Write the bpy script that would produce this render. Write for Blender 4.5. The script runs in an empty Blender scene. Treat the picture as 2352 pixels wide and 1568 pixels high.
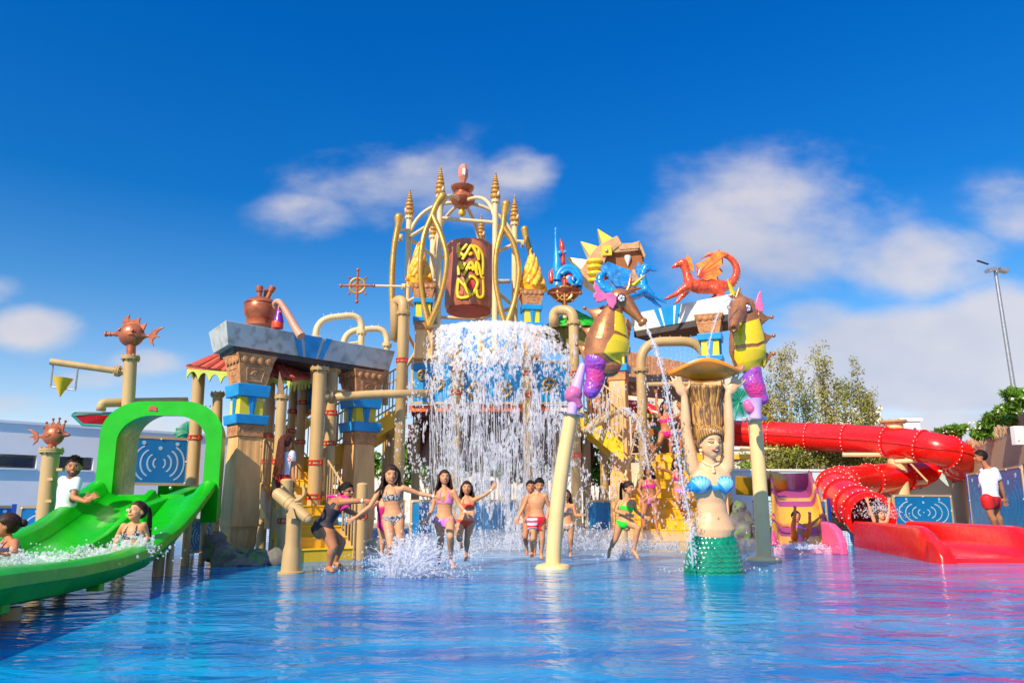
import bpy, bmesh, math, random
import numpy as np
from math import sin, cos, pi, radians, tan, atan2, sqrt
from mathutils import Vector as V, Matrix, noise
from mathutils.bvhtree import BVHTree
random.seed(7)
C = bpy.context.scene.collection
SC = bpy.context.scene
TMP = bpy.data.scenes.new('tmp')      # workbench scene for remeshing, removed at the end

# ---------------------------------------------------------------- camera
CAMH = 0.9
PITCH = radians(10.5)
FPX = 1700.0            # focal length in units of a 2352 wide frame
PY0 = 845.0
cam = bpy.data.cameras.new('camera'); camo = bpy.data.objects.new('camera', cam); C.objects.link(camo)
cam.sensor_width = 36; cam.lens = FPX / 2352 * 36; cam.shift_y = (PY0 - 784) / 2352
cam.clip_end = 2000; cam.clip_start = 0.05
camo.location = (0, 0, CAMH); camo.rotation_euler = (pi / 2 + PITCH, 0, 0)
SC.camera = camo
# ---------------------------------------------------------------- view
SC.view_settings.view_transform = 'Standard'; SC.view_settings.look = 'None'
SC.view_settings.exposure = 0.55; SC.view_settings.gamma = 1.0
SC.render.engine = 'CYCLES'
SC.cycles.max_bounces = 7; SC.cycles.transparent_max_bounces = 12; SC.cycles.volume_bounces = 1
SC.cycles.caustics_reflective = False; SC.cycles.caustics_refractive = False
SC.cycles.sample_clamp_indirect = 6.0
SC.cycles.use_denoising = True
# ---------------------------------------------------------------- sun
SUN_EL = radians(37); SUN_DIR = V((-0.54, -0.84, 0)).normalized()      # towards the sun, on the ground plan
sd = V((SUN_DIR.x * cos(SUN_EL), SUN_DIR.y * cos(SUN_EL), sin(SUN_EL)))
sun = bpy.data.lights.new('sun', 'SUN'); suno = bpy.data.objects.new('sun', sun); C.objects.link(suno)
sun.energy = 4.0; sun.angle = radians(0.5); sun.color = (1.0, 0.84, 0.60)
suno.rotation_euler = sd.to_track_quat('Z', 'Y').to_euler(); suno.location = (-30, -20, 30)

# ---------------------------------------------------------------- pixel -> point at a distance Y (metres ahead)
def W(px, py, Y):
    a = (px - 1176) / FPX; b = -(py - PY0) / FPX
    dy = cos(PITCH) - b * sin(PITCH); dz = sin(PITCH) + b * cos(PITCH)
    t = Y / dy
    return V((a * t, Y, CAMH + dz * t))
def mpp(py, Y):                              # metres per pixel there
    b = -(py - PY0) / FPX
    return Y / (cos(PITCH) - b * sin(PITCH)) / FPX
def G(px, py, z=0.0):                        # point on the level z
    a = (px - 1176) / FPX; b = -(py - PY0) / FPX
    dy = cos(PITCH) - b * sin(PITCH); dz = sin(PITCH) + b * cos(PITCH)
    t = (z - CAMH) / dz
    return V((a * t, dy * t, z))
def ZZ(py, Y): return W(1176, py, Y).z
def XX(px, py, Y): return W(px, py, Y).x

# ---------------------------------------------------------------- world
w = bpy.data.worlds.new('World'); SC.world = w; w.use_nodes = True
nt = w.node_tree; N = nt.nodes; L = nt.links; N.clear()
def nd(t, **k):
    n = N.new(t)
    for a, b in k.items(): setattr(n, a, b)
    return n
def wm(op, a, b=None, clamp=False):
    n = nd('ShaderNodeMath', operation=op); n.use_clamp = clamp
    for i, q in enumerate((a, b)):
        if q is None: continue
        if isinstance(q, (int, float)): n.inputs[i].default_value = q
        else: L.new(q, n.inputs[i])
    return n.outputs[0]
outw = nd('ShaderNodeOutputWorld'); bg = nd('ShaderNodeBackground')
sky = nd('ShaderNodeTexSky', sky_type='NISHITA'); sky.sun_disc = False
sky.sun_elevation = SUN_EL; sky.sun_rotation = atan2(SUN_DIR.x, SUN_DIR.y)
sky.ozone_density = 2.0; sky.air_density = 1.0; sky.dust_density = 0.3
tc = nd('ShaderNodeTexCoord'); sp = nd('ShaderNodeSeparateXYZ'); L.new(tc.outputs['Generated'], sp.inputs[0])
ay = wm('MAXIMUM', wm('ABSOLUTE', sp.outputs[1]), 0.08)
uu = wm('DIVIDE', sp.outputs[0], ay); vv = wm('DIVIDE', sp.outputs[2], ay)
# tint of the clear sky by height: pale horizon, deep blue in view, unseen zenith brightened as added fill
ramp = nd('ShaderNodeValToRGB'); cr = ramp.color_ramp
stops = SKYSTOPS = [(0.0, (1.0, 0.80, 0.80)), (0.08, (0.80, 0.78, 0.85)), (0.165, (0.52, 0.68, 0.82)), (0.26, (0.22, 0.56, 0.82)), (0.375, (0.035, 0.44, 0.84)), (0.56, (0.004, 0.42, 0.95)), (0.66, (0.004, 0.42, 0.95)), (0.85, (1.6, 1.7, 1.8)), (1.0, (2.8, 2.6, 2.4))]
while len(cr.elements) < len(stops): cr.elements.new(0.5)
for e, (p, c) in zip(cr.elements, stops): e.position = p; e.color = (*c, 1)
L.new(wm('MULTIPLY', sp.outputs[2], 1.0, True), ramp.inputs[0])
mul = nd('ShaderNodeMix', data_type='RGBA', blend_type='MULTIPLY'); mul.inputs[0].default_value = 1.0
L.new(sky.outputs[0], mul.inputs[6]); L.new(ramp.outputs[0], mul.inputs[7])
# clouds
nz = nd('ShaderNodeTexNoise'); nz.inputs['Scale'].default_value = 5.0; nz.inputs['Detail'].default_value = 9; nz.inputs['Roughness'].default_value = 0.55
cmb = nd('ShaderNodeCombineXYZ'); L.new(uu, cmb.inputs[0]); L.new(wm('MULTIPLY', vv, 1.7), cmb.inputs[1]); L.new(cmb.outputs[0], nz.inputs['Vector'])
mask = None
for (px, py, rx, ry, k) in [(980, 420, 330, 130, .52), (1190, 390, 110, 65, .68), (720, 490, 160, 65, .42),
                            (1800, 520, 330, 190, .75), (2080, 600, 210, 110, .8), (1700, 600, 160, 110, .55), (1880, 730, 130, 60, .7),
                            (2130, 830, 330, 120, 1.5), (2400, 800, 280, 140, 1.5), (2200, 980, 300, 60, .8), (1750, 905, 200, 40, .35),
                            (60, 755, 120, 58, .95), (-20, 670, 80, 50, .5), (330, 835, 90, 35, .5), (230, 870, 120, 30, .4), (350, 990, 220, 60, .75), (-40, 930, 160, 30, .5),
                            (560, 640, 160, 40, .1), (2330, 480, 160, 90, .45), (2340, 690, 50, 40, .7)]:
    p = W(px, py, 1.0) - V((0, 0, CAMH))
    a = rx / FPX * 1.02; b = ry / FPX * 1.02
    du = wm('DIVIDE', wm('SUBTRACT', uu, p.x), a); dv = wm('DIVIDE', wm('SUBTRACT', vv, p.z), b)
    d = wm('SQRT', wm('ADD', wm('MULTIPLY', du, du), wm('MULTIPLY', dv, dv)))
    m = wm('MULTIPLY', wm('SUBTRACT', 1.45, d, True), k * 1.1)
    mask = m if mask is None else wm('MAXIMUM', mask, m)
dens = wm('ADD', mask, wm('MULTIPLY', wm('SUBTRACT', nz.outputs[0], 0.5), 1.7))
mr = nd('ShaderNodeMapRange', interpolation_type='SMOOTHSTEP'); L.new(dens, mr.inputs[0]); mr.inputs[1].default_value = 0.18; mr.inputs[2].default_value = 1.0
cmask = wm('MULTIPLY', wm('MULTIPLY', mr.outputs[0], wm('MULTIPLY', mask, 3.0, True)), 0.85, True)
nz2 = nd('ShaderNodeTexNoise'); nz2.inputs['Scale'].default_value = 3.0; nz2.inputs['Detail'].default_value = 5; L.new(cmb.outputs[0], nz2.inputs['Vector'])
ccol = nd('ShaderNodeValToRGB'); ccol.color_ramp.elements[0].position = 0.27; ccol.color_ramp.elements[0].color = (2.6, 2.8, 3.5, 1)
ccol.color_ramp.elements[1].position = 0.56; ccol.color_ramp.elements[1].color = (4.0, 3.8, 3.95, 1); L.new(nz2.outputs[0], ccol.inputs[0])
cmix = nd('ShaderNodeMix', data_type='RGBA'); L.new(cmask, cmix.inputs[0]); L.new(mul.outputs[2], cmix.inputs[6]); L.new(ccol.outputs[0], cmix.inputs[7])
L.new(cmix.outputs[2], bg.inputs[0]); bg.inputs[1].default_value = 0.13
L.new(bg.outputs[0], outw.inputs[0])

# ---------------------------------------------------------------- materials
MATS = {}
def mat(key, col=(.5, .5, .5), rough=.5, metal=0.0, var=.12, vs=2.0, bump=0.0, bs=20.0, coat=0.0, trans=0.0, spec=.5, streak=0.0, dirt=None, dirtamt=.5, sss=0.0, alpha=1.0, fn=None):
    if key in MATS: return MATS[key]
    m = bpy.data.materials.new(key); m.use_nodes = True; t = m.node_tree; b = t.nodes['Principled BSDF']
    b.inputs['Roughness'].default_value = rough; b.inputs['Metallic'].default_value = metal
    b.inputs['Coat Weight'].default_value = coat; b.inputs['Coat Roughness'].default_value = 0.06
    b.inputs['Transmission Weight'].default_value = trans; b.inputs['Specular IOR Level'].default_value = spec
    b.inputs['Alpha'].default_value = alpha
    if sss: b.inputs['Subsurface Weight'].default_value = sss; b.inputs['Subsurface Radius'].default_value = (.03, .012, .006)
    def n(k, **a):
        x = t.nodes.new(k)
        for p, q in a.items(): setattr(x, p, q)
        return x
    tcn = n('ShaderNodeTexCoord'); src = tcn.outputs['Object']
    mp = n('ShaderNodeMapping'); t.links.new(src, mp.inputs[0])
    if streak: mp.inputs['Scale'].default_value = (1, 1, streak)
    no = n('ShaderNodeTexNoise'); no.inputs['Scale'].default_value = vs; no.inputs['Detail'].default_value = 6; t.links.new(mp.outputs[0], no.inputs['Vector'])
    rp = n('ShaderNodeMapRange'); rp.inputs[1].default_value = .3; rp.inputs[2].default_value = .7
    rp.inputs[3].default_value = 1 - var; rp.inputs[4].default_value = 1 + var; t.links.new(no.outputs[0], rp.inputs[0])
    mx = n('ShaderNodeMix', data_type='RGBA', blend_type='MULTIPLY'); mx.inputs[0].default_value = 1; mx.inputs[6].default_value = (*col, 1)
    t.links.new(rp.outputs[0], mx.inputs[7]); co = mx.outputs[2]
    rg2 = n('ShaderNodeMapRange'); rg2.inputs[1].default_value = .3; rg2.inputs[2].default_value = .7; rg2.inputs[3].default_value = rough * .75; rg2.inputs[4].default_value = min(1, rough * 1.45); no2 = n('ShaderNodeTexNoise'); no2.inputs['Scale'].default_value = vs * 4 + 3; no2.inputs['Detail'].default_value = 7; t.links.new(mp.outputs[0], no2.inputs['Vector']); t.links.new(no2.outputs[0], rg2.inputs[0]); t.links.new(rg2.outputs[0], b.inputs['Roughness'])
    if dirt:
        n2 = n('ShaderNodeTexNoise'); n2.inputs['Scale'].default_value = vs * 2.3; n2.inputs['Detail'].default_value = 8; t.links.new(mp.outputs[0], n2.inputs['Vector'])
        r2 = n('ShaderNodeMapRange'); r2.inputs[1].default_value = .5; r2.inputs[2].default_value = .68; r2.inputs[4].default_value = dirtamt; t.links.new(n2.outputs[0], r2.inputs[0])
        m2 = n('ShaderNodeMix', data_type='RGBA'); t.links.new(r2.outputs[0], m2.inputs[0]); t.links.new(co, m2.inputs[6]); m2.inputs[7].default_value = (*dirt, 1); co = m2.outputs[2]
    if fn: co = fn(t, n, src, co, b)
    if co is not None: t.links.new(co, b.inputs['Base Color'])
    if bump:
        nb = n('ShaderNodeTexNoise'); nb.inputs['Scale'].default_value = bs; nb.inputs['Detail'].default_value = 5; t.links.new(mp.outputs[0], nb.inputs['Vector'])
        bp = n('ShaderNodeBump'); bp.inputs['Strength'].default_value = bump; bp.inputs['Distance'].default_value = 0.02; t.links.new(nb.outputs[0], bp.inputs['Height']); t.links.new(bp.outputs[0], b.inputs['Normal'])
    MATS[key] = m; return m

# ---------------------------------------------------------------- mesh builder
def frame(d):
    d = d.normalized(); a = V((0, 0, 1)) if abs(d.z) < .95 else V((1, 0, 0))
    r = d.cross(a).normalized(); return r, r.cross(d).normalized(), d
class MB:
    def __init__(s): s.v = []; s.f = []; s.mi = []
    def add(s, vs, fs, mi=0):
        o = len(s.v); s.v += [tuple(p) for p in vs]; s.f += [tuple(i + o for i in f) for f in fs]; s.mi += [mi] * len(fs); return s
    def box(s, c, size, ax=None, mi=0, taper=None):
        c = V(c); ax = ax or (V((1, 0, 0)), V((0, 1, 0)), V((0, 0, 1))); h = [q / 2 for q in size]; vs = []
        for k in (-1, 1):
            tx = ty = 1
            if taper and k == 1: tx, ty = taper
            for j, i in ((-1, -1), (-1, 1), (1, 1), (1, -1)): vs.append(c + ax[0] * (i * h[0] * tx) + ax[1] * (j * h[1] * ty) + ax[2] * (k * h[2]))
        return s.add(vs, [(3, 2, 1, 0), (4, 5, 6, 7), (0, 1, 5, 4), (1, 2, 6, 5), (2, 3, 7, 6), (3, 0, 4, 7)], mi)
    def hexa(s, p, mi=0):        # 8 points: bottom 0-3, top 4-7
        return s.add(p, [(3, 2, 1, 0), (4, 5, 6, 7), (0, 1, 5, 4), (1, 2, 6, 5), (2, 3, 7, 6), (3, 0, 4, 7)], mi)
    def tube(s, pts, r, n=12, caps=True, flat=1.0, side=None, closed=False, mi=0):
        pts = [V(p) for p in pts]; m = len(pts)
        rr = r if isinstance(r, (list, tuple)) else [r] * m
        vs = []; prev = None
        for i in range(m):
            if closed: d = pts[(i + 1) % m] - pts[i - 1]
            else: d = pts[min(i + 1, m - 1)] - pts[max(i - 1, 0)]
            if d.length < 1e-9: d = V((0, 0, 1))
            d.normalize()
            if side is not None:
                x = V(side); x = (x - d * x.dot(d))
                if x.length < 1e-6: x = frame(d)[0]
                x.normalize()
            elif prev is None: x = frame(d)[0]
            else:
                x = prev - d * prev.dot(d)
                if x.length < 1e-6: x = frame(d)[0]
                x.normalize()
            prev = x; y = d.cross(x)
            for k in range(n):
                a = 2 * pi * k / n; vs.append(pts[i] + (x * cos(a) + y * sin(a) * flat) * rr[i])
        fs = []
        for i in range(m if closed else m - 1):
            j = (i + 1) % m
            for k in range(n): k2 = (k + 1) % n; fs.append((i * n + k, i * n + k2, j * n + k2, j * n + k))
        if caps and not closed: fs.append(tuple(reversed(range(n)))); fs.append(tuple((m - 1) * n + k for k in range(n)))
        return s.add(vs, fs, mi)
    def limb(s, pts, r, n=12, **k):      # tube with ball ends
        pts = [V(p) for p in pts]; s.tube(pts, r, n, **k); s.ball(pts[0], r[0] * .98, n); s.ball(pts[-1], r[-1] * .98, n); return s
    def ball(s, c, r, n=12, ax=None, m=None, mi=0):
        c = V(c); ax = ax or (V((1, 0, 0)), V((0, 1, 0)), V((0, 0, 1))); r = r if isinstance(r, (list, tuple)) else (r, r, r); m = m or max(5, n // 2)
        vs = [c + ax[2] * r[2]]
        for i in range(1, m):
            t = pi * i / m
            for k in range(n): a = 2 * pi * k / n; vs.append(c + ax[0] * (r[0] * sin(t) * cos(a)) + ax[1] * (r[1] * sin(t) * sin(a)) + ax[2] * (r[2] * cos(t)))
        vs.append(c - ax[2] * r[2]); fs = []
        for k in range(n): fs.append((0, 1 + k, 1 + (k + 1) % n))
        for i in range(m - 2):
            for k in range(n): a = 1 + i * n + k; b = 1 + i * n + (k + 1) % n; fs.append((a, a + n, b + n, b))
        e = len(vs) - 1; q = 1 + (m - 2) * n
        for k in range(n): fs.append((e, q + (k + 1) % n, q + k))
        return s.add(vs, fs, mi)
    def lathe(s, prof, base, axis=V((0, 0, 1)), n=24, ax=None, caps=True, mi=0, sq=1.0):
        base = V(base)
        if ax: x, y, z = ax
        else: x, y, z = frame(V(axis))
        vs = []
        for (r, h) in prof:
            for k in range(n): a = 2 * pi * k / n; vs.append(base + z * h + x * (r * cos(a)) + y * (r * sin(a) * sq))
        fs = []
        for i in range(len(prof) - 1):
            for k in range(n): k2 = (k + 1) % n; fs.append((i * n + k, i * n + k2, (i + 1) * n + k2, (i + 1) * n + k))
        if caps:
            if prof[0][0] > 1e-4: fs.append(tuple(reversed(range(n))))
            if prof[-1][0] > 1e-4: fs.append(tuple((len(prof) - 1) * n + k for k in range(n)))
        return s.add(vs, fs, mi)
    def prism(s, poly, o, x, y, th, mi=0):      # 2D polygon in plane (x,y) through o, extruded both ways by th/2 along normal
        o = V(o); x = V(x); y = V(y); z = x.cross(y).normalized(); n = len(poly)
        vs = [o + x * a + y * b - z * th / 2 for a, b in poly] + [o + x * a + y * b + z * th / 2 for a, b in poly]
        fs = [tuple(reversed(range(n))), tuple(range(n, 2 * n))] + [(i, (i + 1) % n, n + (i + 1) % n, n + i) for i in range(n)]
        return s.add(vs, fs, mi)
    def grid(s, pts, mi=0, wrap=False):     # rows of points
        n = len(pts[0]); vs = [p for r in pts for p in r]; fs = []
        for i in range(len(pts) - 1):
            for k in range(n if wrap else n - 1): k2 = (k + 1) % n; fs.append((i * n + k, i * n + k2, (i + 1) * n + k2, (i + 1) * n + k))
        return s.add(vs, fs, mi)
    def strip(s, rows, th, mi=0):           # sheet with thickness given by vector th
        th = V(th); n = len(rows[0]); m = len(rows); vs = [p for r in rows for p in r] + [V(p) + th for r in rows for p in r]; q = n * m; fs = []
        for i in range(m - 1):
            for k in range(n - 1):
                a = i * n + k; fs.append((a, a + 1, a + n + 1, a + n)); fs.append((q + a, q + a + n, q + a + n + 1, q + a + 1))
        for i in range(m - 1):
            a = i * n; fs.append((a, a + n, q + a + n, q + a)); a = i * n + n - 1; fs.append((a, q + a, q + a + n, a + n))
        for k in range(n - 1):
            fs.append((k, q + k, q + k + 1, k + 1)); a = (m - 1) * n + k; fs.append((a, a + 1, q + a + 1, q + a))
        return s.add(vs, fs, mi)
    def mesh(s, name='m'):
        me = bpy.data.meshes.new(name); me.from_pydata(s.v, [], s.f); me.update(); return me
    def build(s, name, m, parent=None, smooth=True, angle=40, bevel=0, at=None, **tg):
        me = s.mesh(name); return link(me, name, m, parent, smooth, angle, bevel, at, mi=s.mi, **tg)
def rootloc(o):
    l = V((0, 0, 0))
    while o is not None: l += V(o.location); o = o.parent
    return l
def link(me, name, m, parent=None, smooth=True, angle=40, bevel=0, at=None, mi=None, **tg):
    bm = bmesh.new(); bm.from_mesh(me); bmesh.ops.recalc_face_normals(bm, faces=bm.faces); bm.to_mesh(me); bm.free()
    o = bpy.data.objects.new(name, me); C.objects.link(o)
    if parent is not None:
        off = rootloc(parent); o.parent = parent
    else:
        if at is None:
            n = len(me.vertices); a = np.empty(n * 3); me.vertices.foreach_get('co', a); a = a.reshape(-1, 3); lo = a.min(0); hi = a.max(0); at = ((lo[0] + hi[0]) / 2, (lo[1] + hi[1]) / 2, lo[2])
        off = V(at); o.location = off
    me.transform(Matrix.Translation(-off))
    ml = m if isinstance(m, (list, tuple)) else [m]
    for q in ml: me.materials.append(q)
    if len(ml) > 1 and mi and len(mi) == len(me.polygons): me.polygons.foreach_set('material_index', mi)
    if smooth:
        me.shade_smooth()
        if angle < 180: me.set_sharp_from_angle(angle=radians(angle))
    if bevel:
        b = o.modifiers.new('bevel', 'BEVEL'); b.width = bevel; b.segments = 2; b.limit_method = 'ANGLE'; b.angle_limit = radians(35)
    tagp(o, **tg); return o
def tagp(o, label=None, cat=None, group=None, kind=None):
    if label: o['label'] = label
    if cat: o['category'] = cat
    if group: o['group'] = group
    if kind: o['kind'] = kind
    return o
def thing(name, label, cat, loc=(0, 0, 0), group=None, kind=None):
    o = bpy.data.objects.new(name, None); C.objects.link(o); o.location = loc; o.empty_display_size = .1
    return tagp(o, label, cat, group, kind)
def voxel(mb, size, it=3, disp=None):            # union of the closed pieces as one continuous skin
    me = mb.mesh('tmp') if isinstance(mb, MB) else mb
    o = bpy.data.objects.new('tmp', me); TMP.collection.objects.link(o)
    r = o.modifiers.new('r', 'REMESH'); r.mode = 'VOXEL'; r.voxel_size = size; r.use_smooth_shade = True
    if it: q = o.modifiers.new('s', 'SMOOTH'); q.factor = .5; q.iterations = it
    dg = TMP.view_layers[0].depsgraph; dg.update()
    n = bpy.data.meshes.new_from_object(o.evaluated_get(dg)); bpy.data.objects.remove(o)
    if disp:
        n.update(); a = [v.co + v.normal * disp(v.co) for v in n.vertices]
        for v, c in zip(n.vertices, a): v.co = c
    return n
def copy_tree(o, parent=None):
    c = o.copy(); C.objects.link(c)
    if parent is not None: c.parent = parent
    for ch in list(o.children): copy_tree(ch, c)
    return c
def arc(p0, p1, p2, n=8):      # quadratic curve
    return [V(p0) * (1 - t) ** 2 + V(p1) * 2 * t * (1 - t) + V(p2) * t * t for t in [i / n for i in range(n + 1)]]
def spline(P, n=6):            # catmull rom
    P = [V(p) for p in P]; Q = [P[0] * 2 - P[1]] + P + [P[-1] * 2 - P[-2]]; out = []
    for i in range(1, len(Q) - 2):
        for k in range(n):
            t = k / n; a, b, c, d = Q[i - 1:i + 3]
            out.append(.5 * ((2 * b) + (c - a) * t + (2 * a - 5 * b + 4 * c - d) * t * t + (3 * b - a - 3 * c + d) * t ** 3))
    return out + [P[-1]]
def lerp(a, b, t): return a + (b - a) * t
def interp(xs, ys, n):         # resample a list of numbers
    return [float(q) for q in np.interp(np.linspace(0, 1, n), np.linspace(0, 1, len(ys)), ys)]
def fill(poly, x0, x1): pass
def rounded(pts, r, n=6):      # polyline with rounded corners
    pts = [V(p) for p in pts]; out = [pts[0]]
    for i in range(1, len(pts) - 1):
        a = (pts[i - 1] - pts[i]); b = (pts[i + 1] - pts[i]); q = min(r, a.length * .49, b.length * .49)
        out += arc(pts[i] + a.normalized() * q, pts[i], pts[i] + b.normalized() * q, n)
    return out + [pts[-1]]

# palette (base colours)
BEIGE = mat('beige_paint', (.58, .38, .16), .42, var=.1, vs=1.2, dirt=(.40, .24, .09), dirtamt=.5, bump=.02, streak=.35)
BEIGE_L = mat('pale_beige_paint', (.78, .60, .32), .4, var=.07, vs=1.5, dirt=(.60, .42, .2), dirtamt=.2)
STEEL = mat('galvanised_steel', (.45, .45, .45), .35, metal=.8, var=.15, vs=9)
REDP = mat('red_clamp_paint', (.62, .03, .015), .4, var=.1)
YEL = mat('yellow_fibreglass', (.88, .52, .02), .38, var=.10, vs=3, dirt=(.66, .33, .01), dirtamt=.4, streak=.25)
GREEN = mat('green_fibreglass', (.003, .42, .004), .32, var=.16, vs=2.0, coat=.04, spec=.35, dirt=(.01, .46, .015), dirtamt=.35)
RED = mat('red_fibreglass', (.80, .008, .005), .24, var=.08, vs=1.5, coat=.2, dirt=(.62, .012, .01), dirtamt=.35)
BLUE = mat('blue_panel_paint', (.012, .22, .55), .4, var=.10, vs=2.5)
CYAN = mat('cyan_stone_paint', (.004, .30, .68), .45, var=.16, vs=4, dirt=(.01, .24, .5), dirtamt=.5)
COPPER = mat('copper_paint', (.46, .13, .055), .33, metal=.35, var=.22, vs=3, dirt=(.20, .05, .02), dirtamt=.6, bump=.08, bs=9)
GOLD = mat('gold_paint', (.62, .36, .08), .3, metal=.55, var=.15, vs=4)
ORANGE = mat('orange_paint', (.85, .14, .01), .4, var=.1)
WHITEP = mat('white_plaster', (.80, .80, .80), .7, var=.04, vs=1.2)
DARK = mat('dark_void', (.02, .018, .016), .8)
# ================================================================ SETTING
def water_fn(t, n, src, co, b):
    # wet blue floor paint seen through the shallow water: large pale patches and foam near the falling water
    mp = n('ShaderNodeMapping'); t.links.new(src, mp.inputs[0]); mp.inputs['Scale'].default_value = (.35, .9, 1)
    a = n('ShaderNodeTexNoise'); a.inputs['Scale'].default_value = 1.0; a.inputs['Detail'].default_value = 7; a.inputs['Roughness'].default_value = .6; t.links.new(mp.outputs[0], a.inputs['Vector'])
    r = n('ShaderNodeValToRGB'); e = r.color_ramp.elements; e[0].position = .36; e[0].color = (.001, .13, .42, 1); e[1].position = .68; e[1].color = (.002, .34, .64, 1); x_ = r.color_ramp.elements.new(.80); x_.color = (.10, .58, .75, 1); t.links.new(a.outputs[0], r.inputs[0])
    # foam: strongest where the water lands
    s = n('ShaderNodeSeparateXYZ'); t.links.new(src, s.inputs[0])
    def mth(op, p, q, c=False):
        x = n('ShaderNodeMath', operation=op); x.use_clamp = c
        for i, z in enumerate((p, q)):
            if isinstance(z, (int, float)): x.inputs[i].default_value = z
            else: t.links.new(z, x.inputs[i])
        return x.outputs[0]
    dx = mth('MULTIPLY', mth('ADD', s.outputs[0], -.4), .17); dy = mth('MULTIPLY', mth('ADD', s.outputs[1], -14.6), .33)
    d = mth('SQRT', mth('ADD', mth('MULTIPLY', dx, dx), mth('MULTIPLY', dy, dy)), 0)
    area = mth('SUBTRACT', 1.15, d, True)
    f = n('ShaderNodeTexNoise'); f.inputs['Scale'].default_value = 2.6; f.inputs['Detail'].default_value = 9; f.inputs['Roughness'].default_value = .68
    m3 = n('ShaderNodeMapping'); t.links.new(src, m3.inputs[0]); m3.inputs['Scale'].default_value = (.45, 1.2, 1); t.links.new(m3.outputs[0], f.inputs['Vector'])
    ff = n('ShaderNodeMapRange'); t.links.new(mth('ADD', f.outputs[0], mth('MULTIPLY', area, .30)), ff.inputs[0]); ff.inputs[1].default_value = .62; ff.inputs[2].default_value = .95
    mx = n('ShaderNodeMix', data_type='RGBA'); t.links.new(ff.outputs[0], mx.inputs[0]); t.links.new(r.outputs[0], mx.inputs[6]); mx.inputs[7].default_value = (.62, .72, .85, 1)
    rr = n('ShaderNodeMapRange'); t.links.new(ff.outputs[0], rr.inputs[0]); rr.inputs[3].default_value = .05; rr.inputs[4].default_value = .45; t.links.new(rr.outputs[0], b.inputs['Roughness'])
    # ripples, two sizes
    m1 = n('ShaderNodeMapping'); t.links.new(src, m1.inputs[0]); m1.inputs['Scale'].default_value = (.75, 1.25, 1); m1.inputs['Rotation'].default_value = (0, 0, .3)
    w1 = n('ShaderNodeTexNoise'); w1.inputs['Scale'].default_value = 2.2; w1.inputs['Detail'].default_value = 3; w1.inputs['Distortion'].default_value = .6; t.links.new(m1.outputs[0], w1.inputs['Vector'])
    w2 = n('ShaderNodeTexNoise'); w2.inputs['Scale'].default_value = 13; w2.inputs['Detail'].default_value = 4; t.links.new(m1.outputs[0], w2.inputs['Vector'])
    hh = mth('ADD', w1.outputs[0], mth('MULTIPLY', w2.outputs[0], .09))
    bp = n('ShaderNodeBump'); bp.inputs['Strength'].default_value = .6; bp.inputs['Distance'].default_value = .07; t.links.new(hh, bp.inputs['Height']); t.links.new(bp.outputs[0], b.inputs['Normal'])
    b.inputs['IOR'].default_value = 1.13
    return mx.outputs[2]
WATER = mat('pool_water', (.02, .2, .5), .06, fn=water_fn)
def tile_fn(t, n, src, co, b):
    br = n('ShaderNodeTexBrick'); br.inputs['Scale'].default_value = 1; br.offset = 0; br.inputs['Brick Width'].default_value = .05; br.inputs['Row Height'].default_value = .05
    br.inputs['Mortar Size'].default_value = .005; br.inputs['Color1'].default_value = (.10, .25, .62, 1); br.inputs['Color2'].default_value = (.28, .45, .78, 1); br.inputs['Mortar'].default_value = (.75, .78, .82, 1)
    m = n('ShaderNodeMapping'); m.inputs['Rotation'].default_value = (pi / 2, 0, 0); t.links.new(src, m.inputs[0]); t.links.new(m.outputs[0], br.inputs['Vector']); return br.outputs[0]
TILE = mat('mosaic_tile', rough=.25, fn=tile_fn)
DECK = mat('deck_concrete', (.42, .33, .25), .8, var=.12, vs=3, bump=.1, bs=40)
SAND = mat('ground_soil', (.30, .24, .17), .9, var=.2, vs=.5)
me = MB().add([(-400, -60, -.45), (400, -60, -.45), (400, 900, -.45), (-400, 900, -.45)], [(0, 1, 2, 3)])
me.build('ground', SAND, at=(0, 0, -.45), kind='structure')
edge = [(14, 9.5), (10.75, 14.6), (8.7, 17.6), (7.6, 18.2), (-2, 19.6), (-9, 19.6), (-9.2, 16.5), (-16, 15)]
me = MB().add([(-40, -14, 0), (40, -14, 0), (40, 8, 0), (14.3, 9, 0), (8.9, 17.9, 0), (-2, 20, 0), (-40, 20, 0)], [tuple(range(7))])
me.build('pool_water', WATER, at=(0, 0, 0), kind='structure')
DZ = .29
dk = MB(); poly = [(14, 9.5), (10.75, 14.6), (8.7, 17.6), (7.6, 18.2), (-2, 19.6), (-9, 19.6), (-40, 17), (-40, 60), (60, 60), (60, 9.5)]
dk.add([(x, y, DZ) for x, y in poly], [tuple(range(len(poly)))]); dk.build('pool_deck', DECK, at=(0, 0, DZ), kind='structure')
tw = MB()
for (a, b_) in zip(edge[:-3], edge[1:-2]):
    a = V((*a, 0)); b_ = V((*b_, 0)); d = (b_ - a).normalized(); nrm = V((-d.y, d.x, 0)); nrm = nrm if nrm.y < 0 else -nrm
    tw.hexa([a - V((0, 0, .3)) , b_ - V((0, 0, .3)), b_ - V((0, 0, .3)) + nrm * .12, a - V((0, 0, .3)) + nrm * .12, a + V((0, 0, DZ + .012)), b_ + V((0, 0, DZ + .012)), b_ + V((0, 0, DZ + .012)) + nrm * .12, a + V((0, 0, DZ + .012)) + nrm * .12])
tw.build('pool_edge', TILE, smooth=False, kind='structure')

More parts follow.
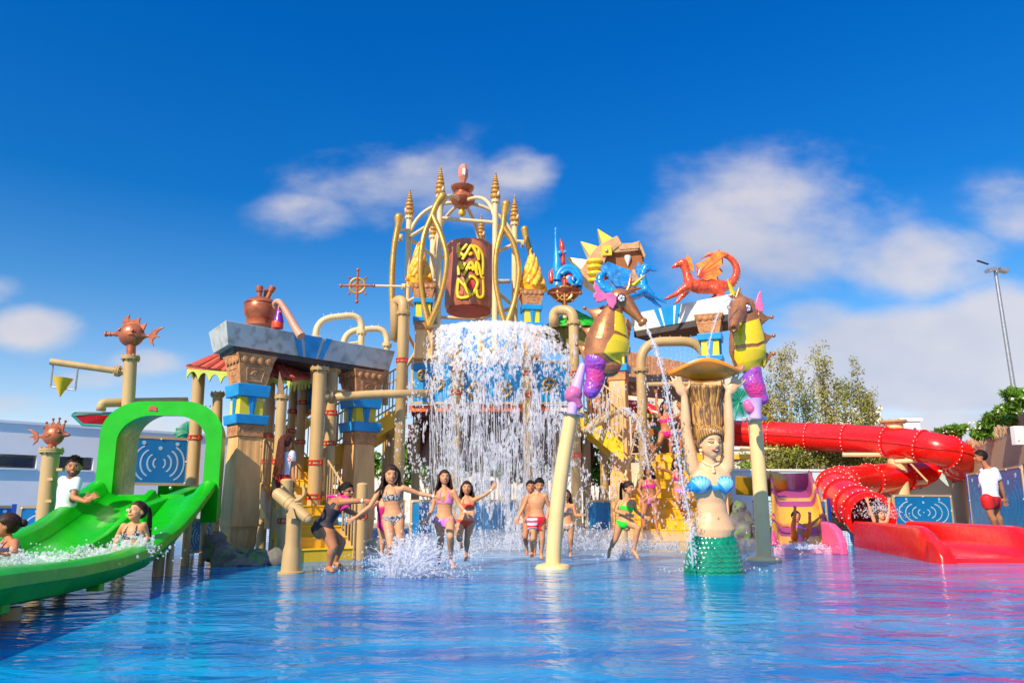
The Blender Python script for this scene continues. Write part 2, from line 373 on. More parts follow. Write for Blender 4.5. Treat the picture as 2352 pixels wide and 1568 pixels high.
# ---------------- left white building
WIN = mat('dark_window_glass', (.05, .06, .08), .12, var=.2)
LBW = mat('white_render_wall', (.92, .86, .82), .8, var=.03)
lb = thing('white_building', 'long low white building with a narrow strip window behind the left slide', 'building', (-12, 17, 0))
A0 = W(-60, 966, 16.0); B0 = W(560, 1022, 20.5)
ztop = A0.z
def along(a, b, t, z): return V((a.x + (b.x - a.x) * t, a.y + (b.y - a.y) * t, z))
dd = (V((B0.x, B0.y, 0)) - V((A0.x, A0.y, 0))); back = V((-dd.y, dd.x, 0)).normalized() * 5
def slab(mb, a, b, t0, t1, z0, z1, off0, off1, nrm):
    p = [along(a, b, t0, z0), along(a, b, t1, z0), along(a, b, t1, z0), along(a, b, t0, z0)]
    p = [p[0] + nrm * off0, p[1] + nrm * off0, p[2] + nrm * off1, p[3] + nrm * off1]
    q = [v + V((0, 0, z1 - z0)) for v in p]
    mb.hexa(p + q)
bn = back.normalized()
m = MB(); zw0 = A0.z - 1.12 * 16 / 16; 
slab(m, A0, B0, 0, 1, -.4, 1.72, 0, 5, bn); slab(m, A0, B0, 0, 1, 2.02, ztop, 0, 5, bn)
for t0, t1 in ((.205, .235), (.395, .42), (.56, 1)): slab(m, A0, B0, t0, t1, 1.72, 2.02, 0, .4, bn)
slab(m, A0, B0, 0, 1, 1.72, 2.02, .4, 5, bn)
m.build('wall', LBW, lb, smooth=False)
m = MB(); slab(m, A0, B0, 0, 1, ztop, ztop + .06, -.05, 5.1, bn); m.build('coping', WHITEP, lb, smooth=False)
for i, (t0, t1) in enumerate(((0, .205), (.235, .395), (.42, .56))):
    m = MB(); slab(m, A0, B0, t0 + .004, t1 - .004, 1.76, 1.98, .12, .16, bn); wn = m.build('window', WIN, lb, smooth=False)
    m = MB(); slab(m, A0, B0, t0, t1, 1.68, 1.72, -.06, .1, bn); slab(m, A0, B0, t0, t0 + .004, 1.72, 2.02, .02, .12, bn); m.build('window_frame', WHITEP, wn, smooth=False)

# ---------------- perforated blue panels (fences, railings)
BLUEP = mat('blue_board', (.008, .20, .50), .33, var=.12, vs=2)
BLUEPOST = mat('blue_post_paint', (.01, .06, .40), .35)
TANF = mat('tan_frame_paint', (.60, .42, .22), .5, var=.08)
PALE_SLOT = mat('pale_backing_slot', (.45, .62, .78), .6)  # flat pale blue drawn on the boards for slots and holes
def panel(name, label, cat, p0, p1, z0, z1, slots=True, group=None, post=False, th=.03, rim=.05, board=None, slotm=None):
    p0 = V(p0); p1 = V(p1); d = V((p1.x - p0.x, p1.y - p0.y, 0)); ln = d.length; x = d.normalized(); z = V((0, 0, 1)); nrm = x.cross(z)
    if nrm.dot(V((p0.x, p0.y, 0))) > 0: nrm = -nrm
    rt = thing(name, label, cat, (p0.x, p0.y, z0), group); base = V((p0.x, p0.y, z0)); h = z1 - z0
    def P(u, v, o=0): return base + x * u + z * v + nrm * o
    b = MB(); slotsl = []
    if slots:
        cx = ln / 2; R = min(ln, h)
        for k, r in enumerate((.10, .20, .31, .42)):
            for s in (-1, 1):
                hh = (.09, .17, .26, .34)[k] * h
                slotsl.append([(cx + s * (r * ln * cos(a * .0 + (t * .9)) ), h * .45 + hh * sin(t * 1.2) / sin(1.2)) for t in [q / 5 - 1 for q in range(11)] for a in (0,)])
    b.box(P(ln / 2, h / 2), (ln - .02, th, h - .02), (x, nrm, z)); b.build('board', board or BLUEP, rt, smooth=False)
    f = MB()
    f.box(P(ln / 2, h - rim / 2), (ln, th * 1.6, rim), (x, nrm, z)); f.box(P(ln / 2, rim / 2), (ln, th * 1.6, rim), (x, nrm, z))
    f.box(P(rim / 2, h / 2), (rim, th * 1.62, h), (x, nrm, z)); f.box(P(ln - rim / 2, h / 2), (rim, th * 1.62, h), (x, nrm, z)); f.build('frame', TANF, rt, smooth=False)
    if slots:
        for sl in slotsl:
            pts = [P(u, v, th / 2 + .003) for u, v in sl]; s = MB(); s.tube(pts, .018 * min(1, h), 6, side=x, flat=.15); s.build('cut_slot', slotm or PALE_SLOT, rt)
        for (u, v) in ((.22, .86), (.5, .76), (.78, .86)): s = MB(); s.lathe([(0.001, 0), (.04 * h, 0), (.04 * h, .006), (.001, .006)], P(ln * u, h * v, th / 2 + .001), nrm, 12); s.build('round_hole', PALE_SLOT, rt)
    c = MB()
    for (u, v) in ((rim, h - rim), (ln - rim, h - rim), (rim, rim), (ln - rim, rim), (rim, h / 2), (ln - rim, h / 2), (ln / 2, h - rim)): c.lathe([(.001, .02), (.016, .018), (.02, 0)], P(u, v, th / 2 + .004), nrm, 8)
    c.build('bolt_caps', WHITEP, rt)
    if post:
        for u in (-.07, ln + .07) if post == 2 else (-.07,):
            q = MB(); q.box(P(u, h * .5 - .1), (.07, .07, h + .25), (x, nrm, z)); q.build('post', BLUEPOST, rt, smooth=False)
    return rt
FG = 'blue slotted fence panels round the pool'
for i, (xa, xb, lab) in enumerate(((-75, 36, 'blue slotted fence panel cut by the left edge of the picture'), (44, 232, 'blue slotted fence panel behind the crowned fish column'))):
    a = W(xa, 1160, 13.6); b = W(xb, 1160, 14.2); panel('fence_panel', lab, 'fence panel', a, b, .12, .90, group=FG, post=1)
a = W(301, 1000, 14.3); b = W(438, 1000, 15.0); panel('fence_panel', 'dark blue slotted panel framed by the green slide hood', 'fence panel', a, b, ZZ(1114, 14.6), ZZ(1002, 14.6) , group=FG)
# right fence
P0 = W(2190, 1160, 22.0); P1 = W(2352, 1160, 16.0)
def fr(px):   # point on the right fence line at a picture column
    k = (px - 1176) / FPX; dx = P1.x - P0.x; dy = P1.y - P0.y; t = (k * P0.y * 1.02 - P0.x) / (dx - k * dy * 1.02); return V((P0.x + dx * t, P0.y + dy * t, 0))
for xa, xb, lab in ((2192, 2244, 'blue slotted fence panel with three round holes left of the man in red shorts'), (2252, 2316, 'blue slotted fence panel right behind the man in red shorts'), (2326, 2430, 'blue slotted fence panel at the right edge of the picture')):
    panel('fence_panel', lab, 'fence panel', fr(xa), fr(xb), DZ + .03, 1.74, group=FG, post=1, slotm=mat('cyan_slot', (.03, .36, .66), .5))
a = W(2051, 1160, 19.6); b = W(2186, 1160, 20.4); panel('fence_panel', 'wide blue slotted panel between the red slide and the corner', 'fence panel', a, b, DZ + .04, 1.18, group=FG)
a = W(1868, 1160, 18.6); b = W(1898, 1160, 18.7); panel('fence_panel', 'narrow blue gate panel with one curved slot by the pink slide', 'fence panel', a, b, DZ + .03, 1.05, slots=False, group=FG, post=2)

# ---------------- pale blue painted wall with seaweed mural
PBW = mat('pale_blue_wall', (.50, .74, .80), .8, var=.06, vs=.8)
SEA = mat('seaweed_mural_green', (.01, .36, .26), .7)
a = W(1560, 1160, 23.5); b = W(2192, 1160, 24.5); h1 = 1.98
rt = thing('garden_wall', 'pale blue wall with painted wavy green seaweed behind the slides', 'wall', (a.x, a.y, DZ))
m = MB(); m.hexa([V((a.x, a.y, DZ)), V((b.x, b.y, DZ)), V((b.x, b.y + .25, DZ)), V((a.x, a.y + .25, DZ)), V((a.x, a.y, h1)), V((b.x, b.y, h1)), V((b.x, b.y + .25, h1)), V((a.x, a.y + .25, h1))]); m.build('wall', PBW, rt, smooth=False)
m = MB(); m.hexa([V((a.x, a.y - .04, h1)), V((b.x, b.y - .04, h1)), V((b.x, b.y + .29, h1)), V((a.x, a.y + .29, h1)), V((a.x, a.y - .04, h1 + .06)), V((b.x, b.y - .04, h1 + .06)), V((b.x, b.y + .29, h1 + .06)), V((a.x, a.y + .29, h1 + .06))]); m.build('coping', WHITEP, rt, smooth=False)
for px, y0, y1 in ((1700, 1150, 1190), (1735, 1150, 1235), (1958, 1098, 1165), (2048, 1105, 1120), (2108, 1098, 1122), (1820, 1120, 1190)):
    yy = lerp(a.y, b.y, (px - 1560) / 632) - .012; m = MB()
    m.tube([W(px + 7 * sin(t * 5 + px), lerp(y0, y1, t), yy) for t in [q / 10 for q in range(11)]], [.05 * (0.3 + .7 * t) for t in [q / 10 for q in range(11)]], 6, side=(1, 0, 0), flat=.15); m.build('painted_seaweed', SEA, rt)

# ---------------- brushwood (wattle) wall on the right with oleanders
WATT = mat('brushwood_screen', (.60, .41, .26), .95, var=.14, vs=60, streak=.05, bump=.2, bs=80, dirt=(.36, .23, .15), dirtamt=.5)
q = [W(2420, 918, 15.0), W(2352, 952, 17.0), W(2226, 1012, 22.9), W(2130, 1060, 31)]
rt = thing('brushwood_fence', 'tall brown brushwood screen rising to the right behind the blue panels', 'fence', (q[1].x, q[1].y, DZ))
rows = []
for k in range(2): rows.append([V((p.x, p.y, DZ if k == 0 else q[i].z)) for i, p in enumerate(q)])
m = MB(); m.strip([rows[0], rows[1]], (.1, .25, 0)); m.build('brushwood', WATT, rt, smooth=False)
m = MB()
rng = random.Random(3)
for i in range(len(q) - 1):
    nn = int((q[i + 1] - q[i]).length * 45)
    for k in range(nn):
        t = rng.random(); p = q[i].lerp(q[i + 1], t); zz = p.z - rng.uniform(.04, .3); ln = rng.uniform(.1, .4); s = rng.uniform(-.02, .02)
        zt = min(zz + ln, p.z + rng.uniform(0, .08)); m.tube([V((p.x - .04, p.y - .05, zz)), V((p.x + s - .05, p.y - .06, zt))], .006, 4)
m.build('twigs', WATT, rt, smooth=False)
# ---------------- foliage helper: many leaf faces spread through a volume
def leaves(mb, centre, rad, n, size, rng, lens=1.8, droop=0.0, mi=0):
    for _ in range(n):
        while True:
            p = V((rng.uniform(-1, 1), rng.uniform(-1, 1), rng.uniform(-1, 1)))
            if p.length <= 1: break
        c = centre + V((p.x * rad[0], p.y * rad[1], p.z * rad[2]))
        d = V((rng.gauss(0, 1), rng.gauss(0, 1), rng.gauss(0, 1) - droop)).normalized(); s = d.cross(V((rng.gauss(0, 1), rng.gauss(0, 1), rng.gauss(0, 1)))).normalized()
        k = size * rng.uniform(.6, 1.4)
        mb.add([c - d * k * lens / 2, c + s * k * .4, c + d * k * lens / 2, c - s * k * .4], [(0, 1, 2, 3)], mi)
def leafm(key, col, var=.5): return mat(key, col, .5, var=var, vs=1.3, spec=.3)
LF1 = leafm('poplar_leaf', (.29, .27, .05)); LF2 = leafm('olive_leaf', (.24, .26, .04)); LF3 = leafm('oleander_leaf', (.12, .26, .02)); LF4 = leafm('pine_needles', (.16, .26, .02))
BARK = mat('pale_bark', (.52, .45, .36), .8, var=.3, vs=5)
def poplar(px, top, Y, wpx, label, rng, lf, dens=1.0):
    base = W(px, 1160, Y); base.z = DZ; H = ZZ(top, Y) - DZ; rt = thing('poplar_tree', label, 'tree', base, 'thin poplar trees behind the red tube slide')
    tr = MB(); lv = MB(); wid = wpx * mpp(1000, Y) / 2
    k = 5
    for s in range(k):
        a = rng.uniform(0, 2 * pi); top_ = base + V((cos(a) * wid * rng.uniform(.2, .8), sin(a) * wid * .5, H * rng.uniform(.78, 1.0) if s else H))
        st = base + V((cos(a) * .12, sin(a) * .12, 0)); mid = st.lerp(top_, .5) + V((rng.uniform(-.15, .15), 0, 0)); pts = arc(st, mid, top_, 14)
        tr.tube(pts, [lerp(.055, .008, i / 14) for i in range(15)], 6)
        for i in range(3, 15):
            for rep in range(3):
                p = pts[i]; aa = rng.uniform(0, 2 * pi); L_ = rng.uniform(.15, .6) * (1.25 - i / 15); e = p + V((cos(aa) * L_, sin(aa) * L_, L_ * 1.5))
                tr.tube([p, e], [.012, .004], 4, caps=False)
                if rng.random() < .9 * dens: leaves(lv, e, (.2, .2, .3), int(26 * dens), .055, rng)
                if rng.random() < .5: leaves(lv, p.lerp(e, .5), (.12, .12, .2), int(10 * dens), .045, rng)
    tr.build('trunk', BARK, rt); lv.build('crown', lf, rt, smooth=False)
rng = random.Random(11)
for px, top, Y, wd, lab, lf in ((1775, 880, 27, 60, 'slender poplar nearest the seahorse, partly hidden by it', LF1), (1818, 812, 28, 75, 'tall poplar with two pale stems, second from the seahorse', LF1),
                            (1868, 860, 30, 60, 'shorter poplar in the gap between the two tallest ones', LF2), (1922, 808, 27.5, 90, 'tallest broad poplar in the middle of the row', LF1),
                            (1972, 842, 28.5, 80, 'leaning poplar second from the right end of the row', LF2), (2012, 900, 29, 60, 'low spreading poplar at the right end of the row', LF1)):
    poplar(px, top, Y, wd, lab, rng, lf)
def bush(px, py, Y, rx, rz, label, lf, n=900, size=.07, name='shrub', flowers=0, cat='shrub', group=None, z0=None, lens=1.8):
    c = W(px, py, Y); rt = thing(name, label, cat, (c.x, c.y, DZ if z0 is None else z0), group); m = MB(); st = MB(); rg = random.Random(int(px * 7 + py))
    for k in range(9):
        o = V((rg.uniform(-.7, .7) * rx, rg.uniform(-.4, .4) * rx, rg.uniform(-.6, .6) * rz)); leaves(m, c + o, (rx * .42, rx * .42, rz * .45), n // 9, size, rg, lens=lens)
        st.tube([V((c.x, c.y, DZ if z0 is None else z0)), c + o], [.03, .008], 5)
    m.build('foliage', lf, rt, smooth=False); st.build('stems', BARK, rt)
    if flowers:
        f = MB()
        for k in range(flowers): f.ball(c + V((rg.uniform(-1, 1) * rx, rg.uniform(-.6, -.1) * rx, rg.uniform(-.3, .6) * rz)), rg.uniform(.02, .038), 6)
        f.build('flowers', mat('oleander_flower', (.85, .72, .68), .6), rt)
UG = 'shrubs below the poplars'
for i, (px, py, rx) in enumerate(((1800, 1060, 1.0), (1860, 1062, 1.0), (1925, 1058, 1.0), (1985, 1062, 1.0), (2035, 1068, .9))):
    bush(px, py, 26.2, rx, .62, ['yellow green hedge shrub right of the seahorse pole', 'olive hedge shrub below the second tube joint', 'olive hedge shrub above the pink slide side', 'leafy hedge shrub left of the tube support column', 'hedge shrub just right of the tube support column'][i], LF2, 1500, .06, 'hedge_shrub', group=UG)
bush(1712, 1078, 24.9, .62, .75, 'bright green pine bush in front of the white building right of the statue', LF4, 1500, .05, 'pine_bush')
OG = 'oleanders along the top of the brushwood fence'
for px, py, Y, rx, rz, lab in ((2318, 950, 17.6, .5, .28, 'big oleander with pale flowers spilling over the fence top, nearest the lamp post'), (2260, 985, 20.0, .5, .28, 'spiky oleander clump halfway down the fence top'),
                               (2205, 992, 23.2, .75, .22, 'low oleander clump where the fence meets the red tube'), (2366, 915, 16.6, .55, .3, 'oleander cut by the right edge of the picture')):
    bush(px, py, Y, rx, rz, lab, LF3, 2200, .055, 'oleander', 12, 'shrub', OG, z0=ZZ(py, Y) - rz * 1.2, lens=3.4)
# ---------------- far buildings
CREAM = mat('cream_render', (.80, .62, .42), .8, var=.05, vs=.5); CREAMW = mat('pale_render', (.82, .78, .74), .8, var=.04)
BLIND = mat('blue_blind', (.02, .35, .55), .6)
def block(name, label, x0, x1, top, bot, Y, depth, m, wins=(), roof=None, extra=None):
    a = W(x0, 1100, Y); b = W(x1, 1100, Y); zt = ZZ(top, Y); zb = max(-.4, ZZ(bot, Y)) if bot else -.4
    rt = thing(name, label, 'building', ((a.x + b.x) / 2, Y + depth / 2, -.4)); mm = MB(); mm.box(((a.x + b.x) / 2, Y + depth / 2, (zt - .4) / 2), (b.x - a.x, depth, zt + .4)); mm.build('wall', m, rt, smooth=False)
    mm = MB(); mm.box(((a.x + b.x) / 2, Y + depth / 2, zt + .08), (b.x - a.x + .2, depth + .2, .16)); mm.build('roof', m, rt, smooth=False)
    for (wx, wy, ww, wh, mt) in wins:
        p = W(wx, wy, Y); s = mpp(wy, Y); mm = MB(); mm.box((p.x, Y - .02, p.z), (ww * s * 1.25, .06, wh * s * 1.2)); f = mm.build('window', WHITEP, rt, smooth=False)
        mm = MB(); mm.box((p.x, Y - .06, p.z), (ww * s, .03, wh * s)); mm.build('pane', mt, f, smooth=False)
    return rt
cb = block('cream_building', 'cream apartment block with a blue shuttered window behind the yellow stairs', 1440, 1690, 862, None, 26, 9, CREAM,
      ((1532, 922, 18, 26, WIN), (1465, 895, 26, 8, WIN), (1540, 912, 12, 12, WIN), (1600, 925, 18, 30, WIN)))
p = W(1532, 945, 26); mm = MB(); mm.box((p.x, 25.9, p.z), (.3, .05, .3)); mm.build('blind', BLIND, cb, smooth=False)
mm = MB()
for k in range(14):
    p = W(1450 + k * 2.6, 905, 25.6); mm.box((p.x, 25.6, p.z - .1), (.015, .015, .5))
p = W(1468, 897, 25.6); mm.box((p.x, 25.6, p.z), (.6, .04, .04)); mm.build('balcony_rail', WHITEP, cb, smooth=False)
block('white_house', 'white house with small windows behind the statue and the first poplar', 1690, 1768, 1032, None, 38, 6, CREAMW, ((1722, 1052, 8, 9, WIN), (1745, 1080, 8, 8, WIN)))
block('white_apartment_block', 'white apartment block half hidden behind the tall poplars', 1850, 2042, 975, None, 44, 8, CREAMW, ((1880, 990, 7, 7, WIN), (1960, 990, 7, 7, WIN), (1925, 990, 7, 7, WIN), (2010, 985, 7, 7, WIN)))
block('white_stair_tower', 'small white flat roofed block above the red tube slide', 1992, 2036, 940, None, 46, 5, CREAMW, ((2015, 955, 6, 8, WIN),))
block('white_cabin', 'plain white box building standing behind the red tube right of its support column', 2080, 2126, 967, None, 40, 4, WHITEP, ((2100, 985, 6, 5, WIN),))
# far soft trees and back walls seen below the tower
block('back_wall_building', 'pale low building seen through the tower legs', 600, 1440, 1088, None, 27, 4, CREAMW, ((990, 1110, 30, 14, WIN), (1120, 1110, 30, 14, WIN), (1330, 1112, 30, 14, WIN), (700, 1110, 30, 12, WIN)))
for i, (px, py, rx) in enumerate(((900, 1072, 1.0), (1000, 1052, 1.5), (1130, 1050, 1.6), (1260, 1058, 1.4), (1370, 1070, 1.1))):
    bush(px, py, 22.5, rx, .75, ['dark green shrub right of the second portico column', 'green shrub under the left tower bay', 'green shrub under the middle of the tower', 'green shrub under the right tower bay', 'green shrub behind the leaning seahorse pole'][i], LF3, 1500, .1, 'garden_shrub', group='shrubs behind the tower')
# ---------------- floodlight mast
mp_ = thing('floodlight_mast', 'tall thin grey floodlight mast rising behind the oleanders', 'lamp post', (0, 0, 0))
a = W(2340, 960, 34); b = W(2286, 622, 34); b = V((a.x - .25, a.y, b.z)); a = V((a.x, a.y, DZ)); b = V((XX(2286, 622, 34) , 34, b.z)); a.x = XX(2346, 960, 34)
mp_.location = a
MB().tube([a, b], [.14, .08], 10).build('pole', STEEL, mp_)
m = MB(); m.tube([b + V((-.35, 0, .1)), b + V((.35, 0, -.02))], .035, 8)
m.build('cross_arm', STEEL, mp_)
for dx, dz, rx in ((-.28, .0, .25), (.28, -.02, -.2)):
    m = MB(); ax = (V((cos(rx), 0, sin(rx))), V((0, 1, 0)), V((-sin(rx), 0, cos(rx)))); m.box(b + V((dx, -.12, dz)), (.42, .34, .16), ax); m.build('floodlight', STEEL, mp_, smooth=False)
MB().box(b + V((-.55, 0, .42)), (.55, .12, .03), (V((.94, 0, -.34)), V((0, 1, 0)), V((.34, 0, .94)))).build('solar_plate', DARK, mp_, smooth=False)
p = W(2338, 1000, 16.6); m = MB(); m.box(p, (.22, .16, .42)); m.box(p + V((-.06, -.09, -.02)), (.05, .03, .2)); m.build('wall_lamp', WHITEP, bevel=.01, label='small white box lamp fixed on the brushwood fence at the right edge', cat='wall lamp')
# net fence and beach area between the blue posts
NETM = mat('black_net', (.04, .04, .05), .7); m = MB()
a = W(1735, 1178, 18.4); b = W(1800, 1178, 18.5)
def net(name, label, xa, xb, Y, z0, z1, step=.09):
    A = W(xa, 1160, Y); B = W(xb, 1160, Y); m = MB(); n = int((B.x - A.x) / step) + 1; h = z1 - z0; k = int(h / step) + 1
    for i in range(-k, n + 1):
        for s in (1, -1):
            x0 = A.x + i * step if s == 1 else A.x + i * step + h; x1 = x0 + s * h
            def cl(x): return min(max(x, A.x), B.x)
            t0 = (cl(x0) - x0) / (x1 - x0); t1 = (cl(x1) - x0) / (x1 - x0)
            if abs(t1 - t0) < .02: continue
            m.tube([V((cl(x0), Y, z0 + h * t0)), V((cl(x1), Y, z0 + h * t1))], .005, 3, caps=False)
    m.tube([V((A.x, Y, z1)), V((B.x, Y, z1))], .012, 5); m.build(name, NETM, label=label, cat='net')
net('safety_net', 'black mesh safety net between the statue rock and the pink slide', 1728, 1778, 18.6, DZ, 1.0)
net('safety_net', 'black mesh safety net between the blue gate post and the red slide', 1902, 2010, 18.8, DZ, 1.0)
SANDY = mat('sandstone_yellow', (.72, .48, .2), .85, var=.15, vs=4)
m = MB(); a = W(1905, 1160, 21); b = W(2020, 1160, 21); m.box(((a.x + b.x) / 2, 21.3, .62), (b.x - a.x, .4, .66)); m.box(((a.x + b.x) / 2, 21.3, .98), (b.x - a.x + .1, .5, .07)); m.build('low_stone_wall', SANDY, smooth=False, label='low yellow sandstone wall seen through the black net', cat='wall')
# ================================================================ PIPEWORK HELPERS
def flange(parent, p, ax, r, th=.03, m=None, name='flange'):
    p = V(p); x, y, z = frame(V(ax)); f = MB()
    f.lathe([(.01, -th), (r, -th), (r, -.003), (.01, -.003)], p, ax=(x, y, z), n=20); f.lathe([(.01, .003), (r * .98, .003), (r * .98, th), (.01, th)], p, ax=(x, y, z), n=20)
    for k in range(8):
        a = 2 * pi * k / 8; f.tube([p + (x * cos(a) + y * sin(a)) * r * .84 - z * th * 1.9, p + (x * cos(a) + y * sin(a)) * r * .84 + z * th * 1.9], r * .09, 6)
    return f.build(name, m or BEIGE, parent, angle=30)
def clamp(parent, p, r, ax=(0, 0, 1)):
    f = MB(); p = V(p); z = V(ax); x, y, z = frame(z)
    for dz in (-.035, .035): f.lathe([(r, -.012), (r * 1.16, -.012), (r * 1.16, .012), (r, .012)], p + z * dz, ax=(x, y, z), n=16, caps=False)
    for k in range(5): a = 2 * pi * k / 5 - pi / 2; f.box(p + (x * cos(a) + y * sin(a)) * r * 1.13, (.02, .02, .075), (x, y, z))
    return f.build('clamp', REDP, parent, angle=30)
def post(label, px, top, Y, wpx, z0=0.0, pxb=None, cap=True, clamps=(), group=None, m=None, name='steel_post', cat='post', dome=False):
    t = W(px, top, Y); s = mpp(top, Y); r = wpx * s / 2; b = V((t.x if pxb is None else W(pxb, 1160, Y).x, Y, z0)); rt = thing(name, label, cat, b, group)
    f = MB(); f.tube([b, t], r, 20)
    if dome: f.ball(t, (r, r, r * .35), 16)
    f.build('column', m or BEIGE, rt)
    if cap: flange(rt, t, (t - b), r * 1.45)
    for cy in clamps:
        q = (ZZ(cy, Y) - b.z) / (t.z - b.z); clamp(rt, b.lerp(t, q), r)
    return rt, b, t, r
def pipe(label, pts, r, group=None, name='water_pipe', cat='pipe', m=None, rad=.35, flanges=(), n=16, end=None):
    pts = [V(p) for p in pts]; rt = thing(name, label, cat, pts[0], group); MB().tube(rounded(pts, rad, 7), r, n).build('pipe', m or BEIGE, rt, angle=180)
    for p, a in flanges: flange(rt, p, a, r * 1.5)
    return rt
# ================================================================ EGYPTIAN PORTICO COLUMNS
SAND_ST = mat('painted_sandstone', (.90, .50, .19), .75, var=.22, vs=2.2, streak=.22, dirt=(.60, .27, .09), dirtamt=.5, bump=.12, bs=14)
RELIEF = mat('relief_sandstone', (.58, .27, .11), .7, var=.25, vs=6, dirt=(.30, .11, .04), dirtamt=.6, bump=.2, bs=30)
YBLK = mat('yellow_block_paint', (.80, .62, .03), .6, var=.12, vs=3, dirt=(.60, .52, .18), dirtamt=.5)
def egypt_column(label, c, zz, w, ang, group, emb=True, torch=False):
    # zz: heights of capital top, capital bottom, slab bottom, yellow bottom, slab2 bottom, relief bottom, shaft bottom, ground
    c = V(c); x = V((cos(ang), sin(ang), 0)); y = V((-sin(ang), cos(ang), 0)); z = V((0, 0, 1)); ax = (x, y, z); c = V((c.x, c.y, zz[-1]))
    rt = thing('portico_column', label, 'column', c, group)
    def fr(mb, z0, z1, w0, w1):
        P = []
        for h, ww in ((z0, w0), (z1, w1)):
            for i, j in ((-1, -1), (1, -1), (1, 1), (-1, 1)): P.append(V((c.x, c.y, h)) + x * i * ww / 2 + y * j * ww / 2)
        mb.hexa(P)
    faces = [(-y, x), (-x, y), (x, y), (y, x)]
    m = MB(); fr(m, zz[1], zz[0] - (zz[0] - zz[1]) * .34, w * 1.0, w * 1.28); fr(m, zz[0] - (zz[0] - zz[1]) * .34 + .002, zz[0], w * 1.22, w * 1.5)
    H = zz[0] - zz[1]
    for nrm, sdir in faces:
        for k in range(4):
            u = (k - 1.5) * .30 * w; o = V((c.x, c.y, zz[0] - H * .17)) + sdir * u + nrm * (w * .68)
            m.ball(o, (w * .105, w * .05, H * .13), 8, (sdir, nrm, z)); m.tube([o + sdir * w * .13 * cos(a) + z * H * .15 * sin(a) for a in [q * pi / 6 + pi for q in range(7)]], w * .02, 5)
        o = V((c.x, c.y, zz[1] + H * .33)) + nrm * (w * .57); tz = (z + nrm * .22).normalized()
        fw = w * .34
        m.tube([o - sdir * fw * .8 - tz * H * .22, o + sdir * fw * .8 - tz * H * .22, o + sdir * fw + tz * H * .2, o - sdir * fw + tz * H * .2], w * .025, 5, closed=True)
        m.tube([o + sdir * w * .13 * cos(a) + tz * w * .12 * sin(a) for a in [q * pi / 8 for q in range(9)]], w * .03, 5)
        m.ball(o, (w * .07, w * .03, w * .08), 8, (sdir, nrm, tz)); m.tube([o - sdir * w * .18, o - sdir * w * .05 + tz * w * .06, o + sdir * w * .05 + tz * w * .06, o + sdir * w * .18], w * .02, 5)
    m.build('capital', RELIEF, rt, angle=30, bevel=.006)
    for a_, b_, k in ((1, 2, 1.26), (3, 4, 1.26)):
        m = MB(); fr(m, zz[b_], zz[a_], w * k * .94, w * k); m.build('blue_slab', CYAN, rt, smooth=False, bevel=.012)
    m = MB(); fr(m, zz[3], zz[2], w * .9, w * .9); yb = m.build('yellow_block', YBLK, rt, smooth=False, bevel=.008)
    m = MB()
    hb = (zz[2] - zz[3])
    for nrm, sdir in faces:
        o = V((c.x, c.y, (zz[2] + zz[3]) / 2)) + nrm * (w * .45 + .01)
        m.prism([(-.16 * w, hb * .5), (.16 * w, hb * .5), (.07 * w, -hb * .5), (-.07 * w, -hb * .5)], o, sdir, z, .03)
        m.prism([(-.05 * w, hb * .5), (.05 * w, hb * .5), (.025 * w, -hb * .5), (-.025 * w, -hb * .5)], o + nrm * .012, sdir, z, .03)
    m.build('blue_wedge', CYAN, yb, smooth=False)
    m = MB(); fr(m, zz[5], zz[4], w * .98, w * 1.0); hb = zz[4] - zz[5]
    for nrm, sdir in faces:
        for k in range(4):
            o = V((c.x, c.y, zz[5] + hb * .4)) + sdir * (k - 1.5) * .23 * w + nrm * (w * .495)
            m.tube([o + sdir * w * .085 * cos(a) + z * hb * .38 * sin(a) for a in [q * pi / 6 for q in range(7)]], w * .022, 5)
    m.build('relief_band', RELIEF, rt, angle=30, bevel=.005)
    m = MB(); fr(m, zz[6], zz[5] - .001, w * 1.04, w * .86)
    for nrm, sdir in faces:
        for u in (-.36, 0, .36):
            p0 = V((c.x, c.y, zz[6])) + sdir * u * w + nrm * w * .50; p1 = V((c.x, c.y, zz[5])) + sdir * u * w * .85 + nrm * w * .415; m.tube([p0, p1], [.17 * w, .14 * w], 10, side=sdir, flat=.16)
    m.build('shaft', SAND_ST, rt, angle=35, bevel=.01)
    if zz[7] < zz[6] - .05:
        m = MB(); fr(m, zz[7], zz[6] - .03, w * .86, w * 1.0); fr(m, zz[6] - .03, zz[6] + .005, w * 1.1, w * 1.1); hb = zz[6] - zz[7]
        for nrm, sdir in faces:
            for k in range(4):
                o = V((c.x, c.y, zz[7] + hb * .5)) + sdir * (k - 1.5) * .24 * w + nrm * (w * .455); m.ball(o, (w * .1, w * .05, hb * .45), 8, (sdir, nrm, z))
        m.build('base', SAND_ST, rt, angle=35)
    return rt
PG = 'columns of the left portico'
Yn = 13.3; Yf = 15.2; ang = radians(42)
lev = lambda px, ys, Y: [ZZ(y, Y) for y in ys]
cn = W(552, 1160, Yn + .35); cf = W(820, 1160, Yf + .3)
z1 = lev(552, (812, 880, 908, 950, 972, 1000, 1205), Yn) + [.12]
egypt_column('nearest sandstone column with blue and yellow blocks, beside the green slide', (cn.x, cn.y, 0), z1, .50, ang, PG)
z2 = lev(820, (850, 908, 935, 968, 990, 1018, 1190), Yf) + [.05]
egypt_column('second sandstone column of the left portico, behind the bending woman', (cf.x, cf.y, 0), z2, .52, ang, PG)
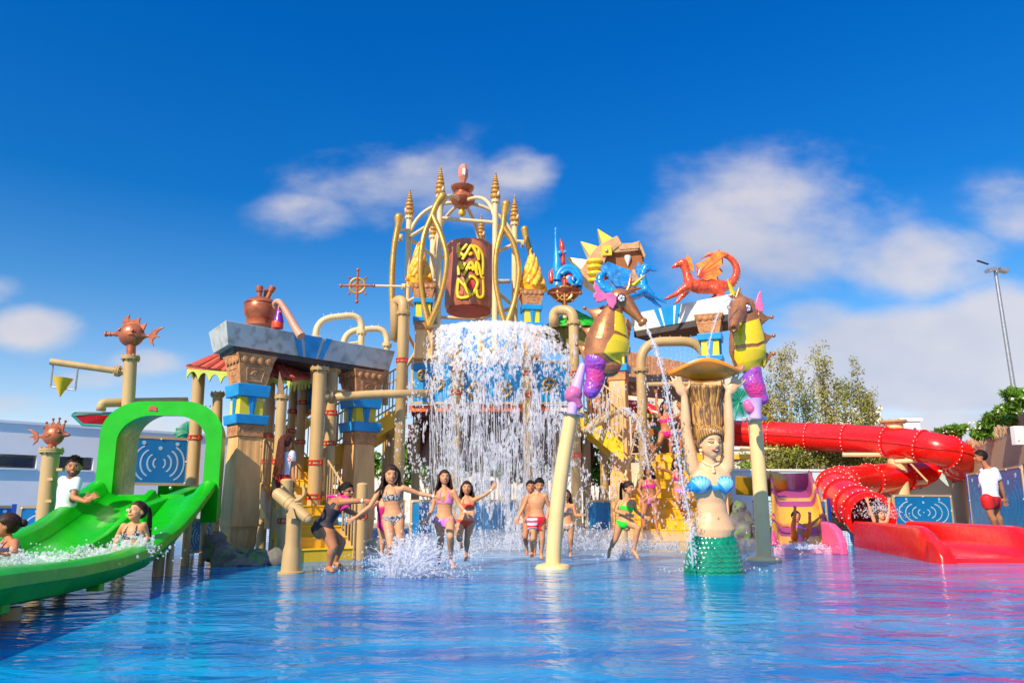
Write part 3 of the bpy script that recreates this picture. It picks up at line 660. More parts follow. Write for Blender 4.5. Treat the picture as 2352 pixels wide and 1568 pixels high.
# lintel beam
LINT = mat('weathered_white_lintel', (.50, .53, .52), .65, var=.08, vs=2.5, dirt=(.16, .15, .12), dirtamt=.55, bump=.05)
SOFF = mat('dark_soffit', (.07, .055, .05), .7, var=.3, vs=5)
def lintel(label, A, B, D, h, name='portico_beam'):      # A near top corner, B far top corner along the front, D other near top corner
    A, B, D = V(A), V(B), V(D); E = B + (D - A); u = (B - A).normalized(); v = (D - A).normalized(); z = V((0, 0, 1)); k = h * .22
    rt = thing(name, label, 'beam', (A.x, A.y, A.z - h))
    T = [A, B, E, D]; Bt = [A + u * k + v * k, B - u * k + v * k, E - u * k - v * k, D + u * k - v * k]; Bt = [p - z * h for p in Bt]
    m = MB(); m.hexa(Bt + T); m.build('lintel', LINT, rt, smooth=False, bevel=.01)
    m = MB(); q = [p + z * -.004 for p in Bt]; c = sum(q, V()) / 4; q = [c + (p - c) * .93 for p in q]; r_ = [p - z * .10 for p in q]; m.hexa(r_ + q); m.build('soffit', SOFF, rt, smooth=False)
    # blue keystone flutes on the front face
    m = MB(); L_ = (B - A).length
    n = (Bt[1] - Bt[0]).cross(A - Bt[0]).normalized()
    if n.y > 0: n = -n
    mid = A.lerp(B, .47); mb_ = Bt[0].lerp(Bt[1], .47); up = (mid - mb_).normalized(); hh = (mid - mb_).length
    for poly in ([(-.42, 1), (-.28, 1), (-.17, 0), (-.25, 0)], [(.42, 1), (.28, 1), (.17, 0), (.25, 0)], [(-.19, 1), (.19, 1), (.10, 0), (-.10, 0)]):
        m.prism([(a * L_ * .27, b * hh) for a, b in poly], mb_ + n * .004, u, up, .03)
    m.build('keystone', CYAN, rt, smooth=False)
    return rt
A = W(519, 735, 12.9); B = W(908, 799, 15.6); Dd = W(479, 764, 13.85)
B.z = A.z; Dd.z = A.z
lintel('long weathered white beam with blue keystone over the left portico', A, B, Dd, .42)
ztopL = A.z
# ================================================================ CAULDRON, PURPLE FIGURE AND TENTACLE ON THE BEAM
Yc = 13.9
rt = thing('copper_cauldron', 'round copper pot with three open funnels on top of the left beam', 'pot', W(597, 745, Yc))
s = mpp(710, Yc); c = W(597, 745, Yc)
prof = [(.02, -4), (30, -4), (30, 3), (32, 8), (28, 10), (35, 20), (38, 32), (38, 40), (36, 46), (38, 47), (37, 50), (26, 58), (12, 64), (.02, 66)]
MB().lathe([(r * s, h * s) for r, h in prof], c, V((0, 0, 1)), 28).build('pot', COPPER, rt, angle=50)
for dx, top, rr, dy in ((-8, (-8, 92), 8.5, .05), (0, (2, 90), 5.5, .2), (15, (27, 88), 8.5, -.05)):
    b0 = c + V((dx * s * .9, dy, 55 * s)); t0 = c + V((top[0] * s, dy, top[1] * s)); m = MB(); m.tube([b0, b0.lerp(t0, .62), b0.lerp(t0, .64), t0], [5 * s, 5.6 * s, rr * .85 * s, rr * s], 14, caps=False); m.tube([b0, b0.lerp(t0, .9)], [4.6 * s, 5.3 * s], 14)
    m.tube([b0.lerp(t0, .66), b0.lerp(t0, .70)], rr * .95 * s, 14); fo = m.build('funnel', COPPER, rt)
PUR = mat('purple_robe_paint', (.16, .02, .38), .35, coat=.3); SCAR = mat('scarlet_hem_paint', (.75, .06, .02), .4)
p = W(637, 752, 13.65); s = mpp(720, 13.65); rt = thing('genie_bottle', 'small purple bottle shaped figurine with a flame red skirt beside the copper pot', 'figurine', p)
MB().lathe([(.02, -2 * s), (13 * s, -2 * s), (13.5 * s, 4 * s), (13 * s, 10 * s), (11, 12)][:4] + [(12 * s, 14 * s)], p, n=18).build('hem', SCAR, rt)
MB().lathe([(12 * s, 12 * s), (10 * s, 24 * s), (7 * s, 32 * s), (6 * s, 40 * s), (5 * s, 46 * s), (.01, 48 * s)], p + V((2 * s, 0, 0)), n=18).build('robe', PUR, rt)
MB().lathe([(.01, 46 * s), (4 * s, 47 * s), (4.4 * s, 52 * s), (3 * s, 55 * s), (6 * s, 56 * s), (6 * s, 58 * s), (2 * s, 59 * s), (3 * s, 62 * s), (.01, 66 * s)], p + V((2.5 * s, 0, 0)), n=14).build('stopper', GOLD, rt)
m = MB(); m.ball(p + V((8 * s, -.08, 34 * s)), 4 * s, 8); m.build('arm', SCAR, rt)
TENT = mat('tentacle_skin', (.62, .30, .20), .4, var=.2)
pts = spline([W(632, 708, 13.7), W(630, 697, 13.65), W(640, 692, 13.6), W(652, 706, 13.55), W(668, 733, 13.5), W(682, 758, 13.45), W(692, 772, 13.4)], 5)
MB().tube(pts, interp(None or [0, 1], [.035, .11], 2) and [lerp(.035, .085, i / (len(pts) - 1)) for i in range(len(pts))], 12).build('tentacle', TENT, label='curling pink and beige tentacle arching over the left beam', cat='tentacle')
# ================================================================ TALL POLE WITH PUFFER FISH + BUCKET ARM
Yp = 12.6
rt, b, t, r = post('tall beige pole behind the green hood with a copper puffer fish on top', 300, 822, Yp, 28, 0, pxb=288, cap=True, name='fish_pole', cat='pole')
s = mpp(775, Yp)
def fish(rt, c, s, flip=1, crown=False, stem=True, Yd=V((0, 1, 0))):
    c = V(c); X = V((flip, 0, 0)); Z = V((0, 0, 1)); m = MB()
    P = lambda a, b, d=0: c + X * a * s + Z * b * s + V((0, d * s, 0))
    m.ball(P(0, 0), (30 * s, 21 * s, 29 * s), 22, m=14)
    m.limb([P(-22, 4), P(-34, 2), P(-44, 2)], [12 * s, 7 * s, 4.5 * s], 12)
    if not crown:
        m.limb([P(-40, 2), P(-58, 2)], [4.2 * s, 5 * s], 10); m.tube([P(-58, 2), P(-62, 2)], [7 * s, 7 * s], 12); m.tube([P(-48, 2), P(-50, 2)], 6.4 * s, 12)
    m.limb([P(24, -3), P(36, -3), P(44, -3)], [10 * s, 4 * s, 3 * s], 10)
    o = m
    body = link(voxel(o, 1.6 * s, 3), 'fish_body', COPPER, rt)
    m = MB()
    m.prism([(40, -4), (50, 8), (60, 15), (76, 19), (62, 8), (57, -1), (68, -6), (56, -6), (50, -14), (55, -28), (44, -17)] and [(a * s, q * s) for a, q in [(40, -3), (47, 8), (57, 15), (76, 19), (63, 9), (58, 0), (69, -5), (57, -6), (51, -14), (56, -28), (44, -17)]], c, X, Z, 4 * s)
    m.build('tail_fin', COPPER, rt, angle=30, bevel=.004)
    m = MB()
    if crown:
        m.prism([(a * s, q * s) for a, q in [(-26, 10), (-30, 38), (-17, 26), (-12, 46), (-3, 30), (6, 44), (10, 28), (24, 34), (24, 12)]], c, X, Z, 5 * s)
        for a, q in ((-30, 41), (-12, 49), (6, 47), (24, 37), (31, 22)): m.ball(P(a, q), 4 * s, 8)
        m.tube([P(22, 14), P(31, 22)], 2 * s, 6)
    else:
        m.prism([(a * s, q * s) for a, q in [(-20, 15), (-24, 30), (-18, 42), (-8, 50), (-10, 40), (-4, 36), (6, 38), (18, 42), (16, 30), (24, 24), (34, 28), (28, 10), (22, 14), (10, 22)]], c, X, Z, 5 * s)
    m.build('back_fin', COPPER, rt, angle=30, bevel=.004)
    m = MB(); m.prism([(a * s, q * s) for a, q in [(-2, 2), (14, 4), (8, -2), (14, -6), (2, -8), (-6, -2)]], P(2, 4, -21), X, Z, 4 * s); m.build('side_fin', COPPER, rt, angle=30)
    for sg in (-1, 1): MB().ball(P(-22, 10, sg * 13), 4.5 * s, 10).build('eye', COPPER, rt)
fish(rt, W(529 / 1.0 * 0 + 302, 769, Yp), s * .97)
MB().tube([t, W(302, 790, Yp)], 10 * s, 12).build('fish_stem', COPPER, rt)
m = MB(); arm0 = W(293, 855, Yp); arm1 = W(116, 830, Yp - .3); m.tube([arm0, arm1], 7.5 * s, 14); m.build('arm', BEIGE, rt); flange(rt, arm0.lerp(arm1, .13), arm1 - arm0, 13 * s)
s2 = mpp(870, 12.3)
rt2 = thing('tipping_bucket', 'small yellow cone bucket hanging from the left pole arm', 'bucket', W(145, 912, 12.35))
cb_ = W(145, 868, 12.35); m = MB(); ax = V((.06, 0, 1)).normalized(); m.lathe([(.005, -44 * s2), (21 * s2, 0), (20 * s2, 0), (.005, -41 * s2)], cb_, ax, 24, caps=False); m.build('cone', YEL, rt2)
m = MB()
for x_, y0 in ((122, 838), (179, 845)): m.tube([W(x_, y0, 12.35), W(x_ - 6, y0 + 50, 12.35)], 2 * s2, 6)
m.tube([W(116, 888, 12.35), W(173, 896, 12.35)], 1.8 * s2, 6); m.build('hanger', STEEL, rt2)
# spout pipe and red tray
rt = pipe('beige spout pipe with a bent end above the red tray', [W(232, 943, 12.5), W(234, 925, 12.5), W(430, 921, 13.4)], .075, rad=.18)
TEAL = mat('teal_trim', (.04, .36, .30), .4)
m = MB(); q = [W(168, 952, 12.6), W(262, 952, 12.9)]; s = mpp(950, 12.6)
rt = thing('water_tray', 'red boat shaped water tray with a teal rim left of the green hood', 'tray', W(205, 980, 12.6))
def sec(k, o=0): return [W(168 + k * 10, 952, 12.5 + .1 * k)]
top = [W(166, 952, 12.4), W(262, 951, 12.5), W(262, 948, 13.2), W(172, 948, 13.0)]; bot = [W(190, 975, 12.5), W(250, 978, 12.6), W(250, 975, 13.0), W(192, 973, 12.9)]
MB().hexa(bot + top).build('basin', RED, rt, smooth=False, bevel=.02)
m = MB(); m.tube([top[0], top[1], top[2], top[3]], .02, 8, closed=True); m.tube([top[0], bot[0], bot[1]], .025, 8); m.build('rim', TEAL, rt)
# short column with crowned fish
rt, b, t, r = post('short beige column with studs and a crowned copper fish at far left', 118, 1035, 11.6, 36, 0, pxb=108, name='fish_column', cat='column')
m = MB()
for px, py in ((103, 1075), (140, 1078), (118, 1100), (104, 1125), (115, 1150), (100, 1172)): m.box(W(px, py, 11.6 - (.13 if 108 < px < 135 else 0)), (.09, .09, .04))
m.build('step_studs', BEIGE, rt, smooth=False)
s = mpp(1000, 11.6); fish(rt, W(123, 1000, 11.6), s * .8, -1, True); MB().tube([t, W(121, 1015, 11.6)], 9 * s, 12).build('fish_stem', COPPER, rt)
# ================================================================ GREEN DOUBLE SLIDE
GS = thing('green_water_slide', 'wide bright green double lane water slide with an arched hood at left', 'slide', (-5.3, 8.5, 0))
def rimz(y): return float(np.interp(y, [4.0, 5.5, 6.6, 7.6, 8.6, 9.6, 10.4, 11.2], [.44, .42, .385, .385, .44, .64, .90, 1.22]))
def rx(y): return lerp(-4.53, -3.66, (11.2 - y) / 5.7)
def lx(y): return lerp(-6.22, -5.55, (11.2 - y) / 5.7)
prof = [(-.06, -.12), (-.06, .0), (-.03, .035), (.03, .04), (.075, .0), (.11, -.16), (.20, -.25), (.34, -.28), (.43, -.27), (.455, -.20), (.47, -.13), (.5, -.115), (.53, -.13), (.545, -.20), (.57, -.27), (.66, -.28), (.80, -.25), (.89, -.16), (.925, 0), (.97, .04), (1.03, .035), (1.06, 0), (1.06, -.12)]
ys = list(np.linspace(4.0, 11.2, 40)); rows = []; rows2 = []
for y in ys:
    rows.append([V((lerp(lx(y), rx(y), u), y, rimz(y) + v * (.74 if v < 0 else 1))) for u, v in prof])
    rows2.append([V((lerp(lx(y), rx(y), u), y, rimz(y) + v * .70)) for u, v in ((-.062, .0), (-.062, -.12), (-.03, -.13), (.0, -.32), (.06, -.37), (.5, -.38), (.94, -.37), (1.0, -.32), (1.03, -.13), (1.062, -.12), (1.062, 0))])
m = MB(); m.grid(rows); m.grid(rows2); m.add(rows[0] + list(reversed(rows2[0])), [tuple(range(len(prof) + 11))])
m.build('chute', GREEN, GS, angle=50)
for y in (5.6, 7.4, 9.3):
    for f_, u in ((rx, 1.0), (lx, 0.0)):
        m = MB(); m.hexa([V((f_(y) - .06 + dx, y + dy, zb)) for zb in (max(-.05, rimz(y) - .30), rimz(y) - .10) for dx, dy in ((-.1, 0), (.03, 0), (.03, .10), (-.1, .10))]); m.build('rib_bracket', GREEN, GS, smooth=False, bevel=.01)
for y in (6.2, 9.9):
    m = MB(); m.tube([V((rx(y) - .25, y, -.1)), V((rx(y) - .25, y, rimz(y) - .3))], .07, 12); m.build('support_leg', BEIGE, GS)
    MB().tube([V((lx(y) + .25, y, -.1)), V((lx(y) + .25, y, rimz(y) - .3))], .07, 12).build('support_leg', BEIGE, GS)
# hood: an arch frame extruded back
Yh = 11.2
def archpts(Y, x0, x1, zb, zt, rc, n=10):
    w2 = x1 - x0; P = [V((x0, Y, zb))]
    for k in range(n + 1): a = pi - k / n * pi / 2; P.append(V((x0 + rc + rc * cos(a), Y, zt - rc * .8 + rc * .8 * sin(a))))
    for k in range(n + 1): a = pi / 2 - k / n * pi / 2; P.append(V((x1 - rc + rc * cos(a), Y, zt - rc * .8 + rc * .8 * sin(a))))
    P.append(V((x1, Y, zb))); return P
zt = ZZ(921, Yh); x0 = XX(219, 1100, Yh); x1 = XX(503, 1100, Yh); zb = ZZ(1205, Yh)
o = archpts(Yh, x0, x1, .65, zt, .62); i_ = archpts(Yh, x0 + .26, x1 - .24, .65, zt - .22, .50)
o2 = [p + V((0, 1.5, .04)) for p in archpts(Yh, x0 - .22, x1 - .52, .65, zt, .60)]; i2 = [p + V((0, 1.5, .02)) for p in archpts(Yh, x0 - .16, x1 - .58, .65, zt - .05, .56)]; i1 = [p + V((0, .08, 0)) for p in i_]
def flare(P, k): return P
m = MB(); m.grid([o2, o, i_, i1, [p.lerp(q, .5) for p, q in zip(i1, i2)], i2]); m.grid([o2, i2]); m.build('hood', GREEN, GS, angle=40)
m = MB(); m.box(((x0 + x1) / 2 - .1, Yh + .7, 1.02), (x1 - x0 - .85, 1.3, .08)); m.box(((x0 + x1) / 2 - .1, Yh + 1.35, 1.10), (x1 - x0 - .85, .06, .25)); m.build('start_platform', GREEN, GS, smooth=False)
m = MB(); yy = Yh + .55
cxm = (x0 + x1) / 2 + .12
m.hexa([V((cxm - .2, Yh - .9, .6)), V((cxm + .2, Yh - .9, .6)), V((cxm + .12, Yh + 1.3, .95)), V((cxm - .22, Yh + 1.3, .95)), V((cxm - .10, Yh - .9, .86)), V((cxm + .10, Yh - .9, .86)), V((cxm + .08, Yh + 1.3, 1.24)), V((cxm - .14, Yh + 1.3, 1.24))]); m.build('lane_divider', GREEN, GS, smooth=False, bevel=.03)
STK = mat('red_sticker', (.55, .04, .06), .4); p = W(351, 937, Yh - .012)
m = MB(); s = mpp(937, Yh); poly = [(-10, -4), (-8, 3), (-3, 6), (2, 4), (8, 3), (9, -2), (11, -5), (7, -7), (1, -5), (-5, -5)]; m.prism([(a * s, b * s) for a, b in poly], p, V((1, 0, 0)), V((0, 0, 1)), .008); m.build('badge', STK, GS, smooth=False)
m = MB()
for px in (450, 460, 470, 480): m.ball(W(px + 2, 932, Yh + .35), .018, 8)
for px, py in ((392, 1120), (500, 1120), (468, 1120)): m.ball(W(px, py, Yh + .05), .03, 8)
m.build('bolts', STEEL, GS)
# shade/dark structure and little posts beneath the slide
for i, (px, top, Y, wd) in enumerate(((395, 1225, 9.9, 16), (432, 1200, 11.6, 18), (470, 1190, 12.2, 14))):
    post(['stub post under the slide rim nearest the water', 'stub post under the slide platform', 'thin stub post beside the mossy rock'][i], px, top, Y, wd, -.1, cap=False, group='stub posts under the green slide')
a = W(437, 1160, 12.6); b = W(492, 1160, 12.9); panel('fence_panel', 'dark low slotted panel in the shade under the green slide', 'fence panel', a, b, .12, .68, group=FG)
# ================================================================ BACK LEFT POSTS AND TILED CANOPY
BG = 'beige steel posts of the left play structure'
for args in (('post left of the canopy running down behind the green hood', 458, 848, 14.6, 27, 440), ('short capped post between the hood and the portico column', 500, 905, 14.8, 22, 498), ):
    post(args[0], args[1], args[2], args[3], args[4], 0, pxb=args[5], group=BG, clamps=(1005,) if args[1] < 470 else ())
for lab, px, top, Y, wd, cl in (('post right behind the nearest portico column', 622, 868, 15.4, 22, (1000, 1060)), ('post with a dark bracket under the canopy, in front of the stairs', 648, 912, 13.7, 23, (1060, 1133)),
                                ('slim post between the canopy and the blue gear panel', 675, 880, 16.2, 18, (945, 990)), ('thick post rising beside the stairs landing', 735, 848, 14.2, 30, (1062, 1140)),
                                ('post left of the gear panel', 697, 875, 16, 20, (925, 1015)), ('post right of the stairs top', 764, 850, 14.9, 26, (948, 1018)), ('dark bay post behind the waterfall edge', 902, 1000, 17, 20, ())):
    post(lab, px, top, Y, wd, 0, group=BG, clamps=cl)
m = MB(); a = W(637, 912, 13.66); s = mpp(880, 13.7); rt = thing('bracket_blade', 'dark triangular blade bracket under the left portico beam', 'bracket', a); m.prism([(-1 * s, 0), (16 * s, 0), (12 * s, 30 * s), (2 * s, 60 * s)], a, V((1, 0, 0)), V((0, 0, 1)), .04); m.build('blade', mat('brown_paint', (.25, .14, .07), .5), rt, smooth=False)
# canopy: red tiles with scalloped green trim
TILER = mat('red_roof_tile', (.55, .10, .06), .6, var=.25, vs=6); LIME = mat('lime_trim', (.50, .58, .08), .5, var=.12)
rt = thing('tiled_canopy', 'small red tiled canopy with a scalloped lime green edge behind the portico', 'canopy', W(560, 870, 14.5))
ap = W(590, 770, 15.2); cs = [W(432, 842, 14.2), W(668, 872, 13.9), W(740, 862, 16.4), W(520, 830, 16.6)]
m = MB()
for i in range(4):
    a, b = cs[i], cs[(i + 1) % 4]
    for k in range(9):
        t0, t1 = k / 9, (k + 1) / 9; p0, p1 = a.lerp(b, t0), a.lerp(b, t1); m.add([p0, p1, ap.lerp(p1, .08), ap.lerp(p0, .08)], [(0, 1, 2, 3)])
        m.tube([a.lerp(b, (t0 + t1) / 2), ap.lerp(a.lerp(b, (t0 + t1) / 2), .1)], [.06, .02], 6)
m.tube([cs[0], cs[1], cs[2], cs[3]], .05, 8, closed=True)
m.build('roof', TILER, rt, angle=30)
m = MB()
for i in range(4):
    a, b = cs[i], cs[(i + 1) % 4]; d = (b - a); n_ = 9 if i % 2 == 0 else 9; L_ = d.length; u = d.normalized(); poly = [(0, 0), (0, -.22)]
    for k in range(n_):
        for q in range(1, 7): poly.append(((k + q / 6) * L_ / n_, -.20 + .12 * sin(pi * q / 6) - .04 * (q == 6)))
    poly += [(L_, 0)]; m.prism(poly, a, u, V((0, 0, 1)), .03)
m.build('scalloped_trim', LIME, rt, smooth=False)
m = MB(); c_ = sum(cs, V()) / 4
for k in range(5): m.tube([cs[0].lerp(cs[1], (k + .5) / 5) + V((0, .05, -.02)), ap.lerp(cs[0].lerp(cs[1], (k + .5) / 5), .1) - V((0, 0, .05))], .03, 6)
m.build('rafters', mat('dark_red_timber', (.25, .05, .02), .6), rt)
# palm leaves, metal
PALM = mat('green_metal_palm', (.01, .28, .16), .4, var=.2)
def palm(label, px, py, Y, size, fr_, sg=1, cat='palm'):
    c = W(px, py, Y); rt = thing('metal_palm', label, cat, (c.x, c.y, c.z - .1)); s = mpp(py, Y)
    for k, a in enumerate(fr_):
        a = radians(a); d = V((cos(a), 0, sin(a))); tip = c + d * size * s + V((0, 0, -size * s * .18)); pts = arc(c, c + d * size * s * .55 + V((0, -.05 * (k % 3), size * s * .12)), tip, 12); m = MB(); m.tube(pts, [lerp(.02, .006, i / 12) for i in range(13)], 5)
        for i in range(1, 12):
            p = pts[i]; t = (pts[i + 1] - pts[i - 1]).normalized(); nn = t.cross(V((0, 1, 0))).normalized(); ln = size * s * .42 * sin(pi * (i / 12) ** .7) + .02
            for sgn in (-1, 1):
                e = p + (nn * sgn + t * .5).normalized() * ln; m.add([p - t * .018, p + t * .018, e + V((0, .02, -.02))], [(0, 1, 2)]); m.add([p - t * .018 + V((0, .004, 0)), e + V((0, .024, -.02)), p + t * .018 + V((0, .004, 0))], [(0, 1, 2)])
        m.build('frond', PALM, rt, smooth=False)
    return rt
palm('teal metal palm fronds seen through the green hood', 432, 995, 15.4, 34, (150, 175, 200, 230, 100))
palm('green metal palm between the statue and the right seahorse', 1698, 922, 15.5, 40, (60, 95, 130, 170, 210, 250, 285, 320))
# ================================================================ ROCKS
ROCK = mat('mossy_rock', (.15, .13, .13), .9, var=.4, vs=4, dirt=(.12, .34, .01), dirtamt=.9, bump=.5, bs=12)
def rock(label, pts, Y, group='mossy artificial rocks'):
    m = MB()
    for px, py, rx_, ry_, dy in pts:
        c = W(px, py, Y + dy); s = mpp(py, Y + dy); m.ball(c, (rx_ * s, rx_ * s * .8, ry_ * s), 12)
    me = voxel(m, .045, 2, lambda p: .16 * noise.noise(p * 2.6) + .09 * noise.noise(p * 6.0) + .03 * noise.noise(p * 15)); return link(me, 'mossy_rock', ROCK, label=label, cat='rock', group=group)
rock('mossy grey rock at the foot of the nearest portico column', [(490, 1255, 30, 28, .2), (530, 1275, 42, 26, 0), (580, 1272, 38, 22, 0), (620, 1282, 26, 14, 0), (505, 1238, 22, 12, .5), (560, 1295, 60, 10, 0)], 11.7)
rock('dark mossy rock behind the right side of the mermaid', [(1690, 1225, 32, 45, 0), (1708, 1210, 22, 40, .3), (1725, 1240, 20, 25, 0), (1695, 1180, 16, 25, .3)], 15.0)
rock('small rock at the foot of the second portico column', [(868, 1250, 20, 12, 0), (850, 1256, 14, 10, 0)], 14.6)
# ================================================================ LEFT STAIRCASE
def railing(rt, a, b, h, n, r=.022, name='railing', rb=.012, lower=True, m=None):
    a, b = V(a), V(b); u = V((0, 0, 1)); f = MB(); f.tube([a, a + u * h, b + u * h, b], r, 8)
    if lower: f.tube([a + u * .1, b + u * .1], r * .8, 8)
    for k in range(1, n): t = k / n; p = a.lerp(b, t); f.tube([p + u * .1, p + u * h], rb, 6)
    return f.build(name, m or BEIGE, rt)
def stairs(label, bl, br, tl, tr, n, cat='stairs', name='yellow_stairs', under=True, m=None):
    bl, br, tl, tr = map(V, (bl, br, tl, tr)); rt = thing(name, label, cat, bl); f = MB(); lo = min(bl.z, br.z)
    for k in range(n):
        t0 = k / n; t1 = (k + 1) / n; z1_ = lerp(bl.z, tl.z, (k + 1) / n)
        P = [bl.lerp(tl, t0), br.lerp(tr, t0), br.lerp(tr, t1), bl.lerp(tl, t1)]
        bot = [V((p.x, p.y, max(lo - .2, z1_ - .6))) for p in P]; top = [V((p.x, p.y, z1_)) for p in P]
        f.hexa(bot + top)
        nz_ = (P[0] - P[3]).normalized(); f.tube([top[0] + V((0, 0, -.012)), top[1] + V((0, 0, -.012))], .016, 6)
    f.build('steps', m or YEL, rt, angle=30)
    return rt
bl = W(683, 1278, 12.3); br = W(812, 1272, 12.9); bl.z = br.z = .02; tl = W(600, 1130, 14.4); tr = W(722, 1130, 15.0); tl.z = tr.z = 1.25
rt = stairs('lower yellow flight of stairs rising from the pool to the left landing', bl, br, tl, tr, 7)
railing(rt, W(592, 1262, 12.9), W(592, 1080, 14.2) * 1, .9, 2) if False else None
railing(rt, tl + V((.02, 0, 0)), bl + V((.02, 0, 0)), .9, 15); railing(rt, V((tr.x, tr.y, tr.z)), br, .9, 15)
m = MB(); m.hexa([p + V(d) for p, d in ((tl, (-.03, 0, -.3)), (bl, (-.03, 0, -.15)), (bl, (.03, 0, -.15)), (tl, (.03, 0, -.3)), (tl, (-.03, 0, .08)), (bl, (-.03, 0, .12)), (bl, (.03, 0, .12)), (tl, (.03, 0, .08)))]); m.hexa([p + V(d) for p, d in ((tr, (-.03, 0, -.3)), (br, (-.03, 0, -.15)), (br, (.03, 0, -.15)), (tr, (.03, 0, -.3)), (tr, (-.03, 0, .08)), (br, (-.03, 0, .12)), (br, (.03, 0, .12)), (tr, (.03, 0, .08)))]); m.build('stringer', BEIGE, rt, smooth=False)
# landing + second flight to upper left (yellow, seen behind the girl) + balustrade
lz = 1.25; rt = thing('stair_landing', 'yellow landing with beige balustrade behind the girl in the white shirt', 'landing', (tl.x, tl.y, lz - .1))
cx_ = (tl.x + tr.x) / 2; m = MB(); m.hexa([V((tl.x - .1, tl.y, lz - .12)), V((tr.x + .1, tr.y, lz - .12)), V((tr.x + .2, tr.y + 1.3, lz - .12)), V((tl.x - .1, tl.y + 1.3, lz - .12))] + [V((tl.x - .1, tl.y, lz)), V((tr.x + .1, tr.y, lz)), V((tr.x + .2, tr.y + 1.3, lz)), V((tl.x - .1, tl.y + 1.3, lz))]); m.build('floor', YEL, rt, smooth=False)
railing(rt, V((tl.x - .1, tl.y, lz)), V((tl.x - .1, tl.y + 1.3, lz)), .95, 8); railing(rt, V((tr.x + .2, tr.y, lz)), V((tr.x + .2, tr.y + 1.3, lz)), .95, 8)
s0 = V((tl.x - .05, tl.y + 1.3, lz)); s1 = V((tl.x + .95, tl.y + 1.4, lz)); s2_ = W(600, 1010, 17.6); s3_ = W(660, 1010, 17.6); s2_.z = s3_.z = 2.5
rt = stairs('upper yellow flight of stairs behind the girl in the white shirt', s0, s1, s2_, s3_, 7)
railing(rt, s0, s2_, .9, 12); railing(rt, s1, s3_, .9, 12)
# long stairs rising right towards the tower deck
def flight(label, p0, p1, wd, nb, h=.92, group=None, depth=1.0, nosteps=False):
    p0, p1 = V(p0), V(p1); rt = thing('stair_flight', label, 'stairs', (min(p0.x, p1.x), p0.y, min(p0.z, p1.z)), group); u = (p1 - p0); back = V((0, depth, 0)); zz_ = V((0, 0, wd))
    for o in (V((0, 0, 0)), back):
        m = MB(); q = V((0, .05, 0)); m.hexa([p0 + o - zz_, p1 + o - zz_, p1 + o + q - zz_, p0 + o + q - zz_, p0 + o, p1 + o, p1 + o + q, p0 + o + q]); m.build('stringer', YEL, rt, smooth=False)
        railing(rt, p0 + o, p1 + o, h, nb)
    m = MB(); n = 9
    for k in range(n):
        t = (k + .5) / n; c = p0.lerp(p1, t) + V((0, depth / 2, -wd * .45)); m.box(c, (abs(u.x) / n * 1.1, depth - .1, .05))
    m.build('treads', YEL, rt, smooth=False)
    return rt
flight('yellow stair flight rising right to the tower deck behind the second portico column', W(748, 1040, 15.7), W(918, 934, 16.3), .38, 20, depth=.9)
flight('yellow stair flight descending right behind the left seahorse', W(1325, 932, 16.0), W(1432, 1018, 15.3), .38, 12, depth=.9, group=None)
flight('beige railed stair flight between the landing and the gear panel', W(590, 1030, 16.6), W(752, 900, 17.0), .2, 18, depth=.8)
rt, b, t, r = post('short domed beige post behind the bending woman', 833, 1112, 13.0, 26, -.05, cap=False, clamps=(1185,), dome=True, name='bollard', cat='bollard', group='domed beige bollards')
post('short domed beige post left of the running green bikini girl', 1427, 1117, 14.2, 24, -.05, cap=False, clamps=(), dome=True, name='bollard', cat='bollard', group='domed beige bollards')
post('short domed beige post behind the water cannon', 659, 1103, 12.6, 28, -.05, cap=False, clamps=(1195,), dome=True, name='bollard', cat='bollard', group='domed beige bollards')
# ================================================================ WATER CANNON
Yw = 10.35; rt = thing('water_cannon', 'beige water cannon on a flared pedestal in the pool, pointing down right', 'water cannon', G(665, 1322)); c = W(668, 1322, Yw); c.z = 0; s = mpp(1250, Yw)
MB().lathe([(.01, 0), (30 * s, 0), (30 * s, .02), (23 * s, .03), (22 * s, 30 * s), (20 * s, 52 * s), (16.5 * s, 66 * s), (16.5 * s, 128 * s), (17.5 * s, 129 * s), (17.5 * s, 134 * s), (.01, 134 * s)], c, n=28).build('pedestal', BEIGE, rt)
a = W(640, 1135, Yw); b = W(706, 1190, Yw - .1); m = MB(); m.tube([a, a.lerp(b, .45), a.lerp(b, .46), b], [15 * s, 16 * s, 15 * s, 12 * s], 20); m.ball(a, 15 * s, 18); m.ball(b, (11 * s, 11 * s, 13 * s), 14, frame(b - a)); m.tube([a.lerp(b, .3), a.lerp(b, .33)], 16.6 * s, 20)
m.box(a.lerp(b, .7) + V((0, -.02, .16)), (.06, .03, .12)); m.ball(a.lerp(b, .6) + V((0, -13 * s, 0)), (3 * s, 2 * s, 3 * s), 8); m.ball(a + V((8 * s, 0, 17 * s)), 4 * s, 8)
m.build('barrel', BEIGE, rt, angle=40)
m = MB(); m.tube(spline([W(678, 1149, Yw - .1), W(688, 1146, Yw - .12), W(698, 1135, Yw - .12), W(697, 1120, Yw - .1), W(690, 1115, Yw - .1)], 4), 3.5 * s, 8); m.build('handle', BEIGE, rt)
m = MB(); m.prism([(-10 * s, 0), (12 * s, 0), (4 * s, 24 * s), (-4 * s, 24 * s)], W(668, 1190, Yw + .02), V((1, 0, 0)), V((0, 0, 1)), .04); m.prism([(-10 * s, 0), (12 * s, 0), (4 * s, 24 * s), (-4 * s, 24 * s)], W(668, 1190, Yw - .17), V((1, 0, 0)), V((0, 0, 1)), .02); m.build('fork', BEIGE, rt, smooth=False)
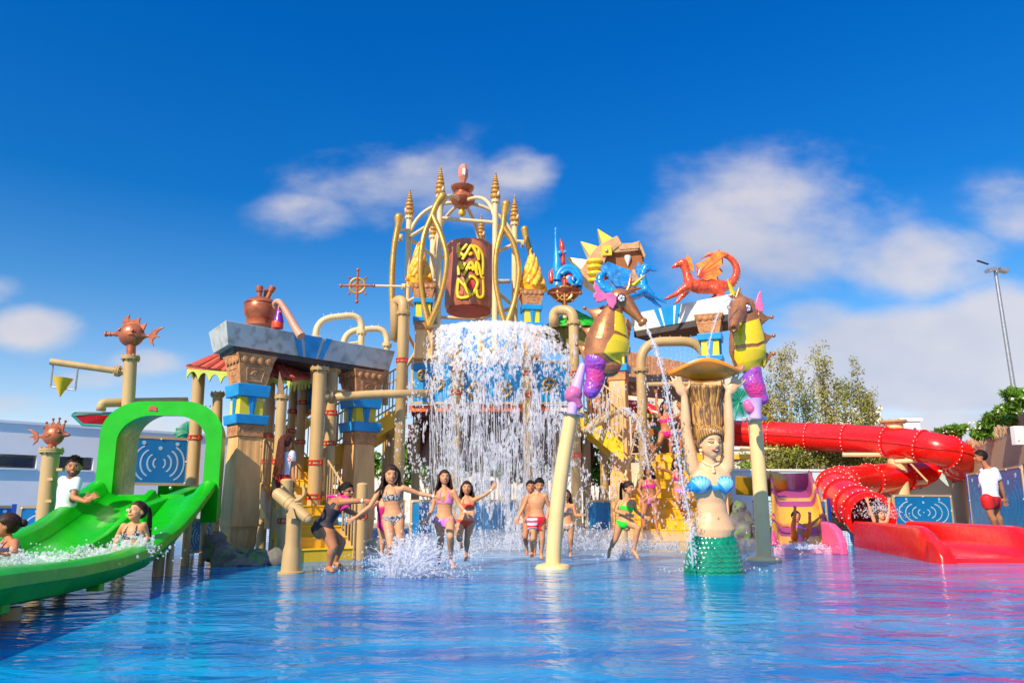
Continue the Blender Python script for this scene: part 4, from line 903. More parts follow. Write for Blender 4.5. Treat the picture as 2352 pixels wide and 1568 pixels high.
# ================================================================ PIPES AND ARCHES LEFT
LP = 'pale water pipe arches above the left stairs'
def arch(label, x0, x1, y0l, y0r, ybl, ybr, Y0, Y1, wpx, group, m=None, rail=None):
    a = W(x0, y0l, Y0); b = W(x1, y0r, Y1); r = wpx * mpp(y0l, Y0) / 2; c0 = W(x0, ybl, Y0); c1 = W(x1, ybr, Y1); c0.x = a.x; c1.x = b.x; m_ = m or BEIGE_L
    rt = thing('pipe_arch', label, 'pipe arch', c0, group); MB().tube(rounded([c0, a, b, c1], r * 5, 7), r, 14).build('pipe', m_, rt, angle=180)
    flange(rt, a + V((0, 0, -r * 6)), V((0, 0, 1)), r * 1.6, m=m_); flange(rt, b + V((0, 0, -r * 6)), V((0, 0, 1)), r * 1.6, m=m_)
    q = MB(); h = -r * 9; q.tube([a + V((0, 0, h)), b + V((0, 0, h))], r * .45, 8); 
    for k in range(5): p = a.lerp(b, .15 + .16 * k) + V((0, 0, r)); q.tube([p, p + V((0, 0, .03))], .008, 5)
    q.build('cross_bar', m_, rt); return rt
arch('larger pale pipe arch left of the tower, nearest the beam', 727, 832, 733, 721, 880, 900, 15.2, 15.6, 15, LP)
arch('smaller pale pipe arch right behind the first one', 790, 890, 760, 752, 880, 930, 16.0, 16.3, 14, LP)
pipe('thick horizontal beige pipe with a slanted spout aimed at the waterfall', [W(735, 915, 14.4), W(850, 905, 14.6), W(988, 903, 14.9)], .085, flanges=((W(762, 912, 14.45), (1, 0, 0)),))
pipe('short flanged pipe stub between the thick post and the second column', [W(740, 912, 14.2), W(800, 900, 15.2)], .08, flanges=((W(757, 908, 14.4), (1, .6, 0)),))
def hook(label, x0, x1, top, ybl, ybr, Y, wpx, group='tall beige pipes bending over the waterfall', clamps=(), Yb=None, m=None):
    a = W(x0, top, Y); b = W(x1, top, Y if Yb is None else Yb); r = wpx * mpp(top, Y) / 2; c1 = V((b.x, b.y, 0 if ybr is None else ZZ(ybr, b.y))); c0 = W(x0, ybl, Y)
    rt = thing('hooked_pipe', label, 'pipe', (c1.x, c1.y, c1.z), group); MB().tube(rounded([c0, a, b, c1], r * 3.4, 8), r, 18).build('pipe', m or BEIGE, rt, angle=180)
    flange(rt, V((b.x, b.y, ZZ(top + 30, b.y))), (0, 0, 1), r * 1.4)
    for cy in clamps: clamp(rt, V((b.x, b.y, ZZ(cy, b.y))), r)
    return rt
hook('tall hooked beige pipe at the left edge of the waterfall', 908, 927, 690, 780, None, 15.4, 23, clamps=(828, 1180), Yb=15.2)
hook('hooked beige pipe with a wet bent mouth at the right edge of the waterfall', 1272, 1317, 712, 748, None, 15.5, 23, clamps=(858, 1045), Yb=15.3)
for i, (px, cl) in enumerate(((1050, (848, 902)), (1211, (858, 908)))):
    post(['tower post behind the left half of the waterfall', 'tower post behind the right half of the waterfall'][i], px, 800, 15.75, 22, 0, clamps=cl, group='posts of the tower front', cap=False)
for i, (px, Y) in enumerate(((1000, 17.6), (1100, 18.2), (1165, 17.8), (1275, 17.6), (958, 17.9), (1345, 17.9), (1385, 17.2), (890, 17.6))):
    post(['shaded rear post left of the middle bay', 'shaded rear post in the middle bay', 'shaded rear post right of the middle bay', 'shaded rear post beside the boy', 'shaded rear post at the left bay edge', 'shaded rear post behind the leaning pole', 'shaded rear post under the right stairs', 'shaded rear post right of the second portico column'][i], px, 945, Y, 19, 0, cap=False, group='shaded posts under the tower deck')
p = W(790, 1192, 13.6); s = mpp(1192, 13.6); rt = thing('safety_sign', 'small blue sign with two round white icons behind the bending woman', 'sign', p); m = MB(); m.box(p, (30 * s, .03, 24 * s)); m.build('board', BLUE, rt, smooth=False, bevel=.008); m = MB()
for dx in (-7, 7): m.lathe([(.01, .01), (5.5 * s, .01), (5.5 * s, 0)], p + V((dx * s, -.016, 0)), V((0, -1, 0)), 16)
m.build('icon_discs', WHITEP, rt); m = MB(); m.tube([p + V((0, .03, -.7)), p + V((0, .03, 0))], .02, 8); m.build('post', BEIGE, rt)
# ================================================================ TOWER
YT = 17.5
POLES = {'b': (1011, 452, 16.1), 'a': (940, 500, 17.3), 'e': (995, 545, 18.5), 'd': (1182, 515, 17.7), 'c': (1138, 463, 16.3), 'f': (1105, 552, 18.7)}
LBL = {'b': 'front left tower pole', 'a': 'outer left tower pole', 'e': 'rear left tower pole', 'd': 'outer right tower pole', 'c': 'front right tower pole', 'f': 'rear right tower pole'}
SHELLG = 'spiral shell finials on the tower poles'
def shellm(t, n, src, co, b):
    s = n('ShaderNodeSeparateXYZ'); t.links.new(src, s.inputs[0]); m = n('ShaderNodeMath', operation='FRACT'); k = n('ShaderNodeMath', operation='MULTIPLY'); k.inputs[1].default_value = 6.0
    return co
SHELL = mat('shell_ochre', (.62, .30, .03), .28, var=.25, vs=6, dirt=(.12, .05, .01), dirtamt=.6, coat=.4)
SHELLD = mat('shell_dark_groove', (.07, .035, .012), .5); SHELLW = mat('shell_mouth', (.62, .50, .38), .5)
P3 = {}
for k, (px, top, Y) in POLES.items():
    t = W(px, top, Y); s = mpp(top, Y); bz = 2.9; b = V((t.x, Y, bz)); P3[k] = t
    rt = thing('tower_pole', LBL[k] + ' carrying a spiral shell', 'pole', b, 'pale poles of the bucket tower')
    MB().tube([b, t], 6.8 * s, 16).build('pole', BEIGE_L, rt); flange(rt, t, (0, 0, 1), 10 * s, m=BEIGE_L)
    sh = thing('shell_finial', 'ochre spiral shell on top of the ' + LBL[k], 'finial', t + V((0, 0, .03)), SHELLG); base = t + V((0, 0, .03)); sc = s * (1.0 if k in 'bc' else .95 if k in 'ad' else .85)
    rs = [12.5, 11.2, 9.6, 8.0, 6.5, 5.2, 4.0, 3.0, 2.1]; h = 9 * sc; m = MB(); g = MB()
    m.lathe([(4 * sc, 0), (9 * sc, 3 * sc), (4 * sc, 10 * sc)], base, n=16)
    for i, r_ in enumerate(rs):
        hh = r_ * .95 * sc; m.ball(base + V((0, 0, h)), (r_ * sc, r_ * sc, hh * .78), 18, frame(V((.18, 0, 1)))); g.lathe([(r_ * .60 * sc, -.02), (r_ * .86 * sc, 0), (r_ * .6 * sc, .02)], base + V((0, 0, h + hh * .52)), V((.18, 0, 1)), 16); h += hh * .98
    m.tube([base + V((0, 0, h - 4 * sc)), base + V((0, 0, h + 7 * sc))], [2 * sc, .3 * sc], 8)
    m.build('whorls', SHELL, sh); g.build('groove', SHELLD, sh)
    sg = -1 if k in 'ae' else 1
    q = MB(); q.ball(base + V((sg * 7 * sc, -8 * sc, 12 * sc)), (4.4 * sc, 3.6 * sc, 7.5 * sc), 12, frame(V((.3 * sg, 0, 1)))); q.build('shell_mouth', SHELLW, sh)
# rings, braces and crown
tw = thing('tower_scaffold', 'beige tube rings and dome arches tying the tower poles together', 'frame', (P3['b'].x, 17, 6.5))
order = 'bcdfea'
for i in range(6):
    a = P3[order[i]]; b = P3[order[(i + 1) % 6]]
    def bar_(p, q, r): MB().tube([p, q], r, 10).build('ring_tube', BEIGE_L, tw)
    bar_(a - V((0, 0, .52)), b - V((0, 0, .52)), .045)
    if order[i] not in 'b': bar_(V((a.x, a.y, a.z - 2.15)), V((b.x, b.y, b.z - 2.15)), .045)
    bar_(V((a.x, a.y, 4.1)), V((b.x, b.y, 5.0)), .04)
apex = W(1062, 470, 17.4)
for k in order: p = P3[k] - V((0, 0, .5)); top = V((p.x * .45 + apex.x * .55, p.y * .45 + apex.y * .55, apex.z + .05)); MB().tube(arc(p, V((p.x * .85 + apex.x * .15, p.y * .85 + apex.y * .15, apex.z)), V((apex.x + (p.x - apex.x) * .12, apex.y + (p.y - apex.y) * .12, apex.z + .05)), 10), .045, 10).build('dome_arch', BEIGE_L, tw)
for k in 'abcd':
    q = P3[k]; flange(tw, V((q.x + (.2 if k in 'cd' else -.2), q.y, q.z - .52)), (1, 0, 0), .09, m=BEIGE_L)
# crown lamp with gem
rt = thing('gem_ornament', 'copper bowl crown at the tower top with a faceted pink gem', 'ornament', apex); s = mpp(450, 17.4); c = apex
MB().lathe([(.01, -2 * s), (14 * s, -6 * s), (26 * s, 4 * s), (30 * s, 12 * s), (27 * s, 20 * s), (18 * s, 24 * s), (18 * s, 30 * s), (24 * s, 34 * s), (27 * s, 42 * s), (25 * s, 41 * s), (8 * s, 33 * s), (.01, 33 * s)], c, n=28).build('bowl', COPPER, rt)
m = MB(); m.tube([c + V((0, 0, 34 * s)), c + V((0, 0, 50 * s))], 3 * s, 8); m.ball(c + V((0, 0, 46 * s)), (6 * s, 6 * s, 3 * s), 10)
for a in (0, pi): m.tube(spline([c + V((cos(a) * 6 * s, 0, 46 * s)), c + V((cos(a) * 16 * s, 0, 42 * s)), c + V((cos(a) * 26 * s, 0, 48 * s))], 4), 1.2 * s, 6)
m.build('stem', COPPER, rt)
GEM = mat('pink_gem', (.78, .28, .16), .08, var=.15, coat=.8, vs=2)
m = MB(); g0 = c + V((1 * s, 0, 52 * s)); m.lathe([(.01, -2 * s), (5 * s, 0), (11.5 * s, 14 * s), (12 * s, 32 * s), (8 * s, 44 * s), (4 * s, 47 * s), (.01, 47.5 * s)], g0, n=7); m.build('gem', GEM, rt, smooth=False)
m = MB(); m.prism([(-3 * s, -6 * s), (3 * s, -8 * s), (4 * s, 7 * s), (0, 9 * s), (-3 * s, 8 * s)], g0 + V((2 * s, -11.6 * s, 23 * s)), V((1, .1, 0)), V((0, 0, 1)), .01); m.build('facet', WHITEP, rt, smooth=False)
m = MB(); m.tube([c - V((0, 0, 4 * s)), c - V((0, 0, 12 * s))], 2 * s, 8); m.ball(c - V((0, 0, 20 * s)), 9 * s, 14); m.build('gold_ball', YEL, rt)
# ---------------- big tipping bucket
BUCK = mat('copper_wood_bucket', (.50, .16, .08), .32, var=.35, vs=3, streak=.16, dirt=(.20, .05, .035), dirtamt=.6, bump=.12, bs=7)
UNDER = mat('bucket_underside', (.42, .035, .02), .5, var=.3, vs=8)
Yb = 17.0; cb0 = W(1078, 640, Yb); s = mpp(640, Yb); tilt = V((.0, .05, 1)).normalized(); x_ = V((1, 0, 0)); x_ = (x_ - tilt * x_.dot(tilt)).normalized(); y_ = tilt.cross(x_); BA = (x_, y_, tilt)
rt = thing('giant_bucket', 'giant copper tipping bucket with yellow lettering pouring water from the tower', 'bucket', cb0 - V((0, 0, .9)))
Rb = 54 * s; hb = 78 * s
m = MB(); pr = [(.01, -hb + 10 * s), (Rb * .93, -hb), (Rb * 1.03, -hb + 12 * s), (Rb * 1.0, -hb * .3), (Rb * .96, hb * .4), (Rb * .98, hb * .93), (Rb, hb), (Rb * .93, hb), (Rb * .9, hb * .3), (.01, hb * .3)]
m.lathe(pr, cb0, ax=BA, n=48, caps=False)
for v in m.v[:0]: pass
me_ = m; 
vs = []
for v in m.v:
    p = V(v) - cb0; a = atan2(p.dot(y_), p.dot(x_)); k = 1 + .018 * sin(a * 17) + .012 * noise.noise(V((a * 3, p.dot(tilt) * 1.2, 0))); u = tilt * p.dot(tilt); vs.append(tuple(cb0 + u + (p - u) * k))
m.v = vs; bo = m.build('body', BUCK, rt, angle=50)
MB().lathe([(.01, -hb + 2 * s), (Rb * .9, -hb - .5 * s), (Rb * .94, -hb - 1.5 * s), (.01, -hb - 2 * s)], cb0, ax=BA, n=40, caps=False).build('underside', UNDER, rt)
m = MB(); m.tube([cb0 - x_ * Rb * 1.6 - tilt * 6 * s, cb0 + x_ * Rb * 1.75 - tilt * 6 * s], 6 * s, 12); m.build('pivot_bar', STEEL, rt)
# lettering wrapped round the bucket: K A T / M A N / D <> U
YLET = mat('yellow_lettering', (.90, .62, .01), .35, var=.1); DLET = mat('dark_lettering_edge', (.16, .03, .012), .5)
def wrap(u, v, o=0): a = -pi / 2 + (u - 50) / 51.0 + .12; r = Rb * 1.025 + o; return cb0 + x_ * r * cos(a) + y_ * r * sin(a) + tilt * ((50 - v) * 1.28 * s)
strokes = [ # u 22..78, v 0..100 (down)
  [(24, 2), (25, 26)], [(41, 3), (33, 11), (26, 14), (30, 20), (37, 25)],                                             # K
  [(33, 30), (42, 17), (48, 7), (52, 6), (60, 17), (66, 30)], [(47, 20), (48.5, 22), (50, 20), (48, 19)],             # A
  [(54, 5), (64, 8), (72, 16), (75, 22)], [(66, 12), (66, 28)], [(74, 18), (76, 34), (75, 56)],                        # T
  [(25, 58), (24, 42), (29, 36), (32, 48), (38, 38)],                                                                  # M
  [(35, 60), (43, 46), (50, 36), (57, 46), (64, 58)], [(46, 48), (51, 46), (55, 50)],                                  # A
  [(62, 56), (61, 36), (66, 40), (72, 60), (77, 62)],                                                                   # N
  [(24, 66), (24, 98), (48, 98), (42, 84), (32, 74), (24, 66)],                                                         # D
  [(49, 62), (39, 76), (45, 92), (53, 95), (60, 84), (64, 72), (56, 63), (49, 62)],                                     # diamond
  [(76, 66), (77, 92), (70, 99), (64, 96), (62, 86)]]                                                                   # U
m = MB(); d = MB(); u_ = V((0, -1, 0))
for st in strokes:
    pts = [wrap(u, v, .0) for (u, v) in (st if len(st) == 2 else [(p.x, p.y) for p in spline([V((a, b, 0)) for a, b in st], 3)])]
    for (mb_, r_, oo) in ((d, 4.6 * s, .0), (m, 3.3 * s, .022)):
        P = [p + (p - cb0 - tilt * (p - cb0).dot(tilt)).normalized() * oo for p in pts]
        for i in range(len(P) - 1):
            dd_ = (P[i + 1] - P[i]).normalized(); nn = (P[i] - cb0); nn = (nn - tilt * nn.dot(tilt)).normalized(); mb_.tube([P[i] - dd_ * r_ * .3, P[i + 1] + dd_ * r_ * .3], r_, 8, side=dd_.cross(nn), flat=.45)
d.build('lettering_edge', DLET, rt); m.build('lettering', YLET, rt)
m = MB(); m.prism([(-8 * s, 0), (0, 13 * s), (8 * s, 1 * s), (2 * s, -13 * s)], wrap(51, 78, .0), (wrap(56, 78) - wrap(46, 78)).normalized(), tilt, .05); m.prism([(-6 * s, -7 * s), (5 * s, -7 * s), (5 * s, 3 * s), (-6 * s, 2 * s)], wrap(31, 90, 0), (wrap(34, 78) - wrap(28, 78)).normalized(), tilt, .05); m.build('red_diamond', REDP, rt, smooth=False)
# ---------------- golden wishbones
def wish(label, top, head, jl, left, right, bot, Y, r=7.5, g='golden wishbone frames of the tower'):
    s = mpp(600, Y); rt = thing('golden_wishbone', label, 'ornament', W(bot[0], bot[1], Y), g); m = MB()
    def T(P, rr): pts = spline([W(x, y, Y + (p[2] if len(p) > 2 else 0)) for p in P for x, y in [p[:2]]], 6); m.tube(pts, interp([0], rr, len(pts)) if False else [float(np.interp(i / (len(pts) - 1), np.linspace(0, 1, len(rr)), rr)) * s for i in range(len(pts))], 14); m.ball(pts[0], rr[0] * s * .98, 14)
    T([head, top, jl], [r * 1.5, r, r * .95]);
    if left: T([jl] + left + [bot], [r * .95, r * .85, r * .8, r * .75, r])
    if right: T([jl] + right + [bot], [r * .95, r * .85, r * .8, r * .75, r])
    if left or right: m.ball(W(bot[0], bot[1], Y), r * s, 12)
    m.build('wishbone', GOLD, rt)
wish('golden wishbone in front of the left of the bucket', (1003, 470), (1016, 452), (993, 494), [(973, 545, -.1), (965, 620, -.1), (972, 690, 0)], [(1015, 545, -.1), (1026, 600, -.15), (1012, 680, -.1)], (985, 748), 15.7)
wish('golden wishbone in front of the right of the bucket', (1158, 495), (1162, 470), (1156, 520), [(1141, 575, 0), (1138, 640, 0), (1148, 700, 0)], [(1180, 560, 0), (1192, 620, 0), (1182, 690, 0)], (1162, 750), 15.9)
def bar(label, P, rr, Y): 
    s = mpp(600, Y); pts = spline([W(x, y, Y) for x, y in P], 6); rt = MB(); rt.tube(pts, [float(np.interp(i / (len(pts) - 1), np.linspace(0, 1, len(rr)), rr)) * s for i in range(len(pts))], 14); rt.ball(pts[0], rr[0] * s, 12); rt.ball(pts[-1], rr[-1] * s, 12); rt.build('golden_bone', GOLD, label=label, cat='ornament', group='golden bone bars flanking the tower')
bar('long curved golden bone bar at the far left of the tower', [(916, 500), (914, 520), (905, 570), (900, 650), (902, 720), (908, 780)], [11, 7.5, 6.5, 7, 6.5, 6], 16.9)
bar('curved golden bone bar at the right of the tower behind the right torch', [(1205, 527), (1208, 545), (1218, 580), (1226, 640), (1222, 720)], [9, 7, 6.5, 6.5, 6], 17.6)
m = MB(); m.tube([W(908, 527, 16.95), W(940, 528, 17.3)], .035, 8); m.tube([W(1180, 553, 17.7), W(1212, 555, 17.6)], .035, 8); m.tube([W(985, 748, 15.7), W(1005, 748, 16.1)], .04, 8); m.build('standoff_bars', BEIGE_L, tw)
# ---------------- torches on columns
FLAME = mat('flame_paint', (.90, .50, .02), .3, var=.3, vs=7, dirt=(.80, .12, .01), dirtamt=.9, coat=.35)
def torch(label, px, Y, ys, w, flab):
    c = W(px, 1160, Y); zz_ = [ZZ(y, Y) for y in ys]; rt = egypt_column(label, (c.x, c.y, 0), zz_, w, radians(8), 'torch columns of the tower')
    f0 = W(px + 1, ys[0] + 2, Y); s = mpp(620, Y) * 1.12; m = MB(); rg = random.Random(int(px)); H = 98 * s
    m.ball(f0 + V((0, 0, 24 * s)), (21 * s, 19 * s, 26 * s), 16); m.tube([f0, f0 + V((0, 0, 20 * s))], [17 * s, 24 * s], 14)
    for k in range(34):
        a = k * 2.4; r0 = (27 - k * .5) * s; z0 = (6 + k * 1.5) * s; hh = rg.uniform(24, 42) * s
        pts = [f0 + V((cos(a + t * .9) * r0 * (1 - t * .45), sin(a + t * .9) * r0 * .9 * (1 - t * .45), z0 + hh * t)) for t in [q / 6 for q in range(7)]]; m.tube(pts, [5 * s, 5.6 * s, 5 * s, 4.2 * s, 3.2 * s, 2.2 * s, .8 * s], 8)
    m.tube([f0 + V((4 * s * sin(t * 6), 0, 50 * s + t * 48 * s)) for t in [q / 6 for q in range(7)]], [16 * s, 13 * s, 9 * s, 7 * s, 4.5 * s, 2.5 * s, .8 * s], 10)
    me = voxel(m, .9 * s, 0); fl = thing('flame_torch', flab, 'ornament', f0, 'painted flames on the torch columns'); link(me, 'flame', FLAME, fl, angle=180)
torch('left torch column with blue blocks in front of the tower', 962, 15.9, (657, 690, 700, 733, 742, 760, 826, 828), .36, 'orange yellow sculpted flame on the left torch column')
torch('right torch column with blue blocks beside the waterfall', 1222, 16.1, (672, 705, 716, 745, 755, 772, 826, 828), .37, 'orange yellow sculpted flame on the right torch column')
# ---------------- deck with blue gear panels
YD = 16.0
dk = thing('tower_deck', 'raised tower deck edged by an orange beam behind the falling water', 'platform', W(1120, 945, YD))
a = W(938, 936, YD); b = W(1312, 936, YD); zt_ = ZZ(930, YD); zb_ = ZZ(944, YD)
m = MB(); m.box(((a.x + b.x) / 2, YD + 1.6, (zt_ + zb_) / 2 + .0), (b.x - a.x, 3.1, zt_ - zb_)); m.build('edge_beam', ORANGE, dk, smooth=False)
MAROON = mat('maroon_timber', (.16, .02, .014), .6, var=.3, vs=4)
m = MB(); m.box(((a.x + b.x) / 2, YD + 1.7, zb_ - .04), (b.x - a.x - .1, 3.0, .06)); m.box(((a.x + b.x) / 2 + .2, YD + 2.2, zb_ - .55), (b.x - a.x + 1.0, .08, 1.0)); m.box(((a.x + b.x) / 2, YD + 2.6, zt_ + .5), (2.6, .08, 1.0)); m.build('back_boards', MAROON, dk, smooth=False)
for (x0, x1, lab) in ((945, 1048, 'blue railing panel with two gears left of the waterfall'), (1062, 1205, 'blue railing panel with two big gears behind the waterfall'), (1218, 1305, 'blue railing panel with a gear behind the right of the waterfall')):
    p0 = W(x0, 830, YD - .02); p1 = W(x1, 830, YD - .02); rt = panel('gear_panel', lab, 'railing panel', p0, p1, ZZ(928, YD), ZZ(829, YD), slots=False, group='blue gear railing panels', board=mat('azure_board', (.008, .27, .62), .35, var=.1))
    gl = {945: ((970, 861, 13), (1003, 880, 17)), 1062: ((1094, 898, 21), (1157, 895, 20)), 1218: ((1262, 885, 18),)}[x0]
    for gx, gy, gr in gl:
        c = W(gx, gy, YD - .06); s = mpp(gy, YD); m = MB(); m.tube([c + V((cos(a_) * gr * .8 * s, 0, sin(a_) * gr * .8 * s)) for a_ in [q * pi / 14 for q in range(28)]], gr * .15 * s, 8, closed=True)
        for q in range(5): a_ = q * 2 * pi / 5 + .3; m.tube([c, c + V((cos(a_) * gr * .8 * s, 0, sin(a_) * gr * .8 * s))], gr * .11 * s, 6)
        m.ball(c, (gr * .28 * s, .03, gr * .28 * s), 12)
        for q in range(28): a_ = q * 2 * pi / 28; d_ = V((cos(a_), 0, sin(a_))); m.box(c + d_ * gr * s * .98, (gr * .13 * s, .04, gr * .12 * s), (d_, V((0, 1, 0)), V((-d_.z, 0, d_.x))))
        m.build('gear', mat('brass_gear', (.38, .24, .07), .4, metal=.4, var=.2), rt, angle=30)
# side gear panel on the left, angled
p0 = W(672, 900, 16.8); p1 = W(738, 900, 15.6)
rt = panel('gear_panel', 'narrow blue railing panel with a gear seen between the left posts', 'railing panel', p0, p1, ZZ(945, 16), ZZ(868, 16), slots=False, group='blue gear railing panels')
c = W(688, 885, 16.3); m = MB(); s = .03; m.lathe([(.01, -.03), (.12, -.03), (.12, .03), (.01, .03)], c, V((.3, -1, 0)), 20); m.build('gear', mat('brass_gear'), rt)
m = MB(); m.hexa([W(668, 960, 16.8), W(745, 945, 15.5), W(745, 945, 15.6), W(668, 960, 16.9), W(668, 948, 16.8), W(745, 932, 15.5), W(745, 932, 15.6), W(668, 948, 16.9)]); m.build('orange_beam', ORANGE, smooth=False, label='short orange beam under the side gear panel between the left posts', cat='beam')
for (x0, x1, Yq, lab) in ((942, 1192, 15.95, 'wide blue low panel behind the running girls'), (1345, 1425, 16.3, 'blue low panel right of the leaning seahorse pole'), (868, 930, 16.2, 'blue low panel behind the running girl in the checked bikini')):
    panel('low_panel', lab, 'panel', W(x0, 1160, Yq), W(x1, 1160, Yq), .02, 1.02, slots=False, group='blue low panels under the tower')
# compass roses
def compass(label, px, py, Y, R, rod=None):
    c = W(px, py, Y); s = mpp(py, Y); rt = thing('compass_rose', label, 'ornament', c - V((0, 0, R * s)), 'copper and brass compass roses'); m = MB()
    for a in range(4):
        d = V((cos(a * pi / 2), 0, sin(a * pi / 2))); e = V((-d.z, 0, d.x)); m.tube([c, c + d * R * .35 * s, c + d * R * .9 * s], [2.2 * s, 3.6 * s, 2 * s], 8); m.ball(c + d * R * .95 * s, 4.4 * s, 10)
        d2 = (d + e).normalized(); m.tube([c + d2 * R * .5 * s, c + d2 * R * .66 * s], 1.4 * s, 6); m.ball(c + d2 * R * .68 * s, 2.8 * s, 8)
    m.build('arms', COPPER, rt); m = MB(); m.tube([c + V((cos(a) * R * .44 * s, 0, sin(a) * R * .44 * s)) for a in [q * pi / 16 for q in range(32)]], 2.8 * s, 8, closed=True)
    for a in range(4): d = V((cos(a * pi / 2), 0, sin(a * pi / 2))); e = V((-d.z, 0, d.x)); m.tube(arc(c + d * R * .44 * s, c + (d + e) * R * .05 * s, c + e * R * .44 * s, 6), 1.8 * s, 6)
    for a in range(4): d = V((cos(a * pi / 2 + pi / 4), 0, sin(a * pi / 2 + pi / 4))); m.tube([c, c + d * R * .44 * s], 1.3 * s, 6)
    m.build('ring', GOLD, rt)
    if rod: m = MB(); m.tube([c + V((R * s, 0, 0)), W(rod, py + 2, Y)], 2.6 * s, 8); m.build('rod', BEIGE_L, rt); flange(rt, W(928, py + 2, Y), (1, 0, 0), 7 * s, m=BEIGE_L)
    return rt
compass('copper compass rose on a horizontal rod left of the tower', 821, 656, 16.0, 40, 950)
compass('copper compass rose in front of the blue and red spiral creature', 1297, 673, 16.2, 38)
# ================================================================ RIGHT SIDE
def R4(zx, zy): return (1234.6 + zx * .2441, 488.1 + zy * .2441)
def subset(me, pred, off, name, m, parent, keep_normal=True, sm=0, idx=False, **tg):
    bm = bmesh.new(); bm.from_mesh(me); bm.normal_update()
    kill = [f for f in bm.faces if not (pred(f.index) if idx else pred(f.calc_center_median(), f.normal))]
    bmesh.ops.delete(bm, geom=kill, context='FACES')
    bm.verts.ensure_lookup_table()
    for _ in range(sm): bmesh.ops.smooth_vert(bm, verts=bm.verts, factor=.5, use_axis_x=True, use_axis_y=True, use_axis_z=True)
    bm.normal_update(); nn = [v.normal.copy() for v in bm.verts]
    ed = [e for e in bm.edges if e.is_boundary]
    if ed:      # fold the border inwards so the sheet has a thickness
        r = bmesh.ops.extrude_edge_only(bm, edges=ed); nv = [g for g in r['geom'] if isinstance(g, bmesh.types.BMVert)]; nvs = set(nv)
        for v, n in zip([v for v in bm.verts if v not in nvs], nn): v.co += n * off
    else:
        for v, n in zip(bm.verts, nn): v.co += n * off
    n = bpy.data.meshes.new(name); bm.to_mesh(n); bm.free()
    if len(n.vertices) == 0: return None
    return link(n, name, m, parent, angle=180, **tg)
# ---------------- right portico
RG = 'columns of the right portico'
ys = (722, 765, 780, 816, 828, 846, 1225, 1245)
c = W(1651, 1160, 15.2); egypt_column('right portico column standing behind the mermaid', (c.x, c.y, 0), [ZZ(y, 15.0) for y in ys[:6]] + [.25, .02], .40, radians(-20), RG)
ys = (735, 790, 806, 836, 852, 872, 1225, 1245)
c = W(1428, 1160, 16.2); egypt_column('slim right portico column between the left seahorse and the pipe arch', (c.x, c.y, 0), [ZZ(y, 16.0) for y in ys[:6]] + [.25, .02], .40, radians(-20), RG)
A = W(1446, 707, 16.4); B = W(1700, 682, 14.6); D_ = W(1470, 700, 17.3)
zt_ = W(1600, 692, 15.3).z; A.z = B.z = D_.z = zt_
LINT2 = LINT
def lint2():
    u = (B - A).normalized(); v = V((-u.y, u.x, 0)); D = A + v * .95; E = B + v * .95; h = .40; k = .06; z = V((0, 0, 1)); rt = thing('portico_beam', 'sunlit white beam with blue keystone carrying the two dragons', 'beam', (A.x, A.y, A.z - h))
    T = [A, B, E, D]; Bt = [A + u * k + v * k - z * h, B - u * k + v * k - z * h, E - u * k - v * k - z * h, D + u * k - v * k - z * h]; m = MB(); m.hexa(Bt + T); m.build('lintel', mat('bright_white_lintel', (.80, .80, .76), .6, var=.06, dirt=(.5, .46, .36), dirtamt=.4), rt, smooth=False, bevel=.01)
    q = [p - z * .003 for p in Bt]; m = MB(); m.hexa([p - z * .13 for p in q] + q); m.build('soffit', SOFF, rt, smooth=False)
    n = (Bt[1] - Bt[0]).cross(A - Bt[0]).normalized(); n = n if n.y < 0 else -n; mb_ = Bt[0].lerp(Bt[1], .36); up = (A - Bt[0]); up = (up - u * up.dot(u)); hh = up.length; up.normalize(); m = MB(); L_ = (B - A).length
    for poly in ([(-.42, 1), (-.28, 1), (-.17, 0), (-.25, 0)], [(.42, 1), (.28, 1), (.17, 0), (.25, 0)], [(-.19, 1), (.19, 1), (.12, 0), (-.12, 0)]): m.prism([(a * L_ * .30, b * hh) for a, b in poly], mb_ + n * .004, u, up, .03)
    m.build('keystone', CYAN, rt, smooth=False); return u, v
ubeam, vbeam = lint2()
# ---------------- pipe arch, ladder rails
GRPR = 'large beige pipe arch right of the tower'
arch('large beige pipe arch spraying thin jets above the yellow stairs', 1470, 1618, 785, 783, None or 1240, 1240, 15.3, 15.4, 22, GRPR, m=BEIGE)
m = MB(); m.tube([W(1433, 1104, 15.5), W(1473, 942, 16.4)], .028, 8); m.tube(rounded([W(1458, 1118, 15.3), W(1487, 976, 16.2), W(1487, 964, 16.3), W(1476, 964, 16.4)], .12), .028, 8)
for t in (.2, .4, .6, .8): m.tube([W(1433, 1104, 15.5).lerp(W(1473, 942, 16.4), t * .85), W(1458, 1118, 15.3).lerp(W(1487, 976, 16.2), t)], .018, 6)
m.build('handrail', BEIGE_L, label='pale handrail ladder left of the wide yellow stairs', cat='handrail')
